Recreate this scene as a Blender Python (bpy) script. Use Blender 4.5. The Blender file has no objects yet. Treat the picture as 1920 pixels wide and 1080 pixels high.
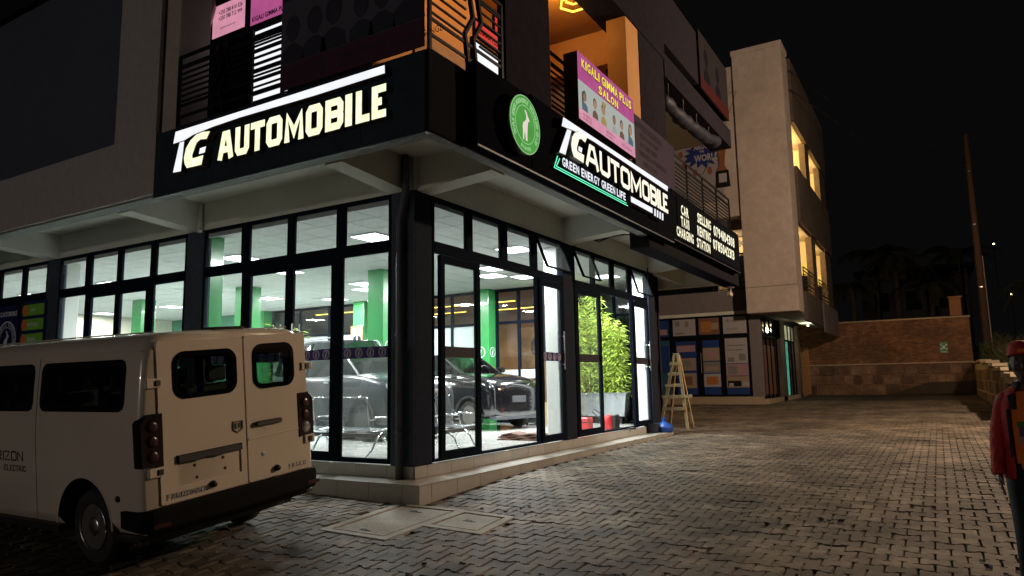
import bpy, bmesh, math, random
from math import sin, cos, pi, radians, sqrt, atan2
from mathutils import Vector, Matrix

random.seed(7)
SC = bpy.context.scene
COL = SC.collection

# ---------------------------------------------------------------- camera
cam_d = bpy.data.cameras.new("camera")
cam = bpy.data.objects.new("camera", cam_d)
COL.objects.link(cam)
SC.camera = cam
cam_d.sensor_width = 36.0
cam_d.lens = 36.0 * 1329.7 / 1920.0
cam_d.clip_start = 0.05
cam_d.clip_end = 2000.0
_p, _ro, _ya = 0.13265836, -0.01793848, -0.53595219
_f = Vector((sin(_ya) * cos(_p), cos(_ya) * cos(_p), sin(_p)))
_r = Vector((cos(_ya), -sin(_ya), 0.0))
_u = _r.cross(_f)
_r2 = _r * cos(_ro) + _u * sin(_ro)
_u2 = _r * (-sin(_ro)) + _u * cos(_ro)
_m = Matrix.Identity(4)
for _i in range(3):
    _m[_i][0] = _r2[_i]; _m[_i][1] = _u2[_i]; _m[_i][2] = -_f[_i]
_m.translation = Vector((6.53, -8.17, 1.60))
cam.matrix_world = _m

# ---------------------------------------------------------------- night sky
world = bpy.data.worlds.new("World")
SC.world = world
world.use_nodes = True
_nt = world.node_tree
_bg = _nt.nodes.get("Background") or _nt.nodes.new("ShaderNodeBackground")
_sky = _nt.nodes.new("ShaderNodeTexSky")
_sky.sky_type = 'NISHITA'
_sky.sun_disc = False
_sky.sun_elevation = radians(-3.0)
_sky.sun_rotation = radians(200.0)
_mixs = _nt.nodes.new("ShaderNodeMix"); _mixs.data_type = 'RGBA'
_mixs.inputs[0].default_value = 0.9
_mixs.inputs[7].default_value = (0.32, 0.30, 0.31, 1.0)
_nt.links.new(_sky.outputs[0], _mixs.inputs[6])
_nt.links.new(_mixs.outputs[2], _bg.inputs["Color"])
_bg.inputs["Strength"].default_value = 0.009

# faint moonlight, one sun lamp
_sd = bpy.data.lights.new("moon", 'SUN')
_sd.energy = 0.006; _sd.angle = radians(0.5); _sd.color = (0.8, 0.88, 1.0)
_so = bpy.data.objects.new("moon", _sd); COL.objects.link(_so)
_so.rotation_euler = (radians(50), 0, radians(30))

SC.view_settings.view_transform = 'Standard'
SC.view_settings.look = 'None'
SC.view_settings.exposure = 0.0
SC.view_settings.gamma = 1.0
SC.view_settings.use_curve_mapping = False
SC.render.engine = 'CYCLES'
SC.cycles.use_denoising = True
SC.cycles.max_bounces = 8
SC.cycles.transparent_max_bounces = 16
SC.cycles.sample_clamp_indirect = 4.0
SC.cycles.caustics_reflective = False
SC.cycles.caustics_refractive = False

# lamp strengths (tuned together)
PANEL_E = 6.0       # showroom ceiling panels
SIGN_E = 1.25         # sign letters

# ---------------------------------------------------------------- materials
def _new(name):
    m = bpy.data.materials.new(name); m.use_nodes = True
    nt = m.node_tree; nt.nodes.clear()
    out = nt.nodes.new("ShaderNodeOutputMaterial")
    return m, nt, out

def mat(name, col, rough=0.6, metal=0.0, var=0.12, scale=6.0, bump=0.0, bscale=None, coat=0.0,
        spec=0.5, objvar=0.0, tint=False, dirt=0.0, patch=0.0, streak=0.0):
    m, nt, out = _new(name)
    L = nt.links.new
    p = nt.nodes.new("ShaderNodeBsdfPrincipled")
    p.inputs["Roughness"].default_value = rough
    p.inputs["Metallic"].default_value = metal
    p.inputs["Specular IOR Level"].default_value = spec
    p.inputs["Coat Weight"].default_value = coat
    p.inputs["Coat Roughness"].default_value = 0.04
    tc = nt.nodes.new("ShaderNodeTexCoord")
    src = None
    if var > 0 or bump > 0 or dirt > 0:
        no = nt.nodes.new("ShaderNodeTexNoise"); no.inputs["Scale"].default_value = scale
        no.inputs["Detail"].default_value = 6.0; no.inputs["Roughness"].default_value = 0.65
        L(tc.outputs["Object"], no.inputs["Vector"])
        mr = nt.nodes.new("ShaderNodeMapRange")
        mr.inputs[1].default_value = 0.25; mr.inputs[2].default_value = 0.75
        mr.inputs[3].default_value = 1.0 - var; mr.inputs[4].default_value = 1.0 + var
        L(no.outputs["Fac"], mr.inputs[0]); src = mr.outputs[0]
    if objvar > 0:
        oi = nt.nodes.new("ShaderNodeObjectInfo")
        m2 = nt.nodes.new("ShaderNodeMapRange")
        m2.inputs[3].default_value = 1.0 - objvar; m2.inputs[4].default_value = 1.0 + objvar
        L(oi.outputs["Random"], m2.inputs[0])
        mm = nt.nodes.new("ShaderNodeMath"); mm.operation = 'MULTIPLY'
        if src: L(src, mm.inputs[0])
        else: mm.inputs[0].default_value = 1.0
        L(m2.outputs[0], mm.inputs[1]); src = mm.outputs[0]
    if tint:
        at = nt.nodes.new("ShaderNodeAttribute"); at.attribute_name = "tint"
        mm = nt.nodes.new("ShaderNodeMath"); mm.operation = 'MULTIPLY'
        if src: L(src, mm.inputs[0])
        else: mm.inputs[0].default_value = 1.0
        L(at.outputs["Fac"], mm.inputs[1]); src = mm.outputs[0]
    if dirt > 0:
        n3 = nt.nodes.new("ShaderNodeTexNoise"); n3.inputs["Scale"].default_value = scale * 0.13
        n3.inputs["Detail"].default_value = 5.0
        L(tc.outputs["Object"], n3.inputs["Vector"])
        m3 = nt.nodes.new("ShaderNodeMapRange"); m3.inputs[1].default_value = 0.4; m3.inputs[2].default_value = 0.65
        m3.inputs[3].default_value = 1.0 - dirt; m3.inputs[4].default_value = 1.0
        L(n3.outputs["Fac"], m3.inputs[0])
        mm = nt.nodes.new("ShaderNodeMath"); mm.operation = 'MULTIPLY'
        L(src, mm.inputs[0]); L(m3.outputs[0], mm.inputs[1]); src = mm.outputs[0]
    if patch > 0 or streak > 0:
        ge = nt.nodes.new("ShaderNodeNewGeometry")
        for amt, sc, lo, hi, st in (((patch, .55, .42, .62, 0), (patch * .6, 2.6, .45, .6, 0)) if patch > 0 else ((streak, 2.2, .45, .7, 1),)):
            mp = nt.nodes.new("ShaderNodeMapping"); mp.inputs["Scale"].default_value = (1, 1, .10 if st else 1)
            n4 = nt.nodes.new("ShaderNodeTexNoise"); n4.inputs["Scale"].default_value = sc; n4.inputs["Detail"].default_value = 7.0; n4.inputs["Roughness"].default_value = .7
            L(ge.outputs["Position"], mp.inputs[0]); L(mp.outputs[0], n4.inputs["Vector"])
            m4 = nt.nodes.new("ShaderNodeMapRange"); m4.inputs[1].default_value = lo; m4.inputs[2].default_value = hi
            m4.inputs[3].default_value = 1.0 - amt; m4.inputs[4].default_value = 1.0 + amt * .35
            L(n4.outputs["Fac"], m4.inputs[0])
            mm = nt.nodes.new("ShaderNodeMath"); mm.operation = 'MULTIPLY'
            if src: L(src, mm.inputs[0])
            else: mm.inputs[0].default_value = 1.0
            L(m4.outputs[0], mm.inputs[1]); src = mm.outputs[0]
    if src:
        vm = nt.nodes.new("ShaderNodeVectorMath"); vm.operation = 'SCALE'
        vm.inputs[0].default_value = col[:3]
        L(src, vm.inputs["Scale"]); L(vm.outputs[0], p.inputs["Base Color"])
    else:
        p.inputs["Base Color"].default_value = (*col[:3], 1)
    if bump > 0:
        nb = nt.nodes.new("ShaderNodeTexNoise"); nb.inputs["Scale"].default_value = bscale or scale * 6
        nb.inputs["Detail"].default_value = 5.0
        L(tc.outputs["Object"], nb.inputs["Vector"])
        bp = nt.nodes.new("ShaderNodeBump"); bp.inputs["Strength"].default_value = min(1.0, bump)
        bp.inputs["Distance"].default_value = 0.02
        L(nb.outputs["Fac"], bp.inputs["Height"]); L(bp.outputs[0], p.inputs["Normal"])
    L(p.outputs[0], out.inputs[0])
    return m

def emit(name, col, s, var=0.0, scale=8.0):
    m, nt, out = _new(name)
    e = nt.nodes.new("ShaderNodeEmission"); e.inputs[0].default_value = (*col, 1); e.inputs[1].default_value = s
    if var > 0:
        tc = nt.nodes.new("ShaderNodeTexCoord"); no = nt.nodes.new("ShaderNodeTexNoise")
        no.inputs["Scale"].default_value = scale
        nt.links.new(tc.outputs["Object"], no.inputs["Vector"])
        mr = nt.nodes.new("ShaderNodeMapRange"); mr.inputs[1].default_value = .3; mr.inputs[2].default_value = .7
        mr.inputs[3].default_value = s * (1 - var); mr.inputs[4].default_value = s * (1 + var)
        nt.links.new(no.outputs["Fac"], mr.inputs[0]); nt.links.new(mr.outputs[0], e.inputs[1])
    nt.links.new(e.outputs[0], out.inputs[0])
    return m

def glass(name, tint=(0.93, 0.96, 0.96), refl=1.0, dirt=0.05, rough=0.015):
    m, nt, out = _new(name)
    L = nt.links.new
    tr = nt.nodes.new("ShaderNodeBsdfTransparent"); tr.inputs[0].default_value = (*tint, 1)
    gl = nt.nodes.new("ShaderNodeBsdfGlossy"); gl.inputs["Roughness"].default_value = rough
    gl.inputs[0].default_value = (0.95, 0.97, 1, 1)
    fr = nt.nodes.new("ShaderNodeFresnel"); fr.inputs[0].default_value = 1.5
    mu = nt.nodes.new("ShaderNodeMath"); mu.operation = 'MULTIPLY'; mu.inputs[1].default_value = refl * 1.5
    mu.use_clamp = True
    L(fr.outputs[0], mu.inputs[0])
    mx = nt.nodes.new("ShaderNodeMixShader"); L(mu.outputs[0], mx.inputs[0]); L(tr.outputs[0], mx.inputs[1]); L(gl.outputs[0], mx.inputs[2])
    if dirt > 0:
        tc = nt.nodes.new("ShaderNodeTexCoord")
        mp = nt.nodes.new("ShaderNodeMapping"); mp.inputs["Scale"].default_value = (9, 9, 1.3)
        no = nt.nodes.new("ShaderNodeTexNoise"); no.inputs["Scale"].default_value = 1.6; no.inputs["Detail"].default_value = 8
        no.inputs["Roughness"].default_value = 0.7
        L(tc.outputs["Object"], mp.inputs[0]); L(mp.outputs[0], no.inputs["Vector"])
        mr = nt.nodes.new("ShaderNodeMapRange"); mr.inputs[1].default_value = .42; mr.inputs[2].default_value = .75
        mr.inputs[3].default_value = dirt * .35; mr.inputs[4].default_value = dirt * 1.8
        L(no.outputs["Fac"], mr.inputs[0])
        tl = nt.nodes.new("ShaderNodeBsdfTranslucent"); tl.inputs[0].default_value = (.85, .92, .92, 1)
        df = nt.nodes.new("ShaderNodeBsdfDiffuse"); df.inputs[0].default_value = (.8, .86, .86, 1)
        m0 = nt.nodes.new("ShaderNodeMixShader"); m0.inputs[0].default_value = .5
        L(tl.outputs[0], m0.inputs[1]); L(df.outputs[0], m0.inputs[2])
        m2 = nt.nodes.new("ShaderNodeMixShader"); L(mr.outputs[0], m2.inputs[0]); L(mx.outputs[0], m2.inputs[1]); L(m0.outputs[0], m2.inputs[2])
        mx = m2
    L(mx.outputs[0], out.inputs[0])
    return m

M = dict(
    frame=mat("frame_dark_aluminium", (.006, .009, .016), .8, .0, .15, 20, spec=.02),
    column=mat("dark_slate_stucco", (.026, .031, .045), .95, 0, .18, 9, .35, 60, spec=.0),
    colpipe=mat("grey_pipe", (.055, .062, .078), .5, 0, .15, 14),
    fascia=mat("black_panel_hazed", (.030, .044, .058), .7, .0, .2, 5, spec=.1),  # bluish lens haze put into the black panel's colour
    fascia2=mat("black_sign_box", (.007, .008, .011), .85, .0, .2, 5, spec=.0),
    beam=mat("charcoal_painted_beam", (.016, .016, .020), .95, 0, .15, 6, .2, 50, spec=.0),
    slabdark=mat("dark_painted_render", (.44, .41, .39), .9, 0, .12, 7, .3, 70),
    stipple=mat("rough_grey_concrete", (.23, .24, .24), .9, 0, .30, 26, 1.0, 38),
    soffit=mat("cream_soffit", (.62, .63, .57), .8, 0, .07, 2.0, .15, 40, dirt=.12),
    ctile=mat("ceiling_tile", (.54, .57, .57), .8, 0, .05, 9, objvar=.04),
    ccore=mat("ceiling_grid", (.40, .43, .42), .6, 0, .05, 4),
    tile=mat("grey_step_tile", (.40, .39, .36), .34, 0, .10, 5, .05, 30, objvar=.10),
    tiletop=mat("grey_step_top", (.42, .41, .38), .22, 0, .12, 5, objvar=.06),
    grout=mat("grout", (.10, .095, .09), .9),
    floor=mat("white_floor_tile", (.62, .63, .61), .10, 0, .06, 3, objvar=.05, coat=.2),
    white=mat("white_wall_paint", (.82, .84, .81), .7, 0, .05, 3),
    cream=mat("cream_wall_paint", (.62, .58, .48), .8, 0, .06, 3),
    green=mat("green_gloss_paint", (.035, .25, .07), .25, 0, .08, 4, coat=.3),
    greend=mat("dark_green_wall", (.05, .22, .13), .5, 0, .12, 5),
    wood=mat("brown_wood", (.30, .15, .06), .5, 0, .25, 9),
    orange=mat("orange_lit_wall", (.55, .26, .07), .7, 0, .1, 3),  # orange lamp light put into the colour of walls, beam and ceiling
    brownc=mat("brown_ceiling", (.50, .30, .15), .7, 0, .08, 3),
    stucco=mat("weathered_stucco", (.52, .44, .39), .95, 0, .10, 3, .5, 60, patch=.10),
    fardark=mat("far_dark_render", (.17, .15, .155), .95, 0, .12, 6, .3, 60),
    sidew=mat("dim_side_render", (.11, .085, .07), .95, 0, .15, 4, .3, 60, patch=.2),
    column_lit=mat("slate_stucco_lit_front", (.060, .074, .100), .95, 0, .18, 9, .35, 60, spec=.0),  # same slate stucco brightened, front light put into its colour
    upwall=mat("dark_upper_stucco", (.024, .022, .028), .95, 0, .2, 6, .4, 55, spec=.0),
    rail=mat("black_steel_rail", (.012, .012, .015), .45, .4, .1, 10),
    chrome=mat("chrome", (.75, .76, .78), .12, 1.0, 0, 5),
    steel=mat("brushed_steel", (.55, .57, .60), .3, 1.0, .1, 12),
    blackp=mat("black_plastic", (.012, .012, .013), .5, 0, .15, 12),
    rubber=mat("tyre_rubber", (.018, .018, .018), .8, 0, .2, 20, .2, 60),
    paintw=mat("white_van_paint", (.72, .63, .52), .24, 0, .05, 1.2, coat=.5, dirt=.10),
    paintk=mat("black_car_paint", (.006, .006, .008), .16, 0, .1, 3, coat=1.0),
    paintb=mat("slate_blue_car_paint", (.008, .012, .020), .35, .0, .1, 3, coat=.25),
    dglass=mat("dark_tinted_glass", (.004, .005, .006), .04, 0, 0, 5, coat=1.0),
    cglass=glass("car_glass", (.30, .36, .36), 1.0, .0),
    glass=glass("window_glass", dirt=.03),
    vglass=glass("van_tinted_glass", (.40, .48, .45), 1.0, .0),
    glassA=glass("streaked_window_glass", dirt=.032),
    fglass=mat("frosted_glass", (.42, .48, .48), .5, 0, .05, 4),
    tailred=mat("tail_lamp_red", (.030, .003, .003), .3, 0, .1, 10, coat=.15),
    taildark=mat("tail_lamp_smoked", (.008, .004, .006), .22, 0, .1, 10, coat=.4),
    lens=mat("clear_lamp_lens", (.55, .57, .60), .12, .6, .1, 14, coat=1.0),
    perf=None,
    planter=mat("galvanised_planter", (.42, .46, .50), .28, .85, .20, 3, .15, 12),
    leaf=mat("bamboo_leaf", (.22, .31, .035), .55, 0, .30, 8, objvar=.2, tint=True),
    stem=mat("bamboo_stem", (.24, .30, .06), .5, 0, .2, 6),
    timber=mat("weathered_timber", (.40, .30, .15), .8, 0, .30, 9, .4, 30, objvar=.2),
    blue=mat("blue_plastic", (.015, .07, .32), .35, 0, .1, 8),
    red=mat("red_plastic", (.42, .012, .018), .4, 0, .1, 8),
    cloth=mat("brown_cloth", (.11, .055, .04), .9, 0, .3, 12, .5, 40),
    card=mat("cardboard", (.48, .36, .20), .8, 0, .1, 6),
    concrete=mat("pale_cast_concrete", (.42, .40, .35), .85, 0, .22, 11, .6, 45, dirt=.25),
    brick=mat("red_brick", (.30, .14, .07), .9, 0, .2, 30, .3, 80, objvar=.28, tint=False),
    brickm=mat("red_brick_far", (.30, .14, .068), .9, 0, .2, 30, .3, 80, tint=True, patch=.5),
    mortar=mat("mortar", (.20, .11, .065), .95, 0, .15, 12),
    stone=mat("rubble_stone", (.22, .13, .085), .9, 0, .35, 14, .5, 40, objvar=.45, patch=.4),
    stonem=mat("rubble_joint", (.11, .07, .05), .95, 0, .2, 10),
    cap=mat("wall_coping", (.36, .29, .20), .9, 0, .15, 10),
    paver=mat("concrete_paver", (.190, .152, .112), .70, 0, .30, 34, .6, 90, objvar=.28, patch=.5, spec=.28),
    paverm=mat("concrete_paver_far", (.190, .152, .112), .70, 0, .30, 34, .6, 90, tint=True, patch=.5, spec=.28),
    sand=mat("joint_sand", (.026, .020, .015), .95, 0, .3, 20),
    earth=mat("dark_soil", (.045, .032, .02), .95, 0, .3, 3, .3, 20),
    grass=mat("night_grass", (.05, .055, .018), .9, 0, .35, 9, tint=True),
    palm=mat("palm_leaf", (.010, .014, .006), .7, 0, .3, 5, tint=True),
    bark=mat("palm_bark", (.13, .075, .045), .9, 0, .25, 14, .6, 30),
    skin=mat("dark_skin", (.060, .028, .018), .62, 0, .08, 12),
    jacket=mat("red_jacket", (.42, .022, .020), .75, 0, .25, 10, .4, 40),
    jdark=mat("dark_jacket_panel", (.012, .012, .018), .8, 0, .15, 10),
    shirt=mat("orange_shirt", (.75, .17, .02), .8, 0, .12, 8),
    jeans=mat("black_trousers", (.010, .010, .012), .85, 0, .2, 12),
    open_dark=mat("dark_opening_hazed", (.075, .092, .125), .6, 0, .1, 3),  # dark of an unlit opening plus lens haze, put into one colour
    bumper=mat("matt_bumper_plastic", (.008, .008, .009), .85, 0, .2, 12, spec=.1),
    palmbark=mat("dark_palm_bark", (.030, .018, .012), .95, 0, .3, 14, .5, 30),
    rimsteel=mat("dull_wheel_steel", (.16, .15, .14), .5, .6, .2, 12),
    tarp=mat("dark_blue_tarp", (.012, .014, .028), .6, 0, .3, 5, .4, 12),
    panelE=emit("led_panel_light", (.93, .98, 1.0), PANEL_E),
    signside=mat("sign_letter_side", (.10, .065, .05), .4, 0, .1, 8),  # brown of reflected sign light put into the side colour
    signW=emit("sign_white_light", (.90, .92, 1.0), SIGN_E * .85, .06, 3),
    signY=emit("sign_warm_light", (.95, 1.0, .62), SIGN_E * .95, .18, 9),
    signC=emit("sign_cream_light", (1.0, .93, .74), SIGN_E * .95, .1, 9),
    signR=emit("sign_led_text_light", (1.0, .93, .66), SIGN_E * 1.0, .1, 9),
    neong=emit("green_neon", (.12, .75, .42), 1.6),
    logoG=emit("green_backlit_face", (.10, .42, .07), .75, .12, 4),
    logoW=emit("pale_backlit_print", (.95, .78, .72), .85),
    logoT=emit("pale_green_backlit_print", (.45, .80, .40), .75),
    pinkE=emit("pink_lightbox", (.46, .09, .26), .9, .12, 2.5),
    pinkL=emit("pale_pink_lightbox", (.72, .30, .42), .9, .12, 3),
    greyE=emit("pale_lightbox_print", (.52, .55, .50), .75),
    yelE=emit("yellow_lightbox_print", (1.0, .85, .06), .95),
    led=emit("yellow_led_strip", (1.0, .62, .08), 5.0),
    oled=emit("orange_lamp_tube", (1.0, .50, .05), 3.5),
    warmwin=emit("warm_lit_glass", (.9, .92, .95), 1.1),
    wbulb=emit("warm_bulb", (1.0, .72, .35), 12.0),
    tealE=emit("teal_lit_interior", (.10, .45, .32), .55, .45, 4),  # glowing pane stands for the lit interior behind it
    exitE=mat("sign_green", (.03, .22, .08), .5),
)
def perforated():
    m, nt, out = _new("perforated_steel")
    tr = nt.nodes.new("ShaderNodeBsdfTransparent"); tr.inputs[0].default_value = (.85, .88, .9, 1)
    p = nt.nodes.new("ShaderNodeBsdfPrincipled"); p.inputs["Base Color"].default_value = (.14, .15, .16, 1); p.inputs["Metallic"].default_value = .9; p.inputs["Roughness"].default_value = .38
    mx = nt.nodes.new("ShaderNodeMixShader"); mx.inputs[0].default_value = .34
    nt.links.new(tr.outputs[0], mx.inputs[1]); nt.links.new(p.outputs[0], mx.inputs[2]); nt.links.new(mx.outputs[0], out.inputs[0])
    return m
M['perf'] = perforated()
def flat(name, col, rough=.6, var=.04):
    return mat(name, col, rough, 0, var, 5, spec=.12)
PR = dict(
    purple=flat("purple_glass_band", (.060, .045, .200)), purpled=flat("band_back", (.040, .036, .045)),
    bwhite=flat("white_print", (.70, .72, .80)), navy=flat("navy_poster", (.012, .018, .085)),
    pgreen=flat("green_pill", (.20, .50, .05)), porange=flat("orange_dot", (.75, .20, .04)),
    ink=flat("black_ink", (.012, .012, .014)), greyink=flat("grey_ink", (.20, .20, .20)),
    dkban=flat("dark_banner", (.060, .050, .075)), dkban2=flat("dark_banner_photo", (.10, .10, .125)),
    dkban3=flat("dark_banner_figure", (.045, .045, .06)), dkpink=flat("dim_pink_banner", (.09, .035, .06)),
    pnote=flat("notary_banner", (.030, .021, .042)), pnink=flat("notary_ink", (.008, .007, .014)),
    pinkm=flat("magenta_print", (.45, .06, .22)), reddk=flat("red_poster", (.55, .06, .04)),
    skinp=flat("print_skin", (.32, .17, .10)), blonde=flat("print_tan", (.42, .32, .18)),
    bluep=flat("poster_blue", (.02, .05, .20)), tealp=flat("poster_teal", (.03, .10, .16)),
    paper=flat("poster_paper", (.36, .34, .36)), beige=flat("poster_beige", (.30, .24, .17)),
    food=flat("poster_food", (.38, .16, .05)), brownp=flat("poster_brown", (.18, .10, .07)),
    ubn=flat("dim_upper_banner", (.022, .020, .022)), ubr=flat("dim_red_border", (.05, .010, .010)),
    mural=flat("mural_white", (.30, .27, .28)), muralb=flat("mural_blue", (.02, .035, .16)),
    gold=flat("trophy_brown", (.24, .10, .05)), pinkp=flat("poster_pink", (.35, .22, .25)),
)

# ---------------------------------------------------------------- mesh helpers
class MB:
    def __init__(s): s.v = []; s.f = []; s.m = []; s.mats = []
    def mi(s, m):
        if m is None: return 0
        if m not in s.mats: s.mats.append(m)
        return s.mats.index(m)
    def add(s, vs, fs, m=None, T=None):
        b = len(s.v); k = s.mi(m)
        if T is not None: vs = [T @ Vector(v) if isinstance(T, Matrix) else T(*v) for v in vs]
        s.v += [tuple(v) for v in vs]
        s.f += [tuple(b + i for i in f) for f in fs]; s.m += [k] * len(fs)
        return s
    def box(s, x0, x1, y0, y1, z0, z1, m=None, T=None):
        vs = [(x, y, z) for z in (z0, z1) for y in (y0, y1) for x in (x0, x1)]
        return s.add(vs, [(0, 2, 3, 1), (4, 5, 7, 6), (0, 1, 5, 4), (2, 6, 7, 3), (0, 4, 6, 2), (1, 3, 7, 5)], m, T)
    def bbox(s, x0, x1, y0, y1, z0, z1, b=.01, m=None, T=None):
        # chamfered box
        vs = []; 
        for sx, xa in ((-1, x0), (1, x1)):
            for sy, ya in ((-1, y0), (1, y1)):
                for sz, za in ((-1, z0), (1, z1)):
                    vs += [(xa, ya - sy * b, za - sz * b), (xa - sx * b, ya, za - sz * b), (xa - sx * b, ya - sy * b, za)]
        def I(i, j, k, a): return ((i * 2 + j) * 2 + k) * 3 + a
        fs = []
        for i in (0, 1): fs.append((I(i, 0, 0, 0), I(i, 1, 0, 0), I(i, 1, 1, 0), I(i, 0, 1, 0)))
        for j in (0, 1): fs.append((I(0, j, 0, 1), I(1, j, 0, 1), I(1, j, 1, 1), I(0, j, 1, 1)))
        for k in (0, 1): fs.append((I(0, 0, k, 2), I(1, 0, k, 2), I(1, 1, k, 2), I(0, 1, k, 2)))
        for i in (0, 1):
            for j in (0, 1): fs.append((I(i, j, 0, 0), I(i, j, 1, 0), I(i, j, 1, 1), I(i, j, 0, 1)))
            for k in (0, 1): fs.append((I(i, 0, k, 0), I(i, 1, k, 0), I(i, 1, k, 2), I(i, 0, k, 2)))
        for j in (0, 1):
            for k in (0, 1): fs.append((I(0, j, k, 1), I(1, j, k, 1), I(1, j, k, 2), I(0, j, k, 2)))
        for i in (0, 1):
            for j in (0, 1):
                for k in (0, 1): fs.append((I(i, j, k, 0), I(i, j, k, 1), I(i, j, k, 2)))
        return s.add(vs, fs, m, T)
    def prism(s, poly, w0, w1, T=None, m=None, bev=0.0, back=True):
        # poly in (u,v); w is depth
        n = len(poly); vs = [(u, v, w0) for u, v in poly]
        fs = []
        if bev > 0:
            inn = offset_poly(poly, -bev); sg = 1 if w1 > w0 else -1
            vs += [(u, v, w1 - sg * bev) for u, v in poly] + [(u, v, w1) for u, v in inn]
            for i in range(n):
                j = (i + 1) % n
                fs += [(i, j, n + j, n + i), (n + i, n + j, 2 * n + j, 2 * n + i)]
            fs.append(tuple(range(2 * n, 3 * n)))
        else:
            vs += [(u, v, w1) for u, v in poly]
            for i in range(n):
                j = (i + 1) % n; fs.append((i, j, n + j, n + i))
            fs.append(tuple(range(n, 2 * n)))
        if back: fs.append(tuple(reversed(range(n))))
        return s.add(vs, fs, m, T)
    def tube(s, pts, r, n=8, m=None, T=None, caps=True):
        pts = [Vector(p) for p in pts]; vs = []; fs = []
        rs = r if isinstance(r, (list, tuple)) else [r] * len(pts)
        prev = None
        for i, p in enumerate(pts):
            d = (pts[min(i + 1, len(pts) - 1)] - pts[max(i - 1, 0)]).normalized()
            if prev is None:
                a = d.orthogonal().normalized()
            else:
                a = (prev - d * prev.dot(d)).normalized()
            prev = a; b = d.cross(a)
            for k in range(n):
                t = 2 * pi * k / n
                vs.append(p + (a * cos(t) + b * sin(t)) * rs[i])
        for i in range(len(pts) - 1):
            for k in range(n):
                k2 = (k + 1) % n
                fs.append((i * n + k, i * n + k2, (i + 1) * n + k2, (i + 1) * n + k))
        if caps:
            fs.append(tuple(reversed(range(n)))); fs.append(tuple(range((len(pts) - 1) * n, len(pts) * n)))
        return s.add([tuple(v) for v in vs], fs, m, T)
    def lathe(s, prof, n=24, m=None, T=None):
        # prof list of (r, h); axis = local z
        vs = []; fs = []
        for r, h in prof:
            for k in range(n):
                t = 2 * pi * k / n; vs.append((r * cos(t), r * sin(t), h))
        for i in range(len(prof) - 1):
            for k in range(n):
                k2 = (k + 1) % n
                fs.append((i * n + k, i * n + k2, (i + 1) * n + k2, (i + 1) * n + k))
        fs.append(tuple(reversed(range(n)))); fs.append(tuple(range((len(prof) - 1) * n, len(prof) * n)))
        return s.add(vs, fs, m, T)
    def loft(s, rings, m=None, T=None, caps=True):
        n = len(rings[0]); vs = [p for r in rings for p in r]; fs = []
        for i in range(len(rings) - 1):
            for k in range(n):
                k2 = (k + 1) % n
                fs.append((i * n + k, i * n + k2, (i + 1) * n + k2, (i + 1) * n + k))
        if caps:
            fs.append(tuple(reversed(range(n)))); fs.append(tuple(range((len(rings) - 1) * n, len(rings) * n)))
        return s.add(vs, fs, m, T)
    def build(s, name, m=None, parent=None, smooth=False, norm=True, kind=None, origin=None):
        if origin is not None:
            s.v = [(x - origin[0], y - origin[1], z - origin[2]) for x, y, z in s.v]
        me = bpy.data.meshes.new(name)
        me.from_pydata(s.v, [], s.f)
        if norm:
            bm = bmesh.new(); bm.from_mesh(me); bmesh.ops.recalc_face_normals(bm, faces=bm.faces); bm.to_mesh(me); bm.free()
        if s.mats:
            for mm in s.mats: me.materials.append(mm)
            me.polygons.foreach_set("material_index", s.m)
        elif m is not None: me.materials.append(m)
        if smooth:
            me.polygons.foreach_set("use_smooth", [True] * len(me.polygons))
        me.update()
        o = bpy.data.objects.new(name, me); COL.objects.link(o)
        if origin is not None: o.location = origin
        if parent is not None: o.parent = parent
        if kind: o["kind"] = kind
        return o

def auto_smooth(o, ang=35):
    me = o.data
    me.polygons.foreach_set("use_smooth", [True] * len(me.polygons))
    try: me.set_sharp_from_angle(angle=radians(ang))
    except Exception: pass
    return o

def offset_poly(poly, d):
    # positive d grows a polygon (works for either winding)
    n = len(poly); A = sum(poly[i][0] * poly[(i + 1) % n][1] - poly[(i + 1) % n][0] * poly[i][1] for i in range(n))
    sg = 1 if A > 0 else -1; out = []
    for i in range(n):
        p0 = Vector(poly[i - 1]); p1 = Vector(poly[i]); p2 = Vector(poly[(i + 1) % n])
        a = (p1 - p0); b = (p2 - p1)
        if a.length < 1e-9 or b.length < 1e-9: out.append(poly[i]); continue
        a.normalize(); b.normalize()
        na = Vector((a.y, -a.x)) * sg; nb = Vector((b.y, -b.x)) * sg
        k = na + nb
        if k.length < 1e-6: k = na
        k = k / max(.35, k.dot(k) / 2)
        out.append(tuple(p1 + k * d))
    return out

def rrect(x0, x1, y0, y1, r, n=4):
    out = []
    for cx, cy, a0 in ((x1 - r, y0 + r, -90), (x1 - r, y1 - r, 0), (x0 + r, y1 - r, 90), (x0 + r, y0 + r, 180)):
        for i in range(n + 1):
            t = radians(a0 + 90 * i / n); out.append((cx + r * cos(t), cy + r * sin(t)))
    return out
def circ(cx, cy, r, n=20, ry=None):
    return [(cx + r * cos(2 * pi * i / n), cy + (ry or r) * sin(2 * pi * i / n)) for i in range(n)]

def thing(name, label, cat, loc=(0, 0, 0), rotz=0.0, group=None):
    o = bpy.data.objects.new(name, None); COL.objects.link(o)
    o.location = loc; o.rotation_euler = (0, 0, rotz); o.empty_display_size = .2
    o["label"] = label; o["category"] = cat
    if group: o["group"] = group
    return o
def tag(o, label, cat, group=None):
    o["label"] = label; o["category"] = cat
    if group: o["group"] = group
    return o
def copy_tree(o, parent=None):
    c = o.copy(); COL.objects.link(c)
    if parent is not None: c.parent = parent
    for ch in list(o.children): copy_tree(ch, c)
    return c

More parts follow.
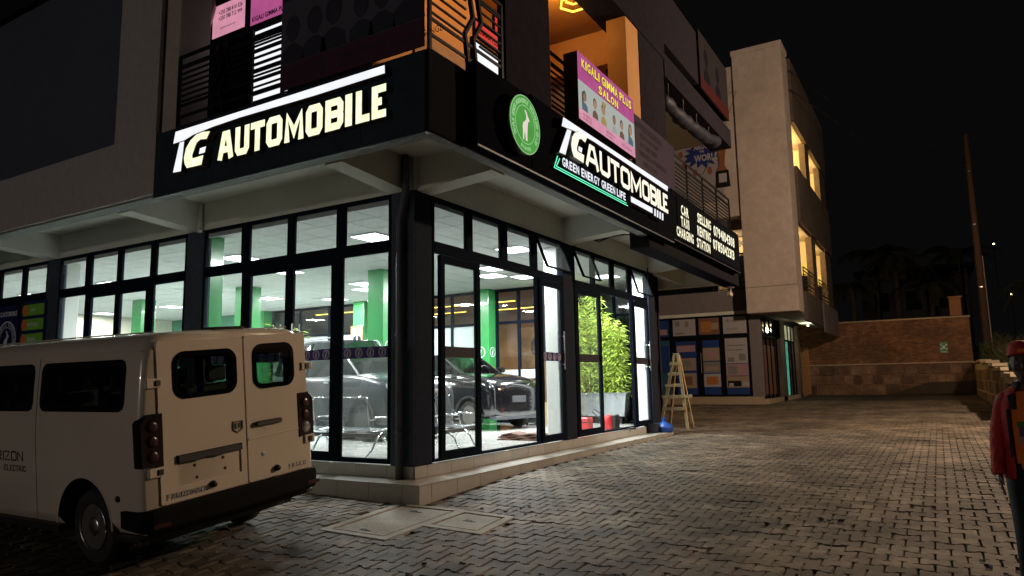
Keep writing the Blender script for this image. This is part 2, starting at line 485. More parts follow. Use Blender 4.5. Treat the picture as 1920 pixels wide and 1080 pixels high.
# frames of reference for flat lettering: (u along, v up, w outwards)
def onA(y):            # faces -Y: u = world x
    return lambda u, v, w: Vector((u, y - w, v))
def onB(x):            # faces +X: u = world y
    return lambda u, v, w: Vector((x + w, u, v))
def xf(T, M4):
    return lambda u, v, w: M4 @ T(u, v, w)

# ---- stroke letters: polylines in a unit box
def _S(*p): return list(p)
FONT = {
 'A': [[(0, 0), (.33, 1), (.67, 1), (1, 0)], [(.18, .30), (.82, .30)]],
 'B': [[(0, 0), (.84, 0), (1, .14), (1, .40), (.86, .5), (1, .6), (1, .86), (.84, 1), (0, 1), 'c'], [(.1, .5), (.86, .5)]],
 'C': [[(1, .74), (1, .86), (.84, 1), (.16, 1), (0, .86), (0, .14), (.16, 0), (.84, 0), (1, .14), (1, .26)]],
 'D': [[(0, 0), (.75, 0), (1, .18), (1, .82), (.75, 1), (0, 1), 'c']],
 'E': [[(1, 0), (0, 0), (0, 1), (1, 1)], [(.1, .5), (.85, .5)]],
 'F': [[(0, 0), (0, 1), (1, 1)], [(.1, .5), (.8, .5)]],
 'G': [[(1, .74), (1, .86), (.84, 1), (.16, 1), (0, .86), (0, .14), (.16, 0), (.84, 0), (1, .14), (1, .46), (.55, .46)]],
 'H': [[(0, 0), (0, 1)], [(1, 0), (1, 1)], [(.08, .5), (.92, .5)]],
 'I': [[(.5, 0), (.5, 1)]],
 'J': [[(1, 1), (1, .14), (.84, 0), (.16, 0), (0, .2)]],
 'K': [[(0, 0), (0, 1)], [(1, 1), (.12, .46), (1, 0)]],
 'L': [[(0, 1), (0, 0), (1, 0)]],
 'M': [[(0, 0), (0, 1), (.5, .22), (1, 1), (1, 0)]],
 'N': [[(0, 0), (0, 1), (1, 0), (1, 1)]],
 'O': [[(.16, 0), (.84, 0), (1, .14), (1, .86), (.84, 1), (.16, 1), (0, .86), (0, .14), 'c']],
 'P': [[(0, 0), (0, 1), (.84, 1), (1, .86), (1, .6), (.84, .46), (.1, .46)]],
 'R': [[(0, 0), (0, 1), (.84, 1), (1, .86), (1, .62), (.84, .48), (.1, .48)], [(.5, .46), (1, 0)]],
 'S': [[(1, .86), (.84, 1), (.16, 1), (0, .86), (0, .64), (.16, .52), (.84, .48), (1, .36), (1, .14), (.84, 0), (.16, 0), (0, .14)]],
 'T': [[(0, 1), (1, 1)], [(.5, .93), (.5, 0)]],
 'U': [[(0, 1), (0, .14), (.16, 0), (.84, 0), (1, .14), (1, 1)]],
 'V': [[(0, 1), (.5, 0), (1, 1)]],
 'W': [[(0, 1), (.25, 0), (.5, .8), (.75, 0), (1, 1)]],
 'X': [[(0, 0), (1, 1)], [(0, 1), (1, 0)]],
 'Y': [[(0, 1), (.5, .5), (1, 1)], [(.5, .5), (.5, 0)]],
 'Z': [[(0, 1), (1, 1), (0, 0), (1, 0)]],
 '0': [[(.16, 0), (.84, 0), (1, .14), (1, .86), (.84, 1), (.16, 1), (0, .86), (0, .14), 'c']],
 '1': [[(.2, .82), (.55, 1), (.55, 0)]],
 '2': [[(0, .78), (0, .86), (.16, 1), (.84, 1), (1, .86), (1, .62), (0, 0), (1, 0)]],
 '3': [[(0, .86), (.16, 1), (.84, 1), (1, .86), (1, .62), (.84, .5), (.4, .5)], [(.84, .5), (1, .38), (1, .14), (.84, 0), (.16, 0), (0, .14)]],
 '4': [[(.75, 0), (.75, 1), (0, .3), (1, .3)]],
 '5': [[(1, 1), (0, 1), (0, .55), (.84, .55), (1, .42), (1, .14), (.84, 0), (.16, 0), (0, .14)]],
 '7': [[(0, 1), (1, 1), (.4, 0)]],
 '8': [[(.16, 0), (.84, 0), (1, .14), (1, .38), (.8, .5), (1, .62), (1, .86), (.84, 1), (.16, 1), (0, .86), (0, .62), (.2, .5), (0, .38), (0, .14), 'c'], [(.15, .5), (.85, .5)]],
 '9': [[(0, .14), (.16, 0), (.84, 0), (1, .14), (1, .86), (.84, 1), (.16, 1), (0, .86), (0, .6), (.16, .46), (.95, .46)]],
}
def ribbon(mb, pts, t, w0, w1, T, m=None, closed=False):
    n = len(pts); L = []; R = []
    for i in range(n):
        p = Vector(pts[i])
        a = p - Vector(pts[i - 1]) if (i > 0 or closed) else None
        b = Vector(pts[(i + 1) % n]) - p if (i < n - 1 or closed) else None
        if a is None: a = b
        if b is None: b = a
        a = a.normalized(); b = b.normalized()
        na = Vector((-a.y, a.x)); nb = Vector((-b.y, b.x)); k = na + nb
        k = k / max(.5, k.dot(k) / 2) if k.length > 1e-6 else na
        L.append(p + k * t / 2); R.append(p - k * t / 2)
    vs = []
    for i in range(n): vs += [(L[i].x, L[i].y, w0), (R[i].x, R[i].y, w0), (R[i].x, R[i].y, w1), (L[i].x, L[i].y, w1)]
    fs = []
    for i in range(n if closed else n - 1):
        j = (i + 1) % n; a = 4 * i; b = 4 * j
        fs += [(a, a + 1, b + 1, b), (a + 1, a + 2, b + 2, b + 1), (a + 2, a + 3, b + 3, b + 2), (a + 3, a, b, b + 3)]
    if not closed: fs += [(0, 3, 2, 1), (4 * n - 4, 4 * n - 3, 4 * n - 2, 4 * n - 1)]
    mb.add(vs, fs, m, T)

def glyph(mb, ch, x, z, w, h, t, w0, w1, T, m=None):
    for q, st in enumerate(FONT.get(ch, [])):
        closed = st[-1] == 'c'; pts = st[:-1] if closed else st
        P = [(x + t / 2 + u * (w - t), z + t / 2 + v * (h - t)) for u, v in pts]
        if not closed:
            for e, f in ((0, 1), (-1, -2)):
                a, b = Vector(P[e]), Vector(P[f]); d = (a - b).normalized() * t / 2
                g = .0 if (0.02 < pts[e][0] < .98 and 0.02 < pts[e][1] < .98) else 1.0
                P[e] = tuple(a + d * g)
        ribbon(mb, P, t, w0, w1 + q * .0012, T, m, closed)

def word(s, x0, x1, z, h, t, T, m, w0, w1, parent=None, name='letter', joined=None, narrow='I1'):
    """set a word between x0 and x1; each letter its own part unless joined is given"""
    units = sum(.45 if c in narrow else (.55 if c == ' ' else (1.2 if c in 'MW' else 1.0)) for c in s)
    u = (x1 - x0) / units; x = x0
    for c in s:
        wd = u * (.45 if c in narrow else (.55 if c == ' ' else (1.2 if c in 'MW' else 1.0)))
        if c != ' ':
            g = wd * .07
            mb = joined if joined is not None else MB()
            glyph(mb, c, x + g, z, wd - 2 * g, h, min(t, (wd - 2 * g) * .98), w0, w1, T, m if joined is None else m)
            if joined is None: mb.build(name, None, parent)
        x += wd

def textmesh(s, h, T, m, w0=.0, w1=.004, cx=None, x0=None, z=0, xs=1.0, bold=0.0, mb=None, sp=1.0):
    """built-in font lettering mapped with T; returns MB"""
    c = bpy.data.curves.new("t", 'FONT'); c.body = s; c.size = 1.0; c.offset = bold; c.space_character = sp
    c.resolution_u = 2
    o = bpy.data.objects.new("t", c)
    me = bpy.data.meshes.new_from_object(o)
    vs = [tuple(v.co) for v in me.vertices]; fs = [tuple(p.vertices) for p in me.polygons]
    bpy.data.objects.remove(o); bpy.data.curves.remove(c); bpy.data.meshes.remove(me)
    mb = mb or MB()
    if not vs: return mb
    xa = min(v[0] for v in vs); xb = max(v[0] for v in vs)
    k = h / .73; wd = (xb - xa) * k * xs
    ox = x0 if x0 is not None else (cx or 0) - wd / 2
    mb.add([(ox + (v[0] - xa) * k * xs, z + v[1] * k, w1) for v in vs], fs, m, T)
    return mb

def wordf(s, x0, x1, z, h, T, m, w, parent, name='letter', bold=.02, narrow='I1'):
    # printed word in the built-in font, one mesh per letter, each fitted to its cell
    cw = lambda c: .5 if c in narrow else (.5 if c == ' ' else (1.2 if c in 'MW' else 1.0))
    u = (x1 - x0) / sum(cw(c) for c in s); x = x0
    for c in s:
        wd = u * cw(c)
        if c != ' ':
            mb = textmesh(c, h, lambda a, b, q: (a, b, q), m, 0, w, x0=0, z=z, bold=bold)
            xs_ = [v[0] for v in mb.v]; k = (wd * (.60 if c in narrow else .84)) / max(.001, max(xs_) - min(xs_)); xm = min(xs_)
            o0 = x + wd * (.20 if c in narrow else .08)
            mb.v = [tuple(T(o0 + (a - xm) * k, b, q)) for a, b, q in mb.v]
            mb.build(name, None, parent, norm=False)
        x += wd

# standing goat silhouette, unit box about 0..1 high, centred on 0
GOAT = [(-.02, 0), (-.05, .22), (-.10, .28), (-.14, 0), (-.20, 0), (-.19, .30), (-.21, .42), (-.17, .55), (-.06, .62), (.02, .70),
        (.03, .80), (.00, .90), (-.08, .98), (-.02, .99), (.07, .93), (.11, .84), (.20, .76), (.24, .69), (.20, .665), (.15, .68),
        (.13, .58), (.10, .48), (.09, .30), (.07, .18), (.08, 0), (.02, 0)]
def goat_poly(cx, cz, h): return [(cx + u * h, cz + (v - .5) * h) for u, v in GOAT]
def ring(mb, cx, cz, r, t, w0, w1, T, m, n=24):
    ribbon(mb, circ(cx, cz, r, n), t, w0, w1, T, m, True)

# ================================================================ GROUND
_GY = [(-60, -.9), (-8, -.30), (-4.1, -.165), (-2.2, -.02), (-.46, .0), (.3, .05), (1, .083), (1.9, .12), (3.4, .143),
       (7, .175), (10, .19), (27, .38), (40, .5), (200, 1.5)]
def gz(x, y):
    for (a, za), (b, zb) in zip(_GY, _GY[1:]):
        if y <= b: z = za + (zb - za) * max(0, (y - a)) / (b - a); break
    if x < .46: z += min(.10, -.023 * (x - .46)) * max(0, min(1, (6 - y) / 4))
    return z

mb = MB()
xs = [-70, -40, -25] + [-16 + i * 1.0 for i in range(34)] + [22, 30, 45, 80]
ys = [-45, -25, -14] + [-10 + .5 * i for i in range(34)] + [7 + 1.5 * i for i in range(24)] + [50, 70, 100, 160]
vs = [(x, y, gz(x, y) - .024) for y in ys for x in xs]
nx = len(xs)
mb.add(vs, [(j * nx + i, j * nx + i + 1, (j + 1) * nx + i + 1, (j + 1) * nx + i) for j in range(len(ys) - 1) for i in range(nx - 1)])
ground = mb.build("ground", M['sand'], kind="structure", smooth=True)

# ---- interlocking pavers
_Ci = _m.inverted()
def px(x, y, z):
    q = _Ci @ Vector((x, y, z))
    if q.z > -.3: return None
    return (960 + 1329.7 * q.x / -q.z, 540 - 1329.7 * q.y / -q.z, -q.z)
MAN1 = [(.35, -2.17), (1.40, -2.24), (1.25, -.48), (.12, -.48)]
MAN2 = [(1.24, -1.50), (2.19, -1.60), (2.04, -.60), (1.17, -.50)]
def inpoly(x, y, P):
    c = False
    for i in range(len(P)):
        (x1, y1), (x2, y2) = P[i - 1], P[i]
        if (y1 > y) != (y2 > y) and x < (x2 - x1) * (y - y1) / (y2 - y1) + x1: c = not c
    return c
PL, PW = .245, .205
def paver_profile(L=PL, W=PW, f=.019, gap=.0048):
    a = L / 2 - gap; h = W / 2 - gap
    top = [(-a, h + f), (-.052, h + f), (-.026, h - f), (.026, h - f), (.052, h + f), (a, h + f)]
    return [(x, -y) for x, y in top] + [(x, y) for x, y in reversed(top)]
PV = []
for k in range(6):
    rr = random.Random(k); f = .019
    pr = [(x + rr.uniform(-.002, .002), y + rr.uniform(-.002, .002)) for x, y in paver_profile()]
    PV.append((pr, offset_poly(pr, -.0065)))
def paver_mesh(k, flatq=False):
    pr, inn = PV[k]; n = 12
    vs = [(x, y, -.024) for x, y in pr] + [(x, y, 0) for x, y in inn]
    fs = [(i, (i + 1) % n, n + (i + 1) % n, n + i) for i in range(n)]
    # top split into two quads-fans to keep concave shape valid
    I = lambda q: n + q
    fs += [(I(0), I(1), I(10), I(11)), (I(1), I(2), I(9), I(10)), (I(2), I(3), I(8), I(9)), (I(3), I(4), I(7), I(8)), (I(4), I(5), I(6), I(7))]
    return vs, fs
# profile order: 0..5 lower edge left->right, 6..11 upper edge right->left
pav_parent = MB()
pav_parent.add([(-14, -9, gz(-14, -9) - .06), (14, -9, gz(14, -9) - .06), (14, -8.9, gz(14, -8.9) - .06), (-14, -8.9, gz(-14, -8.9) - .06)], [(0, 1, 2, 3)])
pavement = pav_parent.build("pavement", M['sand'], kind="structure")
cells = []
j0 = -42; 
for j in range(j0, 200):
    y = j * PW
    if y > 31: break
    off = (j % 2) * PL / 2
    for i in range(-70, 62):
        x = i * PL + off
        if x > (8.15 if y > 16 else 14): continue
        if x < .60 and -.60 < y < 10.35: continue
        if x < -14: continue
        if y > 26.7 and x < -.5: continue
        z = gz(x, y); q = px(x, y, z)
        if q is None or not (-260 < q[0] < 2180 and q[1] < 1260): continue
        if inpoly(x, y, MAN1) or inpoly(x, y, MAN2): continue
        cells.append((x, y, z, q))
DMG = ((4.6, -2.6), (5.6, -2.1), (6.3, -2.9), (2.6, -2.9), (7.2, -1.0), (5.2, .4), (3.6, -3.4), (8.0, -3.2))
def damaged(x, y, rr):
    d = min((x - a) ** 2 + (y - b) ** 2 for a, b in DMG)
    return rr.random() < (.20 if d < .12 else .08 if d < .35 else .010)
def size_key(c):
    inside = 0 <= c[3][0] <= 1920 and c[3][1] <= 1080
    # the van and the dark left corner hide some
    hid = c[3][0] < 560 and c[3][1] < 1000 - .18 * (c[3][0] - 250)
    return (0 if inside and not hid else 1, c[3][2])
cells.sort(key=size_key)
pmesh = []
for k in range(6):
    vs, fs = paver_mesh(k); me = bpy.data.meshes.new("paver"); me.from_pydata(vs, [], fs); me.materials.append(M['paver']); pmesh.append(me)
rr = random.Random(5)
for n_, (x, y, z, q) in enumerate(cells[:300]):
    o = bpy.data.objects.new("paver", pmesh[rr.randrange(6)]); COL.objects.link(o)
    sl = (gz(x, y + .2) - gz(x, y - .2)) / .4
    o.location = (x + rr.uniform(-.003, .003), y + rr.uniform(-.003, .003), z + rr.uniform(-.004, .004))
    o.rotation_euler = (math.atan(sl) + rr.uniform(-.022, .022), rr.uniform(-.022, .022), rr.uniform(-.02, .02))
    if rr.random() < .04: o.rotation_euler[0] += rr.uniform(-.06, .06); o.rotation_euler[1] += rr.uniform(-.05, .05); o.location[2] -= .006
    if damaged(x, y, rr):
        o.scale = (rr.uniform(.55, .9), rr.uniform(.75, .95), 1); o.location[2] -= rr.uniform(.004, .012); o.rotation_euler[2] += rr.uniform(-.25, .25)
        o.rotation_euler[0] += rr.uniform(-.09, .09); o.rotation_euler[1] += rr.uniform(-.09, .09)
    o.parent = pavement
V = []; Fc = []; tint = []
for (x, y, z, q) in cells[300:]:
    vs, fs = paver_mesh(rr.randrange(6)); b = len(V)
    if q[2] > 17:   # distant pavers: simpler body
        pass
    ty = (gz(x, y + .2) - gz(x, y - .2)) / .4 + rr.uniform(-.020, .020); tx = rr.uniform(-.020, .020); dz = rr.uniform(-.004, .004)
    if rr.random() < .04: ty += rr.uniform(-.06, .06); tx += rr.uniform(-.05, .05); dz -= .006
    sx_ = sy_ = 1.0
    if damaged(x, y, rr): sx_ = rr.uniform(.5, .9); sy_ = rr.uniform(.7, .95); dz -= rr.uniform(.004, .012); tx += rr.uniform(-.09, .09)
    V += [(x + a * sx_, y + c * sy_, z + d + dz + a * tx + c * ty) for a, c, d in vs]
    Fc += [tuple(b + i for i in f) for f in fs]
    t = rr.uniform(.76, 1.24) * (.72 if rr.random() < .05 else 1)
    tint += [t] * len(fs)
me = bpy.data.meshes.new("paver"); me.from_pydata(V, [], Fc); me.materials.append(M['paverm'])
at = me.attributes.new("tint", 'FLOAT', 'FACE'); at.data.foreach_set("value", tint)
o = bpy.data.objects.new("paver_field", me); COL.objects.link(o); o.parent = pavement; o["kind"] = "stuff"

# broken paver chips and grit
mb = MB(); rr = random.Random(31)
for (x, y, n) in ((4.6, -2.6, 34), (5.6, -2.1, 26), (6.3, -2.9, 24), (2.6, -2.9, 12), (1.9, -.3, 14), (7.2, -1.0, 20), (5.2, .4, 18)):
    for _ in range(n):
        a = x + rr.gauss(0, .28); b = y + rr.gauss(0, .22); s = rr.uniform(.006, .024)
        T = Matrix.Translation((a, b, gz(a, b) + s * .3)) @ Matrix.Rotation(rr.uniform(0, 6), 4, 'Z') @ Matrix.Rotation(rr.uniform(-.4, .4), 4, 'X')
        mb.box(-s, s, -s * .6, s * .6, -s * .5, s * .5, None, T)
o = mb.build("gravel_chips", M['paver'], kind="stuff")
tag(o, "scattered paver chips and grit on the paved yard", "grit")

# manhole covers
def manhole(P, label, slots):
    zc = max(gz(*p) for p in P)
    t = thing("manhole_cover", label, "manhole cover", (sum(p[0] for p in P) / 4, sum(p[1] for p in P) / 4, 0), group="concrete access covers at the building corner")
    cx, cy = t.location.x, t.location.y
    out = [(p[0] - cx, p[1] - cy) for p in P]; inn = offset_poly(out, -.115); slab = offset_poly(out, -.15)
    zf = lambda u, v: gz(u + cx, v + cy)
    mb = MB(); n = 4
    vs = [(u, v, zf(u, v) - .05) for u, v in out] + [(u, v, zf(u, v) + .010) for u, v in offset_poly(out, -.012)] + [(u, v, zf(u, v) + .010) for u, v in inn] + [(u, v, zf(u, v) - .05) for u, v in inn]
    fs = [(r * 4 + i, r * 4 + (i + 1) % 4, (r + 1) * 4 + (i + 1) % 4, (r + 1) * 4 + i) for r in range(3) for i in range(4)]
    mb.add(vs, fs); mb.build("cover_frame", M['concrete'], t)
    mb = MB(); vs = [(u, v, zf(u, v) - .05) for u, v in slab] + [(u, v, zf(u, v) + .004) for u, v in offset_poly(slab, -.008)]
    mb.add(vs, [(i, (i + 1) % 4, 4 + (i + 1) % 4, 4 + i) for i in range(4)] + [(4, 5, 6, 7)])
    mb.build("cover_slab", M['concrete'], t)
    for (u, v, a) in slots:
        T = Matrix.Translation((u - cx, v - cy, gz(u, v) + .006)) @ Matrix.Rotation(a, 4, 'Z')
        MB().box(-.10, .10, -.008, .008, -.002, .002, None, T).build("lifting_slot", M['blackp'], t)
        MB().tube([(-.07, 0, .0), (-.05, 0, .012), (.05, 0, .012), (.07, 0, 0)], .005, 6, None, T).build("lifting_bar", M['steel'], t)
manhole(MAN1, "larger pale concrete access cover tucked under the tiled step corner", [(.86, -1.95, -.15), (.70, -.85, -.1)])
manhole(MAN2, "smaller pale concrete access cover lying further right of the step corner", [(1.66, -1.05, -.15)])

# ================================================================ SHOWROOM BUILDING
bld = thing("showroom_building", "corner car showroom with tall dark framed glass walls under a black sign fascia", "building")
FZ, CZ = .43, 4.42
def part(mb, name, m=None, parent=bld, **k): return mb.build(name, m, parent, **k)

# floor: slab plus tiles near the openings
fl = part(MB().box(-21, -.02, .02, 10.1, .25, FZ - .006), "floor", M['grout'])
part(MB().box(-3.3, -.75, 10.102, 12.4, .25, FZ - .006), "floor", M['grout'], bld)
S = .66
fmesh = MB().bbox(0, S - .006, 0, S - .006, -.02, 0, .0015)
fo = fmesh.build("floor_tile", M['floor'], fl); fo.location = (-.03 - S, .03, FZ)
n = 0
for i in range(31):
    for j in range(15):
        if i == 0 and j == 0: continue
        x = -.03 - S * (i + 1); y = .03 + S * j
        if n < 270 and (i < 18):
            c = fo.copy(); COL.objects.link(c); c.location = (x, y, FZ); n += 1
rest = MB()
for i in range(18, 31):
    for j in range(15): rest.box(-.03 - S * (i + 1), -.036 - S * i, .03 + S * j, .024 + S * (j + 1), FZ - .02, FZ)
for i in range(3):
    for j in range(3): rest.box(-3.28 + .66 * i, -2.63 + .66 * i, 10.12 + .66 * j, 10.77 + .66 * j, FZ - .02, FZ)
o = rest.build("floor_tile_field", M['floor'], fl); o["kind"] = "stuff"

# ceiling: grid core, lay-in tiles
ce = part(MB().box(-21, -.08, .10, 10.1, CZ + .012, CZ + .10), "ceiling", M['ccore'])
part(MB().box(-3.3, -.75, 10.1, 12.4, CZ, CZ + .1), "ceiling", M['ctile'])
ct = MB().box(0, S - .022, 0, S - .022, 0, .012).build("ceiling_tile", M['ctile'], ce)
ct.location = (-.1 - S, .12, CZ)
LIGHTS = [(-2.9, 1.65), (-6.8, 1.65), (-3.05, 6.2), (-3.75, 7.2), (-3.1, 7.9), (-7.4, 6.3), (-8.15, 7.2), (-12.5, 2.2), (-12.0, 6.9),
          (-7.45, 3.55), (-20.2, 6.3), (-16.6, 2.2), (-16.4, 6.5), (-11.9, 4.4), (-10.6, 8.4), (-1.35, 4.35), (-1.35, 9.2)]  # last two panels are added to brighten the white column faces
LL = ["second panel along the corner window, left of the street corner one", "panel above the open side doorway, nearer one of the pair", "panel left of the pair above the doorway", "panel furthest back over the black hatchback", "panel left of the big green column", "panel behind the big green column further left", "panel high in the second window bay", "panel deep in the second window bay", "panel just above the van roof line through the glass", "panel deepest in the left of the showroom", "panel by the front glass of the fourth bay", "panel in the middle of the fourth bay", "panel between the second bay green columns", "panel beside the framed portrait column", "panel added behind the first open transom window to brighten the column", "panel added over the aisle before the bamboo bay for its light"]
rest = MB(); n = 0
for i in range(31):
    for j in range(15):
        x = -.1 - S * (i + 1); y = .12 + S * j
        if i == 0 and j == 0: continue
        if any(abs(x - a) < .4 and abs(y - b) < .4 for a, b in LIGHTS): continue
        if i < 19 and n < 280:
            c = ct.copy(); COL.objects.link(c); c.location = (x, y, CZ); n += 1
        else: rest.box(x, x + S - .022, y, y + S - .022, CZ, CZ + .012)
o = rest.build("ceiling_tile_field", M['ctile'], ce); o["kind"] = "stuff"
# perimeter bulkhead between glass head and ceiling
part(MB().box(-21, -.05, .06, .10, 4.36, 4.52).box(-.08, -.05, .10, 10.1, 4.36, 4.52), "ceiling_edge_trim", M['ctile'])

# LED panels: each a thing hung in the ceiling
lp = thing("ceiling_light", "square white LED ceiling panel glowing nearest the street corner glass", "ceiling light", (LIGHTS[0][0] + .33, LIGHTS[0][1] + .33, CZ - .012), group="LED panels in the showroom ceiling")
MB().box(-.33, .33, -.33, .33, 0, .02).build("light_frame", M['ctile'], lp)
MB().box(-.305, .305, -.305, .305, -.004, -.0005).build("diffuser", M['panelE'], lp)
def panel_lamp(loc):
    ld = bpy.data.lights.new("panel_light", 'AREA'); ld.size = .60; ld.energy = 205; ld.color = (.95, 1.0, .97)
    lo = bpy.data.objects.new("panel_light", ld); COL.objects.link(lo); lo.location = (loc[0], loc[1], loc[2] - .012)
for i, (x, y) in enumerate(LIGHTS + [(-2.63, 10.6)]): panel_lamp((x + .33, y + .33, CZ - .018))
for i, (x, y) in enumerate(LIGHTS[1:]):
    c = copy_tree(lp); c.location = (x + .33, y + .33, CZ - .012)
    c["label"] = "white LED ceiling " + LL[i]
lp2 = copy_tree(lp); lp2.location = (-2.3, 10.93, CZ - .03); lp2["label"] = "square white LED panel above the bamboo planter"

# columns on the 4.95 m grid
def column(x0, x1, y0, y1, m1, name="column", z0=FZ, z1=CZ + .6, parent=bld):
    return MB().bbox(x0, x1, y0, y1, z0, z1, .012).build(name, m1, parent)
column(-.44, 0, .014, .44, M['column'], z1=4.52); column(-.44, 0, 0, .012, M['column_lit'], z1=4.52) if False else part(MB().box(-.438, -.002, .0, .012, FZ, 4.50), 'column_lit_face', M['column_lit'])  # thin plate added to carry the brightened front colour
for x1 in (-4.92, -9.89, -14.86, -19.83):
    column(x1 - .5, x1, -.01, .14, M['column_lit'], z1=4.50)
    column(x1 - .5, x1, .142, .44, M['green'] if x1 > -6 else M['white'])
column(-.13, .0, 4.89, 5.40, M['column'], z1=4.50); column(-.44, -.132, 4.89, 5.40, M['white'])
column(-.13, .02, 9.98, 10.44, M['column'], z1=4.62); column(-.44, -.132, 9.98, 10.44, M['white'])
for x1 in (-4.92, -9.89, -14.86):
    column(x1 - .5, x1, 4.95, 5.45, M['green'], "green_column")
    column(x1 - .5, x1, 9.70, 10.09, M['green'], "green_column")

# head walls above the glazing, inner and outer shell
part(MB().box(-21, 0, .0, .10, 4.50, 5.02).box(-.10, 0, .102, 13.5, 4.50, 5.02), "head_wall", M['soffit'])
part(MB().box(-21.2, -21, 0, 13.5, .2, 5.0), "end_wall", M['cream'])

# balcony slab / soffits (outer line 1.62 m beyond the glass)
part(MB().box(-30, 1.50, -1.62, 0, 5.02, 5.16).box(0.002, 1.50, 0.002, 13.9, 5.02, 5.16).box(-30, 0, 0.002, 13.9, 5.03, 5.16), "soffit_slab", M['soffit'])
# rough downstand edge beam
part(MB().box(-30, 1.50, -1.64, -1.38, 4.62, 5.02).box(1.34, 1.52, -1.378, 5.9, 4.62, 5.02), "edge_beam", M['stipple'])
# cantilever brackets, slightly tapered
def bracketA(x0, x1):
    vs = [(x0, 0, 4.50), (x1, 0, 4.50), (x1, -1.37, 4.60), (x0, -1.37, 4.60), (x0, 0, 5.018), (x1, 0, 5.018), (x1, -1.37, 5.018), (x0, -1.37, 5.018)]
    part(MB().add(vs, [(0, 1, 2, 3), (4, 5, 6, 7), (0, 1, 5, 4), (1, 2, 6, 5), (2, 3, 7, 6), (3, 0, 4, 7)]), "cantilever_bracket", M['soffit'])
def bracketB(y0, y1, x1=1.33):
    vs = [(0.001, y0, 4.50), (0.001, y1, 4.50), (x1, y1, 4.60), (x1, y0, 4.60), (0.001, y0, 5.018), (0.001, y1, 5.018), (x1, y1, 5.018), (x1, y0, 5.018)]
    part(MB().add(vs, [(0, 1, 2, 3), (4, 5, 6, 7), (0, 1, 5, 4), (1, 2, 6, 5), (2, 3, 7, 6), (3, 0, 4, 7)]), "cantilever_bracket", M['soffit'])
bracketA(-.46, -.14)
for x in (-5.36, -10.3, -15.3): bracketA(x, x + .36)
bracketB(.08, .42); bracketB(4.95, 5.3); bracketB(10.02, 10.4)
# deeper dark beam under the far end of the side fascia, then open undercroft
part(MB().bbox(1.12, 1.56, 5.88, 13.7, 4.37, 5.018, .01), "deep_beam", M['beam'])
part(MB().box(-21, 1.11, 13.4, 13.7, 4.45, 5.02), "end_beam", M['soffit'])
part(MB().box(-.75, -.62, 10.46, 12.4, .2, 5.02).box(-3.3, -.62, 12.51, 12.62, .2, 5.02), "rear_wall", M['upwall'])

# fascia panels
part(MB().box(-30, -3.86, -1.70, -1.645, 4.65, 5.68), "parapet_wall", M['slabdark'])
part(MB().box(-5.02, -3.87, -1.70, -1.645, 5.682, 9.6), "parapet_wall", M['slabdark'])
mb = MB(); 
for i, (a, b) in enumerate(((-3.855, -2.4), (-2.396, -.95), (-.946, .5), (.504, 1.52))):
    part(MB().bbox(a, b, -1.70, -1.645, 4.58, 5.62, .003), "fascia_panel", M['fascia'])
part(MB().box(-3.86, 1.53, -1.715, -1.64, 4.565, 4.580), "fascia_trim", M['colpipe'])
part(MB().box(-3.7, 1.30, -1.643, -1.60, 4.60, 4.64), "fascia_trim", M['fascia'])
part(MB().bbox(1.525, 1.58, -1.70, -.95, 4.60, 5.62, .003), "fascia_panel", M['beam'])
part(MB().box(1.50, 1.56, -1.64, 13.7, 5.02, 5.64), "fascia_backing", M['fascia2'])

# -------- plinth and step tiles
zt = .26
part(MB().box(-21, .44, -.44, .0, -.4, zt - .012).box(.002, .44, .0, 10.9, -.4, zt - .012).box(-21, -.02, -.0, .02, -.2, FZ - .012).box(-.02, -.001, 0.02, 10.44, -.2, FZ - .012), "step_core", M['grout'])
# upper riser (plinth) tiles on A
def tilesA(name, y, x_from, x_to, z0, z1, w, m, first=None):
    x = x_from; k = 0
    while x > x_to + .02:
        ww = (first if k == 0 and first else w); a = max(x - ww, x_to)
        part(MB().bbox(a + .003, x - .003, y - .012, y, z0, z1, .002), name, m); x = a; k += 1
def tilesB(name, xx, y_from, y_to, zf0, z1, w, m, first=None):
    y = y_from; k = 0
    while y < y_to - .02:
        ww = (first if k == 0 and first else w); b = min(y + ww, y_to)
        part(MB().bbox(xx, xx + .012, y + .003, b - .003, zf0(y), z1, .002), name, m); y = b; k += 1
tilesA("plinth_tile", 0.0, 0.0, -12.9, zt + .001, FZ, .60, M['tile'], .50)
tilesB("plinth_tile", 0.0, 0.0, 10.4, lambda y: zt + .001, FZ, .60, M['tile'], .30)
tilesA("step_tile", -.444, .458, -12.6, -.2, zt - .004, .60, M['tile'], .30)
tilesB("step_tile", .444, -.456, 10.2, lambda y: -.2, zt - .004, .60, M['tile'], .27)
x = .47
while x > -12.5:
    a = x - .6; part(MB().bbox(a + .003, x - .003, -.470, -.014, zt - .012, zt, .002), "step_top_tile", M['tiletop']); x = a
y = -.010
while y < 10.2:
    b = min(y + .6, 10.2); part(MB().bbox(.014, .470, y + .003, b - .003, zt - .012, zt, .002), "step_top_tile", M['tiletop']); y = b

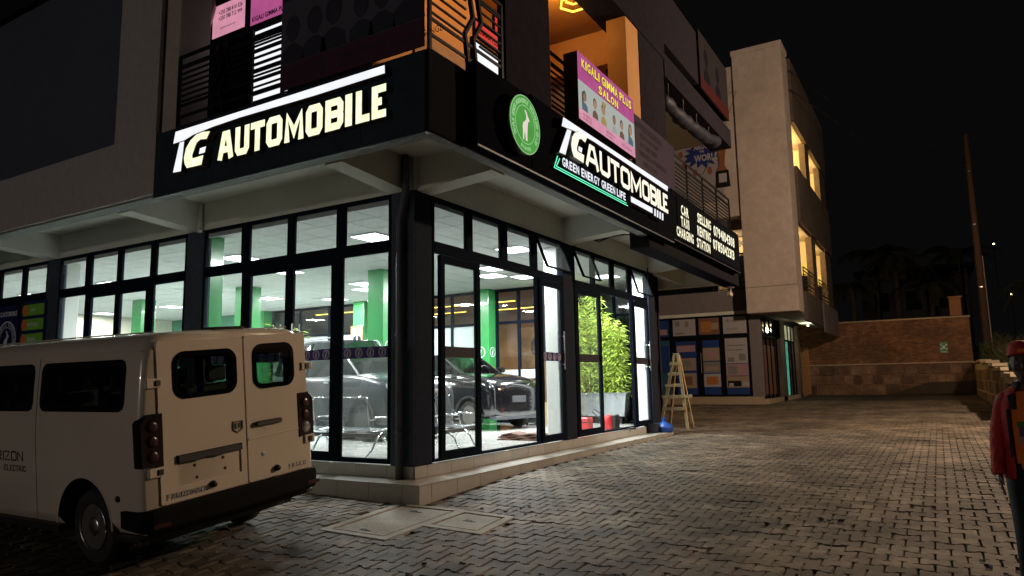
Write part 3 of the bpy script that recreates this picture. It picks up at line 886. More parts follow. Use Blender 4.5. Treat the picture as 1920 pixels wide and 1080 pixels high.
# -------- glazing
def frame_rect(mb, T, u0, u1, v0, v1, t, d0, d1, m=None, mu=None):
    """rectangular frame members between outer u0..u1, v0..v1 with thickness t"""
    mu = mu or t
    for (a, b, c, d) in ((u0, u0 + t, v0, v1), (u1 - t, u1, v0, v1), (u0 + t, u1 - t, v0, v0 + mu), (u0 + t, u1 - t, v1 - mu, v1)):
        mb.prism([(a, c), (b, c), (b, d), (a, d)], d0, d1, T, m)
def window(T, u0, u1, v0, v1, gm, t=.028, tilt=0.0, name="window"):
    w = MB(); 
    if tilt:
        hv = v1
        def TT(u, v, w_, T=T): 
            dv = hv - v; return T(u, hv - dv * cos(tilt) , w_ + dv * sin(tilt))
    else: TT = T
    frame_rect(w, TT, u0, u1, v0, v1, t, -.030, .022)
    f = w.build(name, M['frame'], bld)
    g = MB(); g.add([(u0 + t, v0 + t, 0), (u1 - t, v0 + t, 0), (u1 - t, v1 - t, 0), (u0 + t, v1 - t, 0)], [(0, 1, 2, 3)], None, TT)
    g.build("pane", gm, f, norm=False)
    return f
def door(T, u0, u1, v0, v1, gm, t=.085, handle=None, band=True, bandside=1, ang=0, name="door"):
    if ang:
        def TT(u, v, w_, T=T): 
            hinge = u0 if ang > 0 else u1; du = u - hinge; a = abs(ang)
            return T(hinge + du * cos(a), v, w_ + abs(du) * sin(a))
    else: TT = T
    w = MB(); frame_rect(w, TT, u0, u1, v0, v1, t, -.03, .030, mu=.12)
    d = w.build(name, M['frame'], bld)
    g = MB(); g.add([(u0 + t, v0 + .12, 0), (u1 - t, v0 + .12, 0), (u1 - t, v1 - .12, 0), (u0 + t, v1 - .12, 0)], [(0, 1, 2, 3)], None, TT)
    g.build("pane", gm, d, norm=False)
    if handle is not None:
        h = MB()
        for s in (1, -1):
            h.tube([(handle, 1.85, s * .075), (handle, 2.62, s * .075)], .013, 8, None, TT)
            for v in (1.95, 2.52): h.tube([(handle, v, s * .02), (handle, v, s * .075)], .009, 6, None, TT)
        h.build("handle", M['steel'], d)
    return d, TT
def band(T, u0, u1, m, emb, parent, step=.19, z=2.095, w=.006):
    b = MB(); b.add([(u0, z - .085, w), (u1, z - .085, w), (u1, z + .085, w), (u0, z + .085, w)], [(0, 1, 2, 3)], None, T)
    o = b.build("glass_band", m, parent, norm=False)
    if emb:
        n = int((u1 - u0) / step); 
        for i in range(n):
            c = u0 + (u1 - u0) * (i + .5) / n; e = MB()
            ring(e, c, z, .070, .008, w + .001, w + .003, T, PR['bwhite'], 20); ring(e, c, z, .050, .004, w + .001, w + .003, T, PR['bwhite'], 16)
            e.prism(goat_poly(c, z, .085), w + .001, w + .003, T, PR['bwhite'])
            e.build("goat_emblem", None, parent)

TA = onA(.0); TB = onB(.0)
def bayA(x1, gm, lower=True, posters=False):
    # x1: right hand column face; bay runs 4.48 m to the left
    fr = MB()
    frame_rect(fr, onA(.02), x1 - 4.48, x1, .45, 4.50, .045, -.06, .02)
    for a, b in ((-.98 - .14, -.98), (-2.13 - .12, -2.13), (-3.25 - .19, -3.25)):
        pass
    fr.prism([(x1 - 4.435, 3.64), (x1 - .045, 3.64), (x1 - .045, 3.77), (x1 - 4.435, 3.77)], -.05, .03, onA(.02))
    for a, b in ((-.98, -1.12), (-2.13, -2.25), (-3.25, -3.42)):
        fr.prism([(x1 + b, 3.77), (x1 + a, 3.77), (x1 + a, 4.455), (x1 + b, 4.455)], -.045, .025, onA(.02))
    for a, b in ((-1.03, -1.15), (-3.25, -3.37)):
        fr.prism([(x1 + b, .495), (x1 + a, .495), (x1 + a, 3.64), (x1 + b, 3.64)], -.045, .03, onA(.02))
    fr.build("glazing_frame", M['frame'], bld)
    T = onA(.02)
    for a, b in ((-.03, -.98), (-1.12, -2.13), (-2.25, -3.25), (-3.42, -4.45)):
        window(T, x1 + b, x1 + a, 3.77, 4.46, gm, .024)
    s1 = window(T, x1 - 1.03, x1 - .03, .49, 3.64, gm, .03, name="side_light"); s2 = window(T, x1 - 4.45, x1 - 3.37, .49, 3.64, gm, .03, name="side_light")
    d1, _ = door(T, x1 - 2.19, x1 - 1.15, .47, 3.64, gm, .085, x1 - 2.05)
    d2, _ = door(T, x1 - 3.25, x1 - 2.20, .47, 3.64, gm, .085, x1 - 2.32)
    if not posters:
        band(T, x1 - 1.00, x1 - .06, PR['purple'], True, s1); band(T, x1 - 4.42, x1 - 3.40, PR['purple'], True, s2)
        band(T, x1 - 2.105, x1 - 1.235, PR['purple'], True, d1); band(T, x1 - 3.165, x1 - 2.285, PR['purple'], True, d2)
    return s1
bayA(-.44, M['glassA']); bayA(-5.42, M['glassA']); bayA(-10.39, M['glass'], posters=True); bayA(-15.36, M['glass'], posters=True)

def bayB(y0, first):
    fr = MB(); L = 4.46; T = onB(-.02)
    frame_rect(fr, T, y0, y0 + L, .45, 4.50, .04, -.05, .03)
    fr.prism([(y0 + .04, 3.62), (y0 + L - .04, 3.62), (y0 + L - .04, 3.76), (y0 + .04, 3.76)], -.05, .035, T)
    M4 = ((.95, 1.09), (2.04, 2.22), (3.16, 3.36))
    for a, b in M4: fr.prism([(y0 + a, 3.76), (y0 + b, 3.76), (y0 + b, 4.46), (y0 + a, 4.46)], -.045, .03, T)
    fr.prism([(y0 + 3.30, .45), (y0 + 3.38, .45), (y0 + 3.38, 3.62), (y0 + 3.30, 3.62)], -.045, .03, T)
    if first: fr.prism([(y0 + 1.33, .45), (y0 + 1.36, .45), (y0 + 1.36, 3.62), (y0 + 1.33, 3.62)], -.045, .0, T)
    fr.build("glazing_frame", M['frame'], bld)
    tl = (0, 0, 0, .36) if first else (.36, 0, 0, .30)
    for k, (a, b) in enumerate(((.03, .95), (1.09, 2.04), (2.22, 3.16), (3.36, 4.43))):
        window(T, y0 + a, y0 + b, 3.765, 4.455, M['glass'], .03, tilt=tl[k])
    if first:
        d1, T1 = door(T, .64, 1.72, .47, 3.60, M['glass'], .11, None, ang=.02)
        band(T1, .75, 1.61, PR['purpled'], False, d1)
        d2, T2 = door(T, 3.80, 4.87, .47, 3.60, M['glass'], .11, 4.78, ang=-.03)
        band(T2, 3.91, 4.76, PR['purple'], True, d2, .20)
    else:
        d1, T1 = door(T, 5.46, 6.72, .47, 3.60, M['glass'], .11, None, ang=.02)
        band(T1, 5.57, 6.61, PR['purpled'], False, d1)
        d2, T2 = door(T, 8.76, 9.92, .47, 3.60, M['glass'], .11, 9.80, ang=-.02)
        band(T2, 8.87, 9.81, PR['purpled'], False, d2)
bayB(.44, True); bayB(5.42, False)

# rear partition with dark mullions, frosted lower panels, and the warm room behind
YP = 10.12
TP = onA(YP)
def partition(x0, x1, cols, lower):
    w = (x1 - x0) / cols
    fr = MB()
    for i in range(cols + 1):
        a = x0 + w * i; fr.prism([(a - .04, FZ), (a + .04, FZ), (a + .04, CZ), (a - .04, CZ)], -.04, .04, TP)
    for z in (FZ + .03, 3.40, CZ - .04): fr.prism([(x0 + .04, z - .04), (x1 - .04, z - .04), (x1 - .04, z + .04), (x0 + .04, z + .04)], -.035, .035, TP)
    fr.build("partition_frame", M['frame'], bld)
    for i in range(cols):
        a = x0 + w * i + .04; b = a + w - .08
        g = MB(); g.add([(a, 3.44, 0), (b, 3.44, 0), (b, CZ - .08, 0), (a, CZ - .08, 0)], [(0, 1, 2, 3)], None, TP); g.build("pane", M['glass'], bld, norm=False)
        g = MB(); g.add([(a, FZ + .07, 0), (b, FZ + .07, 0), (b, 3.36, 0), (a, 3.36, 0)], [(0, 1, 2, 3)], None, TP)
        g.build("pane", M['fglass'] if lower else M['glass'], bld, norm=False)
        if not lower:
            MB().prism([(a, 1.72), (b, 1.72), (b, 1.98), (a, 1.98)], .006, .010, TP).build("frosted_strip", M['fglass'], bld)
partition(-14.8, -10.45, 3, True); partition(-9.85, -5.45, 4, True); partition(-4.88, -3.34, 2, False)
part(MB().box(-21, -14.84, 10.1, 10.2, FZ, CZ), "inner_wall", M['greend'])
part(MB().box(-21, -3.3, 10.16, 16.4, .25, FZ - .01), "back_room_floor", M['wood'])
part(MB().box(-21, -3.3, 16.4, 16.5, .25, CZ + .1), "back_room_wall", M['orange'])
part(MB().box(-21, -3.3, 10.16, 16.4, CZ + .02, CZ + .12), "back_room_ceiling", M['brownc'])
part(MB().box(-3.34, -3.30, 10.16, 12.5, FZ, 2.2), "wing_wall", M['wood'])
part(MB().box(-3.34, -3.302, 10.20, 12.5, 2.2, 4.5), "wing_wall", M['upwall'])
for i, (x0, y0, x1, y1) in enumerate(((-14.2, 11.6, -10.9, 11.75), (-9.6, 12.4, -5.6, 12.52), (-13.6, 14.4, -9.0, 14.5), (-8.2, 14.6, -3.6, 14.72))):
    t = thing("light_strip", ["long yellow LED strip on the back room ceiling seen left through the glass", "yellow LED strip on the back room ceiling beside the green column", "far left yellow LED strip near the back room wall", "far right yellow LED strip near the back room wall"][i], "light strip", ((x0 + x1) / 2, (y0 + y1) / 2, CZ), group="LED strips in the back room")
    MB().box(-(x1 - x0) / 2, (x1 - x0) / 2, -.07, .07, -.06, 0).build("strip_housing", M['white'], t)
    MB().box(-(x1 - x0) / 2 + .02, (x1 - x0) / 2 - .02, -.05, .05, -.075, -.062).build("strip_diffuser", M['led'], t)
# glazed back of the planter bay
fr = MB(); TQ = onA(12.38)
for a in (-3.26, -2.0, -.79): fr.prism([(a - .03, FZ), (a + .03, FZ), (a + .03, CZ), (a - .03, CZ)], -.03, .03, TQ)
for z in (FZ + .03, 3.62, 4.38): fr.prism([(-3.2, z - .03), (-.8, z - .03), (-.8, z + .03), (-3.2, z + .03)], -.025, .025, TQ)
part(fr, "partition_frame", M['frame'])
part(MB().box(-3.25, -.76, 12.405, 12.415, FZ, CZ), "dark_backing_glass", M['dglass'])

# goat emblems on the green columns
def emblem(T, u, v, r, name="goat_emblem", m=PR['bwhite']):
    e = MB(); ring(e, u, v, r * .92, r * .12, .002, .006, T, m, 24); e.prism(goat_poly(u, v, r * 1.25), .002, .006, T, m); e.build(name, None, bld)
emblem(onA(9.70), -5.22, 2.52, .17); emblem(onB(-4.92), 9.90, 2.52, .15)
emblem(onA(4.95), -5.15, 2.52, .17); emblem(onB(-4.92), 5.2, 2.52, .17)

# rain pipe on the corner column
t = thing("rain_pipe", "round dark grey rain pipe running down the corner column face", "pipe", (-.19, -.10, 0))
MB().tube([(0, 0, zt), (0, 0, 3.55), (.0, .0, 4.05), (.13, -.03, 4.45), (.13, -.03, 5.0)], .055, 12).build("pipe_run", M['colpipe'], t, smooth=True)
for z in (.9, 2.3, 3.6): MB().tube([(0, 0, z), (0, 0, z + .05)], .064, 12).box(-.02, .02, .0, .1, z, z + .05).build("pipe_clamp", M['colpipe'], t)
t = thing("rain_pipe", "pale painted rain pipe beside the second column head", "pipe", (-4.97, -.07, 0))
MB().tube([(0, 0, 4.50), (0, 0, 5.0)], .045, 10).build("pipe_run", M['soffit'], t, smooth=True)
MB().tube([(0, 0, 4.45), (0, 0, 4.53)], .055, 10).build("pipe_socket", M['soffit'], t, smooth=True)

# ================================================================ MAIN SIGNS
# --- street-corner sign on the A fascia
sg = thing("shop_sign", "long white TG AUTOMOBILE lettering with a bar across its top on the black corner fascia", "shop sign", (-1.2, -1.70, 5.2))
T = lambda u, v, w: Vector((u + 1.2, -w, v - 5.2))
side = M['signside']
def sign_piece(name, poly, face, w0=.02, w1=.11, bev=0.0, T=T, parent=sg):
    mb = MB(); mb.prism(poly, w0, w1 - .004, T, side); mb.prism(offset_poly(poly, -.006), w1 - .0035, w1, T, face, back=False)
    return mb.build(name, None, parent)
sign_piece("top_bar", [(-3.19, 5.50), (.985, 5.515), (.99, 5.40), (-.26, 5.39), (-1.7, 5.405), (-2.30, 5.39), (-2.75, 5.36), (-2.955, 5.315), (-3.235, 5.31)], M['signW'])
sign_piece("letter", [(-2.960, 5.308), (-3.01, 4.84), (-3.21, 4.85), (-3.075, 5.308)], M['signW'])
GP = [(-2.31, 5.325), (-2.47, 5.35), (-2.63, 5.34), (-2.77, 5.27), (-2.87, 5.17), (-2.91, 5.03), (-2.89, 4.93), (-2.83, 4.85), (-2.48, 4.84), (-2.445, 4.99), (-2.61, 4.985), (-2.70, 4.985), (-2.71, 5.03), (-2.62, 5.20), (-2.54, 5.235), (-2.39, 5.215)]
sign_piece("letter", GP, M['signY'], .02, .14)
sign_piece("inner_square", [(-2.58, 5.125), (-2.43, 5.13), (-2.46, 5.03), (-2.60, 5.03)], M['signW'])
LA = [('A', -2.17, -1.84), ('U', -1.80, -1.50), ('T', -1.475, -1.185), ('O', -1.15, -.83), ('M', -.79, -.42), ('O', -.385, -.075), ('B', -.03, .29), ('I', .32, .44), ('L', .50, .735), ('E', .765, 1.0)]
for ch, a, b in LA:
    w = b - a; t = .104 if ch != 'I' else w
    mb = MB(); glyph(mb, ch, a, 4.85, w, .43, t, .02, .095, T, side)
    glyph(mb, ch, a + .004, 4.854, w - .008, .422, t - .008, .0952, .1, T, M['signY'])
    mb.build("letter", None, sg)

# --- side sign box
XB = 1.76
bx = thing("sign_box", "long black box fascia along the side carrying the round goat sign and the lit lettering", "sign box", (1.58, 0, 4.6))
MB().bbox(0.0, .17, -.93, .50, .0, 1.14, .008).build("box_panel", M['fascia2'], bx)
MB().bbox(0.0, .175, .505, 6.9, .0, 1.18, .008).build("box_panel", M['fascia2'], bx)
MB().bbox(0.0, .175, 6.905, 13.1, .08, 1.24, .008).build("box_panel", M['fascia2'], bx)
MB().box(.176, .190, -.93, 6.9, -.01, .012).box(.178, .19, 6.92, 13.1, .075, .09).build("box_trim", M['colpipe'], bx)
TBx = onB(XB)
# round goat emblem
rg = thing("round_sign", "round green backlit disc with a white goat on the black fascia", "round sign", (XB, .08, 5.145))
Tr = lambda u, v, w: Vector((w, u - .08, v - 5.145))
RU, RV = .43, .42
MB().prism([(0.08 + RU * cos(2 * pi * i / 40), 5.145 + RV * sin(2 * pi * i / 40)) for i in range(40)], .01, .13, Tr).build("disc_body", M['blackp'], rg)
MB().prism([(0.08 + RU * .985 * cos(2 * pi * i / 40), 5.145 + RV * .985 * sin(2 * pi * i / 40)) for i in range(40)], .1302, .134, Tr).build("disc_face", M['logoG'], rg)
mb = MB(); ring(mb, .08, 5.145, .272, .010, .135, .137, Tr, M['logoT'], 36); ring(mb, .08, 5.145, .410, .010, .135, .137, Tr, M['logoT'], 36)
mb.build("emblem_ring", None, rg)
MB().prism(goat_poly(.09, 5.14, .44), .1355, .1385, Tr, M['logoW']).build("goat_emblem", None, rg)
def ringtext(s, cx, cz, r, a0, a1, h, T, m, w0, parent, flip=False):
    mb = MB(); n = len(s)
    for i, ch in enumerate(s):
        if ch == ' ': continue
        a = radians(a0 + (a1 - a0) * i / (n - 1)); ca, sa = cos(a), sin(a)
        def TT(u, v, w, a=a, ca=ca, sa=sa):
            rr_ = r + (v if not flip else -v); t = u if not flip else -u
            return T(cx + rr_ * ca + t * sa, cz + rr_ * sa - t * ca, w)
        glyph(mb, ch, -h * .33, -h / 2, h * .66, h, h * .17, w0, w0 + .002, TT, m)
    mb.build("emblem_text", None, parent, kind="stuff")
ringtext("TRIPLE GOATS AUTOMOBILE TECHNOLOGY CO LTD", .08, 5.145, .340, 215, -35, .062, Tr, M['logoT'], .1355, rg)
ringtext("RWANDA", .08, 5.145, .340, 250, 290, .05, Tr, M['logoT'], .1355, rg, True)

s2 = thing("shop_sign", "side TG AUTOMOBILE sign with long white top bar and rounded outline letters", "shop sign", (XB, 3.8, 5.3))
T2 = lambda u, v, w: Vector((w, u - 3.8, v - 5.3))
P = dict(T=T2, parent=s2)
sign_piece("top_bar", [(1.26, 5.50), (1.33, 5.67), (6.33, 5.725), (6.28, 5.60), (2.51, 5.60), (2.0, 5.58), (1.62, 5.545), (1.45, 5.52)], M['signW'], **P)
sign_piece("letter", [(1.455, 5.515), (1.615, 5.538), (1.37, 5.07), (1.15, 5.05)], M['signW'], **P)
kx = lambda p: (1.5 + (p[0] + 2.91) * 1.02, 5.08 + (p[1] - 4.84) * .98)
sign_piece("letter", [kx(p) for p in GP], M['signC'], .02, .15, T=T2, parent=s2)
sign_piece("inner_square", [kx(p) for p in [(-2.56, 5.12), (-2.42, 5.125), (-2.45, 5.03), (-2.58, 5.03)]], M['signW'], **P)
LB = [('A', 2.17, 2.68), ('U', 2.74, 3.18), ('T', 3.22, 3.62), ('O', 3.68, 4.14), ('M', 4.18, 4.72), ('O', 4.78, 5.20), ('B', 5.24, 5.62), ('I', 5.64, 5.76), ('L', 5.78, 6.00), ('E', 6.02, 6.32)]
for ch, a, b in LB:
    w = b - a; t = .088 if ch != 'I' else .10
    mb = MB(); zb = 5.12
    glyph(mb, ch, a, zb, w, .41, t, .02, .085, T2, side)
    glyph(mb, ch, a + .004, zb + .004, w - .008, .402, t - .008, .0852, .09, T2, M['signC'])
    mb.build("letter", None, s2)
sign_piece("lower_bar", [(4.09, 5.02), (5.28, 5.035), (5.26, 4.915), (4.09, 4.905)], M['signW'], **P)
for i in range(4):
    a = 5.35 + .155 * i
    sign_piece("lower_tick", [(a, 4.89), (a + .095, 4.89), (a + .12, 5.05), (a + .03, 5.05)], M['signW'], **P)
# green energy line with neon outline
s3 = thing("slogan_sign", "small white GREEN ENERGY GREEN LIFE lettering inside a green neon outline", "slogan sign", (XB, 2.6, 4.95))
T3 = lambda u, v, w: Vector((w, u - 2.6, v - 4.95))
wordf("GREEN ENERGY GREEN LIFE", 1.36, 3.98, 4.915, .140, T3, M['signW'], .05, s3, bold=.03)
for d, nm in ((0, "neon_tube"), (.07, "neon_tube")):
    MB().tube([(.035, 1.24 + d - 2.6, 5.03 - d * .3 - 4.95), (.035, 1.12 + d - 2.6, 4.82 + d * .5 - 4.95), (.035, 4.1 - d - 2.6, 4.845 + d * .5 - 4.95)], .008, 6).build(nm, M['neong'], s3)
MB().box(0.0, .028, -1.5, 1.5, -.14, -.12).build("neon_track", M['fascia2'], s3)

# led text block
s4 = thing("text_sign", "far end lit text block listing car selling, taxi, renting, charging station and two phone numbers", "text sign", (XB, 9.6, 5.2))
T4 = lambda u, v, w: Vector((w, u - 9.6, v - 5.2))
def ledword(s, x0, x1, z, h): wordf(s, x0, x1, z, h, T4, M['signR'], .024, s4, bold=.03)
MB().box(-.0, .012, -2.4, 3.2, -.45, .52).build("text_backing", M['fascia2'], s4)
ledword("CAR", 7.45, 8.05, 5.36, .23); ledword("SELLING", 8.75, 9.98, 5.42, .24)
ledword("TAXI", 7.40, 8.05, 5.08, .23); ledword("RENTING", 8.70, 9.90, 5.09, .24)
ledword("CHARGING", 7.05, 8.35, 4.80, .22); ledword("STATION", 8.60, 9.80, 4.78, .23)
ledword("0794104308", 10.2, 12.45, 5.34, .27); ledword("0785042313", 10.08, 12.35, 4.97, .26)

# ================================================================ UPPER STOREYS OF THE SHOWROOM BUILDING
part(MB().box(-30, 1.49, -1.60, 13.8, 5.17, 5.24), "balcony_floor", M['slabdark'])
part(MB().box(-30, -.98, 0.0, .14, 5.24, 9.6), "upper_wall", M['upwall'])
part(MB().box(-1.12, -.98, .145, 6.0, 5.24, 9.6), "upper_wall", M['orange'])
part(MB().box(-3.2, .9, 6.0, 6.15, 5.24, 9.5), "cross_wall", M['stucco'])
part(MB().bbox(-.97, 1.1, 5.55, 5.995, 8.45, 9.25, .01), "cross_beam", M['orange'])
part(MB().box(-30, 1.49, -1.6, 6.0, 9.50, 9.62), "upper_ceiling", M['orange'])
part(MB().box(-8, 1.49, 6.16, 13.85, 9.02, 9.14), "upper_ceiling", M['cream'])
part(MB().bbox(1.40, 1.54, .17, 1.58, 5.64, 9.5, .012), "pillar", M['upwall'])
part(MB().bbox(.75, 1.54, 5.79, 7.44, 5.64, 9.5, .012), "pillar", M['upwall'])
part(MB().bbox(1.10, 1.53, 5.06, 5.785, 5.64, 9.5, .012), "pillar", M['orange'])  # stands for the next pillar's lamp-lit side, orange light put into colour
part(MB().bbox(-4.05, -3.50, -1.60, -1.05, 5.25, 9.5, .012), "pillar", M['stucco'])
part(MB().bbox(1.0, 1.55, -1.68, -1.1, 7.9, 9.5, .012), "pillar", M['upwall'])
part(MB().box(.9, 1.56, -1.7, 7.5, 9.15, 9.66), "edge_girder", M['upwall'])
part(MB().box(.9, 1.545, 7.50, 13.85, 8.76, 9.34), "edge_girder", M['upwall'])
part(MB().box(1.2, 1.50, -1.69, 13.85, 9.67, 11.2), "upper_parapet", M['upwall'])
part(MB().box(-30, 1.19, -1.69, -1.4, 9.2, 11.2), "upper_parapet", M['upwall'])
part(MB().box(-30, -5.03, -1.55, -1.50, 5.69, 9.5), "dark_opening_sheet", M['open_dark'])  # sheet standing for the dark interior of the opening
part(MB().box(-30, 1.2, 0, 13.8, 9.7, 9.85), "roof_slab", M['upwall'])

# wall openings behind the A balcony
def litpane(name, label, cat, u0, u1, v0, v1, mface, texts=(), T=onA(-.02), group=None):
    t = thing(name, label, cat, tuple(T((u0 + u1) / 2, v0, 0)), group=group)
    org = t.location.copy(); TT = lambda u, v, w: T(u, v, w) - org
    fr = MB(); frame_rect(fr, TT, u0 - .05, u1 + .05, v0 - .05, v1 + .05, .05, -.01, .03); fr.build("frame", M['frame'], t)
    MB().prism([(u0, v0), (u1, v0), (u1, v1), (u0, v1)], .002, .01, TT, mface).build("lit_face", None, t)
    for (s, h, x, z, m, b, mx) in texts:
        q = textmesh(s, h, TT, m, .0, .013, x0=x, z=z, bold=b, xs=.8)
        wd = 0; q.build("lettering", None, t)
    return t, TT
litpane("window_poster", "pink lit window poster with phone numbers, furthest left above the balcony rail", "window poster", -4.89, -3.93, 8.20, 8.86, M['pinkL'],
        [("+250 788 810 526", .085, -4.72, 8.66, PR['ink'], .02, 0), ("+250 788 712 999", .085, -4.72, 8.54, PR['ink'], .02, 0), ("kigaligimmaplussalon", .05, -4.66, 8.36, PR['ink'], .0, 0)], group="pink window posters")
litpane("window_poster", "pink lit window poster reading KIGALI GIMMA PLUS above the balcony rail", "window poster", -3.80, -2.72, 8.16, 8.86, M['pinkE'],
        [("KIGALI GIMMA PLUS", .095, -3.75, 8.24, PR['ink'], .03, 0)], group="pink window posters")
w, TT = litpane("lit_window", "white lit window showing between the bars of the corner balcony", "window", -3.72, -2.75, 6.45, 8.02, M['warmwin'])
for i in range(11): MB().prism([(-3.72, 6.50 + .14 * i), (-2.75, 6.50 + .14 * i), (-2.75, 6.54 + .14 * i), (-3.72, 6.54 + .14 * i)], .03, .045, TT, M['rail']).build("slat", None, w)
part(MB().bbox(-5.9, -5.3, -.03, -.004, 5.3, 8.9, .01), "balcony_door", M['frame'])
t = thing("rain_pipe", "beige rain pipe on the wall behind the corner balcony", "pipe", (-5.02, -.08, 5.3))
MB().tube([(0, 0, 0), (0, 0, 3.0), (.2, 0, 3.5), (.2, 0, 4.2)], .05, 8).build("pipe_run", M['stucco'], t, smooth=True)
# behind the B corner rail: posters and lit panes on the wall painted in lamp orange
TO = onB(-.97)
for (nm, lb, u0, u1, v0, v1, mm, tx) in (
    ("wall_poster", "red poster fragment behind the corner railing, uppermost", 3.9, 4.5, 9.0, 9.42, emit("red_lightbox", (.85, .05, .03), .8), ()),
    ("wall_poster", "red poster reading GIMMA PLUS behind the corner railing", 3.15, 4.35, 8.62, 8.92, emit("red_lightbox_low", (.85, .07, .05), .8), (("GIMMA PLUS", .13, 3.3, 8.70, PR['ink'], .03, 0),)),
    ("lit_window", "narrow white lit window behind the corner railing", 3.05, 4.2, 7.25, 8.45, M['warmwin'], ())):
    litpane(nm, lb, "window" if nm == "lit_window" else "poster", u0, u1, v0, v1, mm, tx, T=TO)
part(MB().prism([(1.2, 5.3), (2.9, 5.3), (2.9, 7.9), (1.2, 7.9)], .0, .03, TO), "wood_door", M['wood'])

# orange lamp in the side balcony
t = thing("pendant_lamp", "hexagonal orange ceiling lamp above the salon light box", "lamp", (.75, 4.25, 9.48))
for r in (.30, .18):
    MB().tube([(r * cos(i * pi / 3), r * sin(i * pi / 3), -.22 if r > .2 else -.12) for i in range(7)], .022, 6).build("lamp_ring", M['oled'], t)
MB().tube([(0, 0, 0), (0, 0, -.2)], .012, 6).build("lamp_stem", M['rail'], t)
ld = bpy.data.lights.new("balcony_glow", 'POINT'); ld.energy = 26; ld.color = (1, .55, .15); ld.shadow_soft_size = .25
lo = bpy.data.objects.new("balcony_glow", ld); COL.objects.link(lo); lo.location = (.45, 4.0, 9.0)
ld = bpy.data.lights.new("corner_glow", 'POINT'); ld.energy = 22; ld.color = (1, .50, .14); ld.shadow_soft_size = .2
lo = bpy.data.objects.new("corner_glow", ld); COL.objects.link(lo); lo.location = (.1, 1.8, 8.9)
t = thing("ceiling_bulb", "small bare bulb under the cream balcony ceiling", "bulb", (-1.5, 10.0, 9.0))
MB().lathe([(.0, -.12), (.05, -.09), (.05, -.04), (.02, 0)], 10).build("bulb_glass", M['wbulb'], t)
ld = bpy.data.lights.new("bulb_glow", 'POINT'); ld.energy = 26; ld.color = (1, .80, .50); ld.shadow_soft_size = .15
lo = bpy.data.objects.new("bulb_glow", ld); COL.objects.link(lo); lo.location = (-1.5, 10.0, 8.75)

# ---- balcony railings with a broken-line pattern
def railing(T, u0, u1, v0, v1, label, kinks=(), posts=None, loc=None, group=None, bars=9):
    t = thing("balcony_railing", label, "railing", tuple(T((u0 + u1) / 2, v0, 0)), group=group)
    org = t.location.copy(); TT = lambda u, v, w: T(u, v, w) - org
    posts = posts or [u0 + (u1 - u0) * i / max(1, round((u1 - u0) / 1.1)) for i in range(max(1, round((u1 - u0) / 1.1)) + 1)]
    for p in posts:
        MB().prism([(p - .025, v0), (p + .025, v0), (p + .025, v1), (p - .025, v1)], -.02, .02, TT).build("post", M['rail'], t)
    H = v1 - v0
    def bar(a, b, v, th):
        MB().prism([(a, v - th), (b, v - th), (b, v + th), (a, v + th)], -.012, .012, TT).build("rail_bar", M['rail'], t)
    bar(u0, u1, v1, .028); bar(u0, u1, v1 - .13 * H, .015); bar(u0, u1, v0 + .03, .02); bar(u0, u1, v0 + .17 * H, .02); bar(u0, u1, v0 + .32 * H, .02)
    segs = []; a = u0
    for k in kinks: segs.append((a, k - .16)); a = k + .16
    segs.append((a, u1))
    for (a, b) in segs:
        if b - a < .1: continue
        for i in range(bars - 2):
            bar(a, b, v0 + H * (.38 + .46 * i / (bars - 3)), .012)
    for k in kinks:
        for d in (-.10, .10):
            P = [(k + d, v0), (k + d - .10, v0 + .40 * H), (k + d + .10, v0 + .62 * H), (k + d - .04, v1)]
            mb = MB(); ribbon(mb, P, .045, -.025, .03, TT); mb.build("kinked_post", M['rail'], t)
    return t
railing(onA(-1.60), -3.48, -1.06, 5.64, 6.84, "black corner balcony railing with a kinked upright, left of the dark salon banner", kinks=(-2.45,), posts=[-3.46, -1.74, -1.08])
railing(onB(1.50), -1.62, .15, 5.64, 7.05, "black corner railing with the kinked bars against orange light", kinks=(-.62,), posts=[-1.58, .12], bars=8)
railing(onB(1.46), 1.60, 5.0, 5.66, 7.0, "black railing behind the pink salon light box", posts=[1.62, 2.5, 3.6, 4.9])
railing(onB(1.50), 7.74, 13.3, 5.70, 6.98, "long black balcony railing above the phone number sign", posts=[7.76, 9.0, 10.4, 11.8, 13.25])

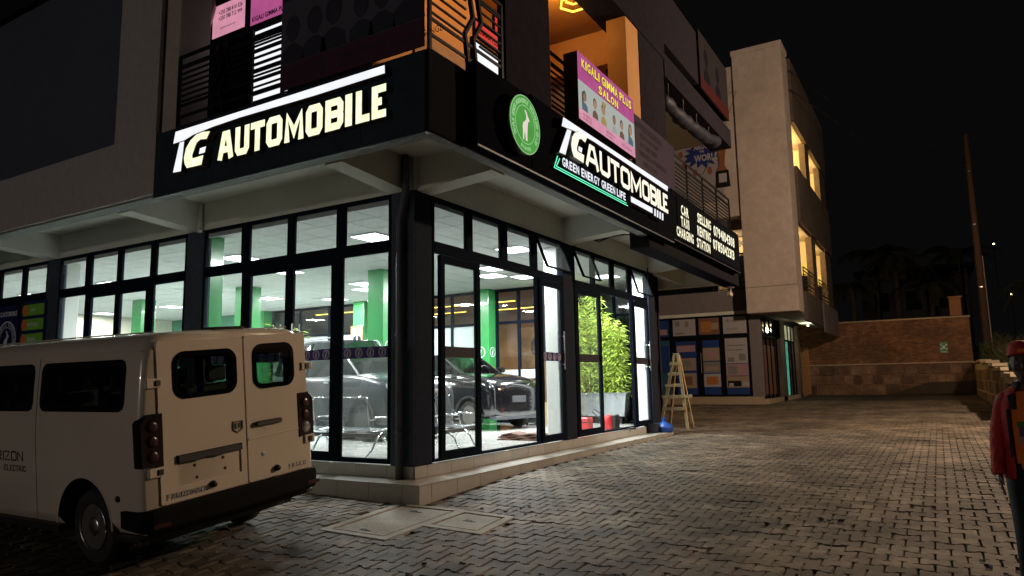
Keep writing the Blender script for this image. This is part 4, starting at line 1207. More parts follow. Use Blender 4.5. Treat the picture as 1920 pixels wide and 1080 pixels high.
# ---- banners
def figure(mb, cx, z0, h, T, w, skin, cloth, hair, hat=False):
    mb.prism(circ(cx, z0 + h * .62, h * .17, 14, h * .23), w, w + .002, T, hair)
    mb.prism(circ(cx, z0 + h * .56, h * .125, 12, h * .19), w + .0022, w + .004, T, skin)
    mb.prism([(cx - h * .27, z0), (cx + h * .27, z0), (cx + h * .24, z0 + h * .22), (cx + h * .07, z0 + h * .33), (cx - h * .07, z0 + h * .33), (cx - h * .24, z0 + h * .22)], w + .0022, w + .004, T, cloth)
def salon_board(T, u0, u1, v0, v1, lit, label, depth=.10, zb=None):
    t = thing("salon_lightbox" if lit else "salon_banner", label, "light box" if lit else "banner", tuple(T((u0 + u1) / 2, v0, 0)))
    org = t.location.copy(); TT = lambda u, v, w: T(u, v, w) - org
    L, H = u1 - u0, v1 - v0
    A = lambda a, b: (u0 + a * L, v0 + b * H)
    if lit: MB().prism([A(0, 0), A(1, 0), A(1, 1), A(0, 1)], -depth, -.002, TT).build("box_body", M['blackp'], t)
    c1, c2, c3 = (M['pinkE'], M['greyE'], M['pinkL']) if lit else (PR['dkban'], PR['dkban2'], PR['dkpink'])
    MB().prism([A(0, .58), A(1, .58), A(1, 1), A(0, 1)], -.001 if lit else -.02, .002, TT, c1).build("printed_panel", None, t)
    MB().prism([A(0, .16), A(1, .16), A(1, .579), A(0, .579)], -.001 if lit else -.02, .002, TT, c2).build("printed_panel", None, t)
    MB().prism([A(0, 0), A(1, 0), A(1, .159), A(0, .159)], -.001 if lit else -.02, .002, TT, c3).build("printed_panel", None, t)
    tm = M['yelE'] if lit else PR['dkban3']
    sh = flat("lettering_shadow", (.10, .01, .02)) if lit else None
    for s, cy, hh, cx in (("KIGALI GIMMA PLUS", .80, .135, .5), ("SALON", .615, .125, .5)):
        f = (.90 if len(s) > 6 else .36) * L
        x0 = u0 + cx * L - f / 2
        if lit: wordf(s, x0 - .006, x0 + f + .002, v0 + (cy - .012) * H, hh * H * 1.08, TT, sh, .0035, t, "lettering_shadow", .05)
        wordf(s, x0, x0 + f, v0 + cy * H, hh * H, TT, tm, .009, t, bold=.03)
    rr = random.Random(3)
    sk, sk2 = (emit("print_face_light", (.50, .27, .16), .8), emit("print_figure_light", (.10, .09, .08), .8)) if lit else (PR['dkban3'], PR['dkban3'])
    cl = [emit("print_cloth_light", (.12, .16, .22), .8), emit("print_cloth_tan", (.45, .30, .10), .8), emit("print_cloth_brown", (.20, .11, .07), .8), emit("print_cloth_pale", (.42, .42, .40), .8)] if lit else [PR['dkban3'], PR['dkban3']]
    skb = emit('print_face_light_b', (.34, .20, .13), .8) if lit else sk
    for i in range(6):
        mb = MB(); hs_ = rr.uniform(.86, 1.05); figure(mb, u0 + L * (.09 + .164 * i) + rr.uniform(-.02, .02) * L, v0 + .165 * H, .40 * H * hs_, TT, .0025, (sk if i % 3 else skb) if lit else PR['dkban'], cl[(i * 2 + i // 2) % len(cl)], sk2 if i % 2 == 0 or not lit else cl[2])
        if lit and i in (0, 5): mb.prism([(u0 + L * (.05 + .164 * i), v0 + .19 * H), (u0 + L * (.075 + .164 * i), v0 + .19 * H), (u0 + L * (.075 + .164 * i), v0 + .45 * H), (u0 + L * (.05 + .164 * i), v0 + .42 * H)], .002, .0048, TT, sk2)
        if lit and i == 2: mb.prism(rrect(u0 + L * .385, u0 + L * .45, v0 + .46 * H, v0 + .53 * H, .01 * L), .002, .0049, TT, cl[1])
        mb.build("printed_portrait", None, t)
    ik = PR['ink'] if lit else PR['dkban3']
    for s, x, z in (("+250 788 810 526", .05, .085), ("+250 788 712 999", .05, .03), ("kigaligimmaplus.com", .44, .085), ("find us online", .44, .03), ("KIGALI  NYARUGENGE", .72, .05)):
        textmesh(s, .040 * H, TT, ik, 0, .0045, x0=u0 + x * L, z=v0 + z * H, xs=.8).build("small_print", None, t, kind="stuff")
    return t
salon_board(onA(-1.655), -1.06, 1.47, 5.70, 7.95, False, "large unlit dark salon banner hung on the corner balcony above the AUTOMOBILE sign")
salon_board(onB(1.80), 2.06, 4.60, 5.90, 7.08, True, "glowing pink KIGALI GIMMA PLUS SALON light box on the side balcony", .26)

nb = thing("notary_banner", "dim purple notary banner beside the salon light box", "banner", (1.6, 6.4, 5.9))
Tn = lambda u, v, w: Vector((w, u - 6.4, v - 5.9))
MB().prism([(5.15, 5.92), (7.72, 5.92), (7.72, 7.05), (5.15, 7.05)], -.02, 0, Tn, PR['pnote']).build("banner_sheet", None, nb)
for s, z, x in (("NOTERI WIKORERA", 6.80, 5.2), ("PRIVATE NOTARY", 6.61, 5.45), ("NOTAIRE PRIVE", 6.42, 5.45), ("UMUHUZA W'UMWUGA", 6.23, 5.4), ("0788 312 460", 6.04, 5.6)):
    textmesh(s, .14 if z > 6.7 else .115, Tn, PR['pnink'], 0, .004, x0=x, z=z, bold=.03, xs=.95).build("lettering", None, nb)

ub = thing("upper_banner", "dim red bordered banner high on the upper parapet at the far end", "banner", (1.56, 11.2, 9.5))
Tu = lambda u, v, w: Vector((w, u - 11.2, v - 9.5))
MB().prism([(10.6, 9.6), (13.7, 9.6), (13.7, 11.3), (10.6, 11.3)], -.05, 0, Tu, PR['ubn']).build("banner_sheet", None, ub)
MB().prism([(10.6, 9.6), (13.7, 9.6), (13.7, 9.95), (10.6, 9.95)], .001, .004, Tu, PR['ubr']).build("banner_border", None, ub)
mb = MB(); figure(mb, 11.3, 9.96, 1.2, Tu, .002, PR['pnink'], PR['pnink'], PR['pnink']); mb.build("printed_portrait", None, ub)
mb = MB(); figure(mb, 12.5, 9.96, 1.1, Tu, .002, PR['pnink'], PR['pnink'], PR['pnink']); mb.build("printed_portrait", None, ub)

# rolled tarp slung under the upper girder
rr = random.Random(8); tp = thing("rolled_tarp", "thick dark rolled tarpaulin slung under the upper balcony girder", "tarpaulin", (1.45, 9.8, 8.2))
pts = []; rs = []
for i in range(26):
    f = i / 25; pts.append((rr.uniform(-.02, .02), -2.3 + 4.75 * f, .02 + .32 * f - .42 * sin(pi * f) * .35 + rr.uniform(-.02, .02))); rs.append(.16 + rr.uniform(-.035, .04))
MB().tube(pts, rs, 9).build("tarp_roll", M['tarp'], tp, smooth=True)
for f in (.1, .35, .6, .85): MB().tube([(0, -2.3 + 4.75 * f, .1), (.02, -2.3 + 4.75 * f, .6)], .006, 5).build("tie_cord", M['stucco'], tp)

# cables
t = thing("loose_cable", "black loose cables drooping from the beam to the second side column head", "cable", (0, 5.2, 4.5))
for k in range(3):
    MB().tube([(.03, .0 - .02 * k, .02), (.25, .12, .10 + .04 * k), (.6, .25, .07 - .03 * k), (1.0, .35, .12 + .02 * k), (1.5, .62, .16 - .04 * k)], .010, 5).build("cable_strand", M['blackp'], t)
t = thing("overhead_wire", "thin overhead wire crossing from the fascia to the far tower", "wire", (1.78, 8.2, 7.0))
MB().tube([(0, 0, -.6), (-1.0, 5, .9), (-1.8, 10, 3.2), (-2.6, 17.9, 8.6)], .012, 5).build("wire_strand", M['blackp'], t)
t = thing("security_camera", "small grey security camera under the far end of the fascia beam", "camera", (1.35, 13.5, 4.36))
MB().box(-.09, .09, -.09, .09, -.04, 0).build("mount_plate", M['stucco'], t)
MB().tube([(0, 0, -.04), (0, 0, -.14), (.0, -.08, -.2)], .022, 8).build("bracket_arm", M['stucco'], t)
MB().bbox(-.055, .055, -.30, .0, -.30, -.19, .012).lathe([(.04, 0), (.04, .02)], 12, None, Matrix.Translation((0, -.31, -.245)) @ Matrix.Rotation(pi / 2, 4, 'X')).build("camera_body", M['stucco'], t)
t = thing("floodlight", "small lamp housing with glowing glass at the corner of the balcony parapet", "lamp", (1.60, -.25, 5.66))
MB().bbox(-.07, .07, -.10, .10, 0, .06, .01).build("lamp_housing", M['blackp'], t)
MB().prism([(-.05, -.22), (.05, -.22), (.07, -.02), (-.07, -.02)], .05, .06, lambda u, v, w: Vector((w, u, v))).build("lamp_glass", M['yelE'], t)  # glass glows through its own material, no light object behind

t = thing("overhead_wire", "faint overhead wires running from the tall pole to the far tower", "wire", (9.3, 45, 15.5))
for k in range(2):
    MB().tube([(0, -.2 * k, .6 - k), (-3.5, -5, -.5 - k), (-7.9, -17.3, 1.2 - k)], .018, 4).build("wire_strand", M['blackp'], t)
for k, (x, y, z, lb) in enumerate(((10.4, 62, 8.6, "tiny white light far off right of the tall pole"), (13.2, 75, 9.2, "tiny warm light far off near the right edge"), (11.9, 70, 13.5, "tiny high light far off in the dark at the right"))):
    t = thing("distant_lamp", lb, "lamp", (x, y, z)); MB().lathe([(.01, -.08), (.07, -.03), (.07, .03), (.01, .08)], 8).build("lamp_globe", M['wbulb'], t); MB().tube([(0, 0, -4), (0, 0, -.08)], .03, 5).build("lamp_post", M['rail'], t)
# ---- window posters on the third bay
def poster(label, u0, u1, v0, v1, cat="poster", T=onA(-.03), name="poster", group=None, back=PR['navy']):
    t = thing(name, label, cat, tuple(T((u0 + u1) / 2, v0, 0)), group=group); org = t.location.copy()
    TT = lambda u, v, w: T(u, v, w) - org
    MB().prism([(u0, v0), (u1, v0), (u1, v1), (u0, v1)], -.006, .0, TT, back).build("sheet", None, t)
    return t, TT
t, TT = poster("navy poster with TG AUTOMOBILE and a round white goat at the far left window", -12.52, -11.50, .6, 3.58)
textmesh("T.G AUTOMOBILE", .11, TT, PR['bwhite'], 0, .003, cx=-12.0, z=3.34, bold=.03, xs=.7).build("lettering", None, t)
mb = MB(); ring(mb, -12.0, 2.78, .43, .03, .001, .003, TT, PR['bwhite'], 30); ring(mb, -12.0, 2.78, .30, .015, .001, .003, TT, PR['bwhite'], 30)
mb.prism(goat_poly(-12.0, 2.76, .50), .001, .003, TT, PR['bwhite']); mb.build("goat_emblem", None, t)
ringtext("AUTOMOBILE TECHNOLOGY", -12.0, 2.78, .365, 200, -20, .07, TT, PR['bwhite'], .001, t)
t, TT = poster("navy window panel with three green buttons reading CAR, RENTING and SELLING", -11.42, -10.30, .6, 3.62)
for z, s in ((3.42, "CAR"), (3.09, "RENTING"), (2.76, "SELLING")):
    MB().prism(rrect(-11.30, -10.38, z - .125, z + .125, .03), .001, .006, TT, PR['pgreen']).build("green_button", None, t)
    MB().prism(circ(-11.20, z, .12, 16), .007, .010, TT, PR['porange']).build("orange_dot", None, t)
    textmesh(s, .075, TT, PR['bwhite'], 0, .009, cx=-10.85, z=z - .035, bold=.03).build("lettering", None, t)

# ================================================================ FAR BUILDING
fb = thing("far_building", "weathered far block with lit balconies and a poster covered shop front at the yard end", "building", (0, 27, 0))
def fp(mb, name, m=None, **k):
    mb.v = [(a, b - 27, c) for a, b, c in mb.v]; return mb.build(name, m, fb, **k)
fp(MB().box(-8, -.60, 26.9, 27.3, .0, .50).box(-8, -.65, 26.94, 27.3, .50, .74), "plinth", M['cap'])
fp(MB().bbox(-1.12, -.62, 26.96, 27.4, .74, 4.70, .01), "corner_pier", M['fardark'])
fp(MB().box(-8, -.62, 26.86, 27.3, 4.70, 4.86), "string_course", M['soffit'])
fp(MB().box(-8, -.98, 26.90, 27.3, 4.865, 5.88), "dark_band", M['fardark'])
fp(MB().box(-8, -.65, 28.2, 28.3, .5, 4.7), "shop_back_wall", M['sidew'])
# shop front bays
TF = lambda u, v, w: Vector((u, 26.97 - w - 27, v))
bays = [(-7.2, -6.15), (-6.05, -5.02), (-4.90, -3.68), (-3.58, -2.48), (-2.36, -1.20)]
for i, (a, b) in enumerate(bays):
    fr = MB(); frame_rect(fr, TF, a - .05, b + .05, .75, 4.68, .05, -.04, .02); fr.prism([(a, 3.62), (b, 3.62), (b, 3.74), (a, 3.74)], -.04, .025, TF)
    f = fr.build("window_frame", M['frame'], fb)
    MB().prism([(a, .8), (b, .8), (b, 3.62), (a, 3.62)], -.02, -.01, TF).build("pane", M['dglass'], f)
    MB().prism([(a, 3.74), (b, 3.74), (b, 4.63), (a, 4.63)], -.02, -.01, TF).build("pane", M['dglass'], f)
MB().tube([(-3.50, 26.9 - 27, 1.9), (-3.50, 26.9 - 27, 2.9)], .018, 6).build("door_handle", M['steel'], fb)
def fposter(label, a, b, z0, z1, blocks, texts=()):
    t = thing("shop_poster", label, "poster", (0, 26.93, 0), group="posters on the far shop front")
    TT = lambda u, v, w: Vector((u, -w, v))
    MB().prism([(a, z0), (b, z0), (b, z1), (a, z1)], -.006, 0, TT, blocks[0]).build("sheet", None, t)
    for bi, (p, q, r, s, m) in enumerate(blocks[1:]):
        MB().prism([(a + (b - a) * p, z0 + (z1 - z0) * r), (a + (b - a) * q, z0 + (z1 - z0) * r), (a + (b - a) * q, z0 + (z1 - z0) * s), (a + (b - a) * p, z0 + (z1 - z0) * s)], .001, .003 + .0022 * bi, TT, m).build("print_block", None, t)
    for s_, h, p, r, m in texts:
        textmesh(s_, h, TT, m, 0, .030, x0=a + (b - a) * p, z=z0 + (z1 - z0) * r, xs=.8).build("lettering", None, t)
Q = PR
fposter("dark transom poster with a pale oval dish above the ladder", -6.0, -5.07, 3.78, 4.6, [Q['bluep'], (.1, .9, .1, .45, Q['pinkp'])])
fposter("pale transom poster with small line drawings, second from left", -4.86, -3.70, 3.78, 4.6, [Q['paper'], (.1, .3, .6, .9, Q['greyink']), (.55, .7, .55, .85, Q['greyink']), (.1, .5, .1, .2, Q['greyink'])])
fposter("transom poster with a heap of food pieces", -3.54, -2.52, 3.78, 4.6, [Q['brownp'], (.1, .6, .15, .8, Q['food']), (.6, .95, .3, .7, Q['beige'])])
fposter("white transom poster with logo and two lines of text, next to the corner pier", -2.34, -1.22, 3.78, 4.6, [Q['paper'], (.15, .25, .7, .85, Q['greyink'])], [("Business Centre", .10, .3, .70, Q['greyink']), ("call us today", .10, .15, .25, Q['greyink'])])
fposter("teal poster behind the wooden ladder", -6.0, -5.07, .85, 3.58, [Q['tealp'], (.05, .5, .1, .62, Q['pinkp']), (.1, .35, .45, .6, Q['ink']), (.1, .35, .3, .4, Q['ink']), (.55, .95, .4, .9, Q['bluep'])])
fposter("blue poster with a microwave and a laptop", -4.76, -3.72, .85, 3.50, [Q['bluep'], (.05, .95, .80, .92, Q['pinkp']), (.15, .95, .45, .68, Q['beige']), (.3, .7, .52, .64, Q['greyink']), (.15, .95, .12, .40, Q['beige']), (.35, .75, .18, .34, Q['brownp'])])
fposter("blue poster with a sofa, a hotel lobby and a plate of food", -3.40, -2.58, .85, 3.50, [Q['bluep'], (.0, 1, .62, .86, Q['beige']), (.2, .8, .66, .82, Q['pinkp']), (0, 1, .40, .60, Q['greyink']), (.1, .9, .44, .52, Q['beige']), (0, 1, .14, .38, Q['paper']), (.15, .85, .18, .33, Q['food'])])
fposter("tall white poster of gadgets and a kitchen sink beside the corner pier", -2.30, -1.24, .85, 3.55, [Q['bluep'], (0, 1, .55, 1, Q['paper']), (.1, .9, .86, .88, Q['greyink']), (.1, .8, .78, .80, Q['greyink']), (.1, .4, .58, .66, Q['greyink']), (.6, .9, .6, .72, Q['greyink']), (0, 1, .33, .54, Q['pinkp']), (.1, .5, .36, .50, Q['greyink']), (0, 1, .12, .32, Q['beige']), (.05, .65, .14, .24, Q['ink']), (.1, .3, .14, .20, Q['paper']), (.7, 1, .15, .22, Q['paper'])])
# recess above with warm light
fp(MB().box(-8, -.95, 29.2, 29.3, 5.88, 9.0), "recess_wall", M['cream'])
fp(MB().box(-8, -.95, 27.0, 29.2, 5.80, 5.879), "recess_floor", M['fardark'])
fp(MB().box(-8, -.95, 26.96, 29.2, 8.85, 9.35), "recess_lintel", M['fardark'])
fp(MB().box(-8, -1.69, 26.14, 27.2, 9.36, 17.0), "upper_gable", M['stucco'])
fp(MB().box(-7.5, -1.3, 29.10, 29.18, 6.1, 7.9), "recess_window", M['frame'])
ld = bpy.data.lights.new("recess_glow", 'POINT'); ld.energy = 60; ld.color = (1, .66, .28); ld.shadow_soft_size = .15
lo = bpy.data.objects.new("recess_glow", ld); COL.objects.link(lo); lo.location = (-1.9, 28.0, 8.4)
t = thing("hanging_sign", "small framed sign with dark letters in the lit recess of the far building", "sign", (-1.35, 28.9, 7.9))
MB().prism([(-.5, .1), (.38, .1), (.38, 1.15), (-.5, 1.15)], -.02, 0, lambda u, v, w: Vector((u, -w, v)), M['cream']).build("sign_board", None, t)
fr = MB(); frame_rect(fr, lambda u, v, w: Vector((u, -w, v)), -.5, .42, .06, 1.2, .07, -.03, .02); fr.build("sign_frame", M['frame'], t)
textmesh("KM", .36, lambda u, v, w: Vector((u, -w, v)), PR['greyink'], 0, .012, x0=-.42, z=.45, bold=.03).build("lettering", None, t)
# tower block
fp(MB().bbox(-.96, 1.35, 26.0, 27.5, 4.62, 5.82, .015), "tower_block", M['stucco'])
fp(MB().bbox(-.96, 1.33, 26.01, 27.5, 5.835, 17.35, .015), "tower_block", M['stucco'])
fp(MB().box(-1.68, -.97, 26.12, 27.5, 9.36, 16.9), "tower_block", M['stucco'])
fp(MB().box(-.99, 1.38, 25.97, 27.52, 17.355, 17.6), "tower_coping", M['stucco'])
# side face to the right with balconies
Xs = 1.30
fp(MB().box(.0, 1.22, 27.5, 39.8, 4.62, 4.95), "side_floor_slab", M['soffit'])
def sbox(name, y0, y1, z0, z1, m, x0=1.0, x1=Xs): return fp(MB().box(x0, x1, y0, y1, z0, z1), name, m)
sbox("side_column", 27.5, 28.0, 4.95, 17.4, M['stucco'], 1.0, 1.28)
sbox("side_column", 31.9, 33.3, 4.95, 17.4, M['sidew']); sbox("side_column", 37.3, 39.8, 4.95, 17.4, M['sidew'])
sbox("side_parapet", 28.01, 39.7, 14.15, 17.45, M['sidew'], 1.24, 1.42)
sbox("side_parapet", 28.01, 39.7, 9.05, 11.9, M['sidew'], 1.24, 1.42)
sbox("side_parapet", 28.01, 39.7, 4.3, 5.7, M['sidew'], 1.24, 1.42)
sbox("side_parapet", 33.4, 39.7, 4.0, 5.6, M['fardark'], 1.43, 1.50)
for z in (9.0, 14.2): sbox("loggia_ceiling", 27.5, 39.8, z, z + .12, M['cream'], -2.5, 1.2)
for z in (5.0, 11.5): sbox("loggia_floor", 27.5, 39.8, z - .12, z, M['fardark'], -2.5, 1.2)
for z0, z1 in ((5.0, 9.0), (11.5, 14.2)):
    sbox("loggia_back_wall", 27.5, 39.8, z0, z1, M['cream'], -2.6, -2.5)
    sbox("loggia_partition", 33.0, 33.15, z0, z1, M['cream'], -2.5, .95); sbox("loggia_partition", 38.5, 38.65, z0, z1, M['cream'], -2.5, .95)
for (y, z, e) in ((30.4, 8.6, 420), (35.8, 8.6, 360), (30.6, 13.7, 650), (36.0, 13.7, 480)):
    ld = bpy.data.lights.new("loggia_glow", 'POINT'); ld.energy = e; ld.color = (1, .60, .20); ld.shadow_soft_size = .2
    lo = bpy.data.objects.new("loggia_glow", ld); COL.objects.link(lo); lo.location = (-.4, y, z)
t = thing("wall_bulb", "bright bare bulb in the lower lit loggia of the far building", "bulb", (1.0, 27.9, 8.0))
MB().lathe([(.0, -.09), (.06, -.06), (.06, .02), (.02, .06)], 10).build("bulb_glass", M['wbulb'], t)
fp(MB().box(-.4, .9, 32.9, 32.98, 7.2, 7.75).box(-.4, .9, 38.4, 38.48, 7.2, 7.75), "lit_transom", emit("yellow_transom_light", (1.0, .62, .12), 1.0))
fp(MB().box(-.4, .9, 32.9, 32.98, 5.0, 7.1).box(-.4, .9, 38.4, 38.48, 5.0, 7.1), "loggia_door", M['frame'])
railing(onB(1.34), 28.1, 31.8, 5.72, 6.9, "dim railing on the lower lit loggia of the far building, nearer one", posts=[28.1, 30, 31.8], bars=7)
railing(onB(1.34), 33.4, 37.2, 5.72, 6.9, "dim railing on the lower lit loggia of the far building, further one", posts=[33.4, 35.3, 37.2], bars=7)
railing(lambda u, v, w: Vector((u, 26.94 - w, v)), -6.0, -.99, 5.90, 7.32, "black railing in front of the warm recess beside the far tower", posts=[-6, -4.3, -2.7, -1.02], bars=10)
# side shop fronts under the tower
TS = lambda u, v, w: Vector((-.64 + w, u - 27, v))
fp(MB().box(-.66, -.60, 27.4, 38.9, 4.55, 4.63), "side_head", M['frame'])
for (a, b, lit) in ((27.45, 28.3, 0), (28.35, 29.3, 0), (29.35, 30.3, 0), (30.35, 31.0, 0), (32.3, 33.2, 0), (33.25, 34.3, 1), (34.35, 35.3, 0), (35.35, 36.3, 0)):
    fr = MB(); frame_rect(fr, TS, a, b, .6, 4.55, .05, -.03, .03); fr.prism([(a + .05, 3.6), (b - .05, 3.6), (b - .05, 3.7), (a + .05, 3.7)], -.03, .03, TS); f = fr.build("window_frame", M['frame'], fb)
    MB().prism([(a + .05, .65), (b - .05, .65), (b - .05, 3.6), (a + .05, 3.6)], -.02, -.01, TS).build("pane", M['tealE'] if lit else M['dglass'], f)
    MB().prism([(a + .05, 3.7), (b - .05, 3.7), (b - .05, 4.5), (a + .05, 4.5)], -.02, -.01, TS).build("pane", M['fglass'] if a > 32 else M['dglass'], f)
    if a < 31 and b - a > .7: MB().prism([(a + .12, .8), (b - .12, .8), (b - .12, 3.2), (a + .12, 3.2)], .001, .005, TS, PR['brownp']).build("brown_film", None, f)
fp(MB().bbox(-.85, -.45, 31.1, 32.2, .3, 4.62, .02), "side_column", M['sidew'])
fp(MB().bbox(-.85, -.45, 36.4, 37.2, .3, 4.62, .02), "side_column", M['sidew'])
fp(MB().box(-8, -.45, 27.3, 38.9, .2, .62), "side_plinth", M['cap'])
ld = bpy.data.lights.new("door_glow", 'POINT'); ld.energy = 55; ld.color = (1, .86, .50); ld.shadow_soft_size = .15
lo = bpy.data.objects.new("door_glow", ld); COL.objects.link(lo); lo.location = (.45, 34.6, 4.35)
t = thing("door_bulb", "small lamp under the far soffit by the lit shop door", "bulb", (.45, 34.6, 4.55))
MB().lathe([(.0, -.12), (.05, -.09), (.05, -.03), (.03, 0)], 10).build("bulb_glass", M['wbulb'], t)

# mural on the gable
mu = thing("wall_mural", "large travel mural with a blue splash and a tall trophy on the far gable", "mural", (-3.2, 26.09, 9.6))
Tm = lambda u, v, w: Vector((u + 3.2, -w, v - 9.6))
MB().prism([(-7.5, 10.2), (-1.72, 10.2), (-1.72, 14.25), (-7.5, 14.25)], -.01, 0, Tm, PR['mural']).build("mural_sheet", None, mu)
rr = random.Random(4); blob = []
for i in range(28):
    a = 2 * pi * i / 28; r = (.62 if i % 2 else .95) * rr.uniform(.85, 1.1); blob.append((-2.72 + r * 1.05 * cos(a), 12.75 + r * .85 * sin(a)))
MB().prism(blob, .001, .004, Tm, PR['muralb']).build("blue_splash", None, mu)
for i in range(9):
    a = 2 * pi * i / 9 + .2; MB().prism(circ(-2.72 + 1.05 * cos(a), 12.7 + .95 * sin(a), .13, 8, .2), .005, .007, Tm, PR['gold']).build("landmark_print", None, mu)
for s, h, x, z, m in (("AROUND", .26, -3.08, 12.98, PR['paper']), ("THE", .12, -2.8, 12.80, PR['paper']), ("WORLD", .34, -3.08, 12.36, PR['paper']), ("TO START?", .22, -4.42, 13.45, PR['ink']), ("ASIA - EUROPE", .22, -5.3, 13.92, PR['ink'])):
    textmesh(s, h, Tm, m, 0, .009, x0=x, z=z, bold=.04, xs=.72).build("lettering", None, mu)
tr = [(-2.05, 10.95), (-1.36, 10.95), (-1.44, 11.15), (-1.50, 11.25), (-1.50, 11.75), (-1.60, 11.95), (-1.55, 12.5), (-1.45, 13.0), (-1.40, 13.5), (-1.55, 13.9), (-1.95, 13.9), (-2.08, 13.6), (-1.95, 13.0), (-1.86, 12.4), (-1.86, 11.95), (-1.96, 11.75), (-1.96, 11.25), (-2.02, 11.15)]
MB().prism(tr, .0, .05, Tm, PR['gold']).build("trophy_print", None, mu)
MB().prism(circ(-1.72, 13.25, .10, 12, .32), .051, .054, Tm, PR['mural']).build("trophy_gap", None, mu)
MB().prism([(-2.05, 10.85), (-1.36, 10.85), (-1.42, 11.7), (-2.0, 11.7)], .051, .056, Tm, PR['ink']).build("trophy_plinth", None, mu)
MB().prism([(-1.90, 11.1), (-1.52, 11.1), (-1.52, 11.55), (-1.90, 11.55)], .057, .060, Tm, PR['paper']).build("trophy_plate", None, mu)

# ================================================================ YARD WALLS
bw = thing("boundary_wall", "tall orange lit brick wall on a rubble stone base across the yard end", "wall", (3.5, 40, .4))
def wp(mb, name, m=None, **k):
    mb.v = [(a - 3.5, b - 40, c - .4) for a, b, c in mb.v]; return mb.build(name, m, bw, **k)
wp(MB().box(-3.2, 8.3, 40.05, 40.4, .1, 4.86), "wall_core", M['mortar'])
rr = random.Random(11)
V = []; Fc = []; tint = []
z = 2.36; row = 0
bw_l, bw_h = .30, .098
while z < 4.82:
    x = -3.1 + (row % 2) * bw_l / 2
    while x < 8.2:
        L = bw_l - .022; d = 40.0 + rr.uniform(0, .018)
        b = len(V); x1 = min(x + L, 8.28)
        V += [(x, 40.06, z), (x1, 40.06, z), (x1, 40.06, z + bw_h - .024), (x, 40.06, z + bw_h - .024), (x + .006, d, z + .005), (x1 - .006, d, z + .005), (x1 - .006, d, z + bw_h - .029), (x + .006, d, z + bw_h - .029)]
        Fc += [tuple(b + i for i in f) for f in ((4, 5, 6, 7), (0, 1, 5, 4), (1, 2, 6, 5), (2, 3, 7, 6), (3, 0, 4, 7))]
        tint += [rr.uniform(.65, 1.3)] * 5
        x += bw_l
    z += bw_h; row += 1
V = [(a - 3.5, b - 40, c - .4) for a, b, c in V]
me = bpy.data.meshes.new("brick"); me.from_pydata(V, [], Fc); me.materials.append(M['brickm'])
at = me.attributes.new("tint", 'FLOAT', 'FACE'); at.data.foreach_set("value", tint)
o = bpy.data.objects.new("brick_courses", me); COL.objects.link(o); o.parent = bw; o["kind"] = "stuff"
# rubble stones, each its own piece
x = -3.0; 
rows = ((.46, .62), (1.08, .58), (1.66, .60))
for r_, (z0, h) in enumerate(rows):
    x = -.4 + rr.uniform(-.3, 0)
    while x < 8.2:
        w = rr.uniform(.42, .95); x1 = min(x + w, 8.28)
        g = .022; q = lambda: rr.uniform(-.035, .035)
        xa, xb_, za, zb_ = x + g, x1 - g, z0 + g, z0 + h - g; c_ = .07
        P = [(xa + c_, za + q() * .6), ((xa + xb_) / 2, za + q()), (xb_ - c_, za + q() * .6), (xb_ + q() * .5, za + c_), (xb_ + q() * .5, (za + zb_) / 2), (xb_ + q() * .5, zb_ - c_), (xb_ - c_, zb_ + q() * .6), ((xa + xb_) / 2, zb_ + q()), (xa + c_, zb_ + q() * .6), (xa + q() * .5, zb_ - c_), (xa + q() * .5, (za + zb_) / 2), (xa + q() * .5, za + c_)]
        mb = MB(); mb.prism(P, -.06, rr.uniform(.0, .05), lambda u, v, w_: Vector((u, 40.02 - w_, v)), None, bev=.02, back=False)
        wp(mb, "stone", M['stone']); x = x1
wp(MB().box(-3.2, 8.32, 39.93, 40.06, 2.28, 2.36), "string_course", M['cap'])
wp(MB().box(-3.25, 8.36, 39.94, 40.45, 4.87, 4.96), "coping", M['cap'])
wp(MB().bbox(7.40, 7.98, 39.9, 40.45, 4.965, 6.0, .02).box(7.34, 8.04, 39.84, 40.5, 6.0, 6.1), "brick_pillar", M['brick'])
wp(MB().prism([(3.9, .48), (8.28, .55), (8.28, 1.25), (6.0, 1.20)], -.0, .5, lambda u, v, w: Vector((u, 39.98 - w, v))), "earth_ramp", M['earth'])
t = thing("assembly_sign", "small green assembly point sign on the brick wall", "sign", (6.92, 39.93, 2.85))
TG = lambda u, v, w: Vector((u, -w, v))
MB().prism([(-.20, 0), (.20, 0), (.20, .62), (-.20, .62)], .0, .02, TG).build("sign_plate", M['exitE'], t)
for sx in (-1, 1):
    for sz in (-1, 1):
        MB().prism([(sx * .16, .36 + sz * .18), (sx * .16, .36 + sz * .08), (sx * .07, .36 + sz * .10)], .021, .024, TG, PR['bwhite']).build("arrow_mark", None, t)
for u in (-.035, .035): MB().prism(circ(u, .42, .025, 8), .021, .024, TG, PR['bwhite']).prism([(u - .03, .27), (u + .03, .27), (u + .025, .39), (u - .025, .39)], .021, .024, TG, PR['bwhite']).build("person_mark", None, t)
textmesh("ASSEMBLY", .06, TG, PR['bwhite'], 0, .024, cx=0, z=.04, xs=.9).build("lettering", None, t)

gt = thing("yard_gate", "narrow brown metal gate between the far shop and the brick wall", "gate", (-.85, 39.3, .5))
for i in range(4): MB().bbox(.02 + .14 * i, .14 + .14 * i, -.02, .02, .06, 2.95, .006).build("gate_board", M['wood'], gt)
MB().box(0, .6, .02, .05, .25, .33).box(0, .6, .02, .05, 2.6, 2.68).build("gate_rail", M['frame'], gt)

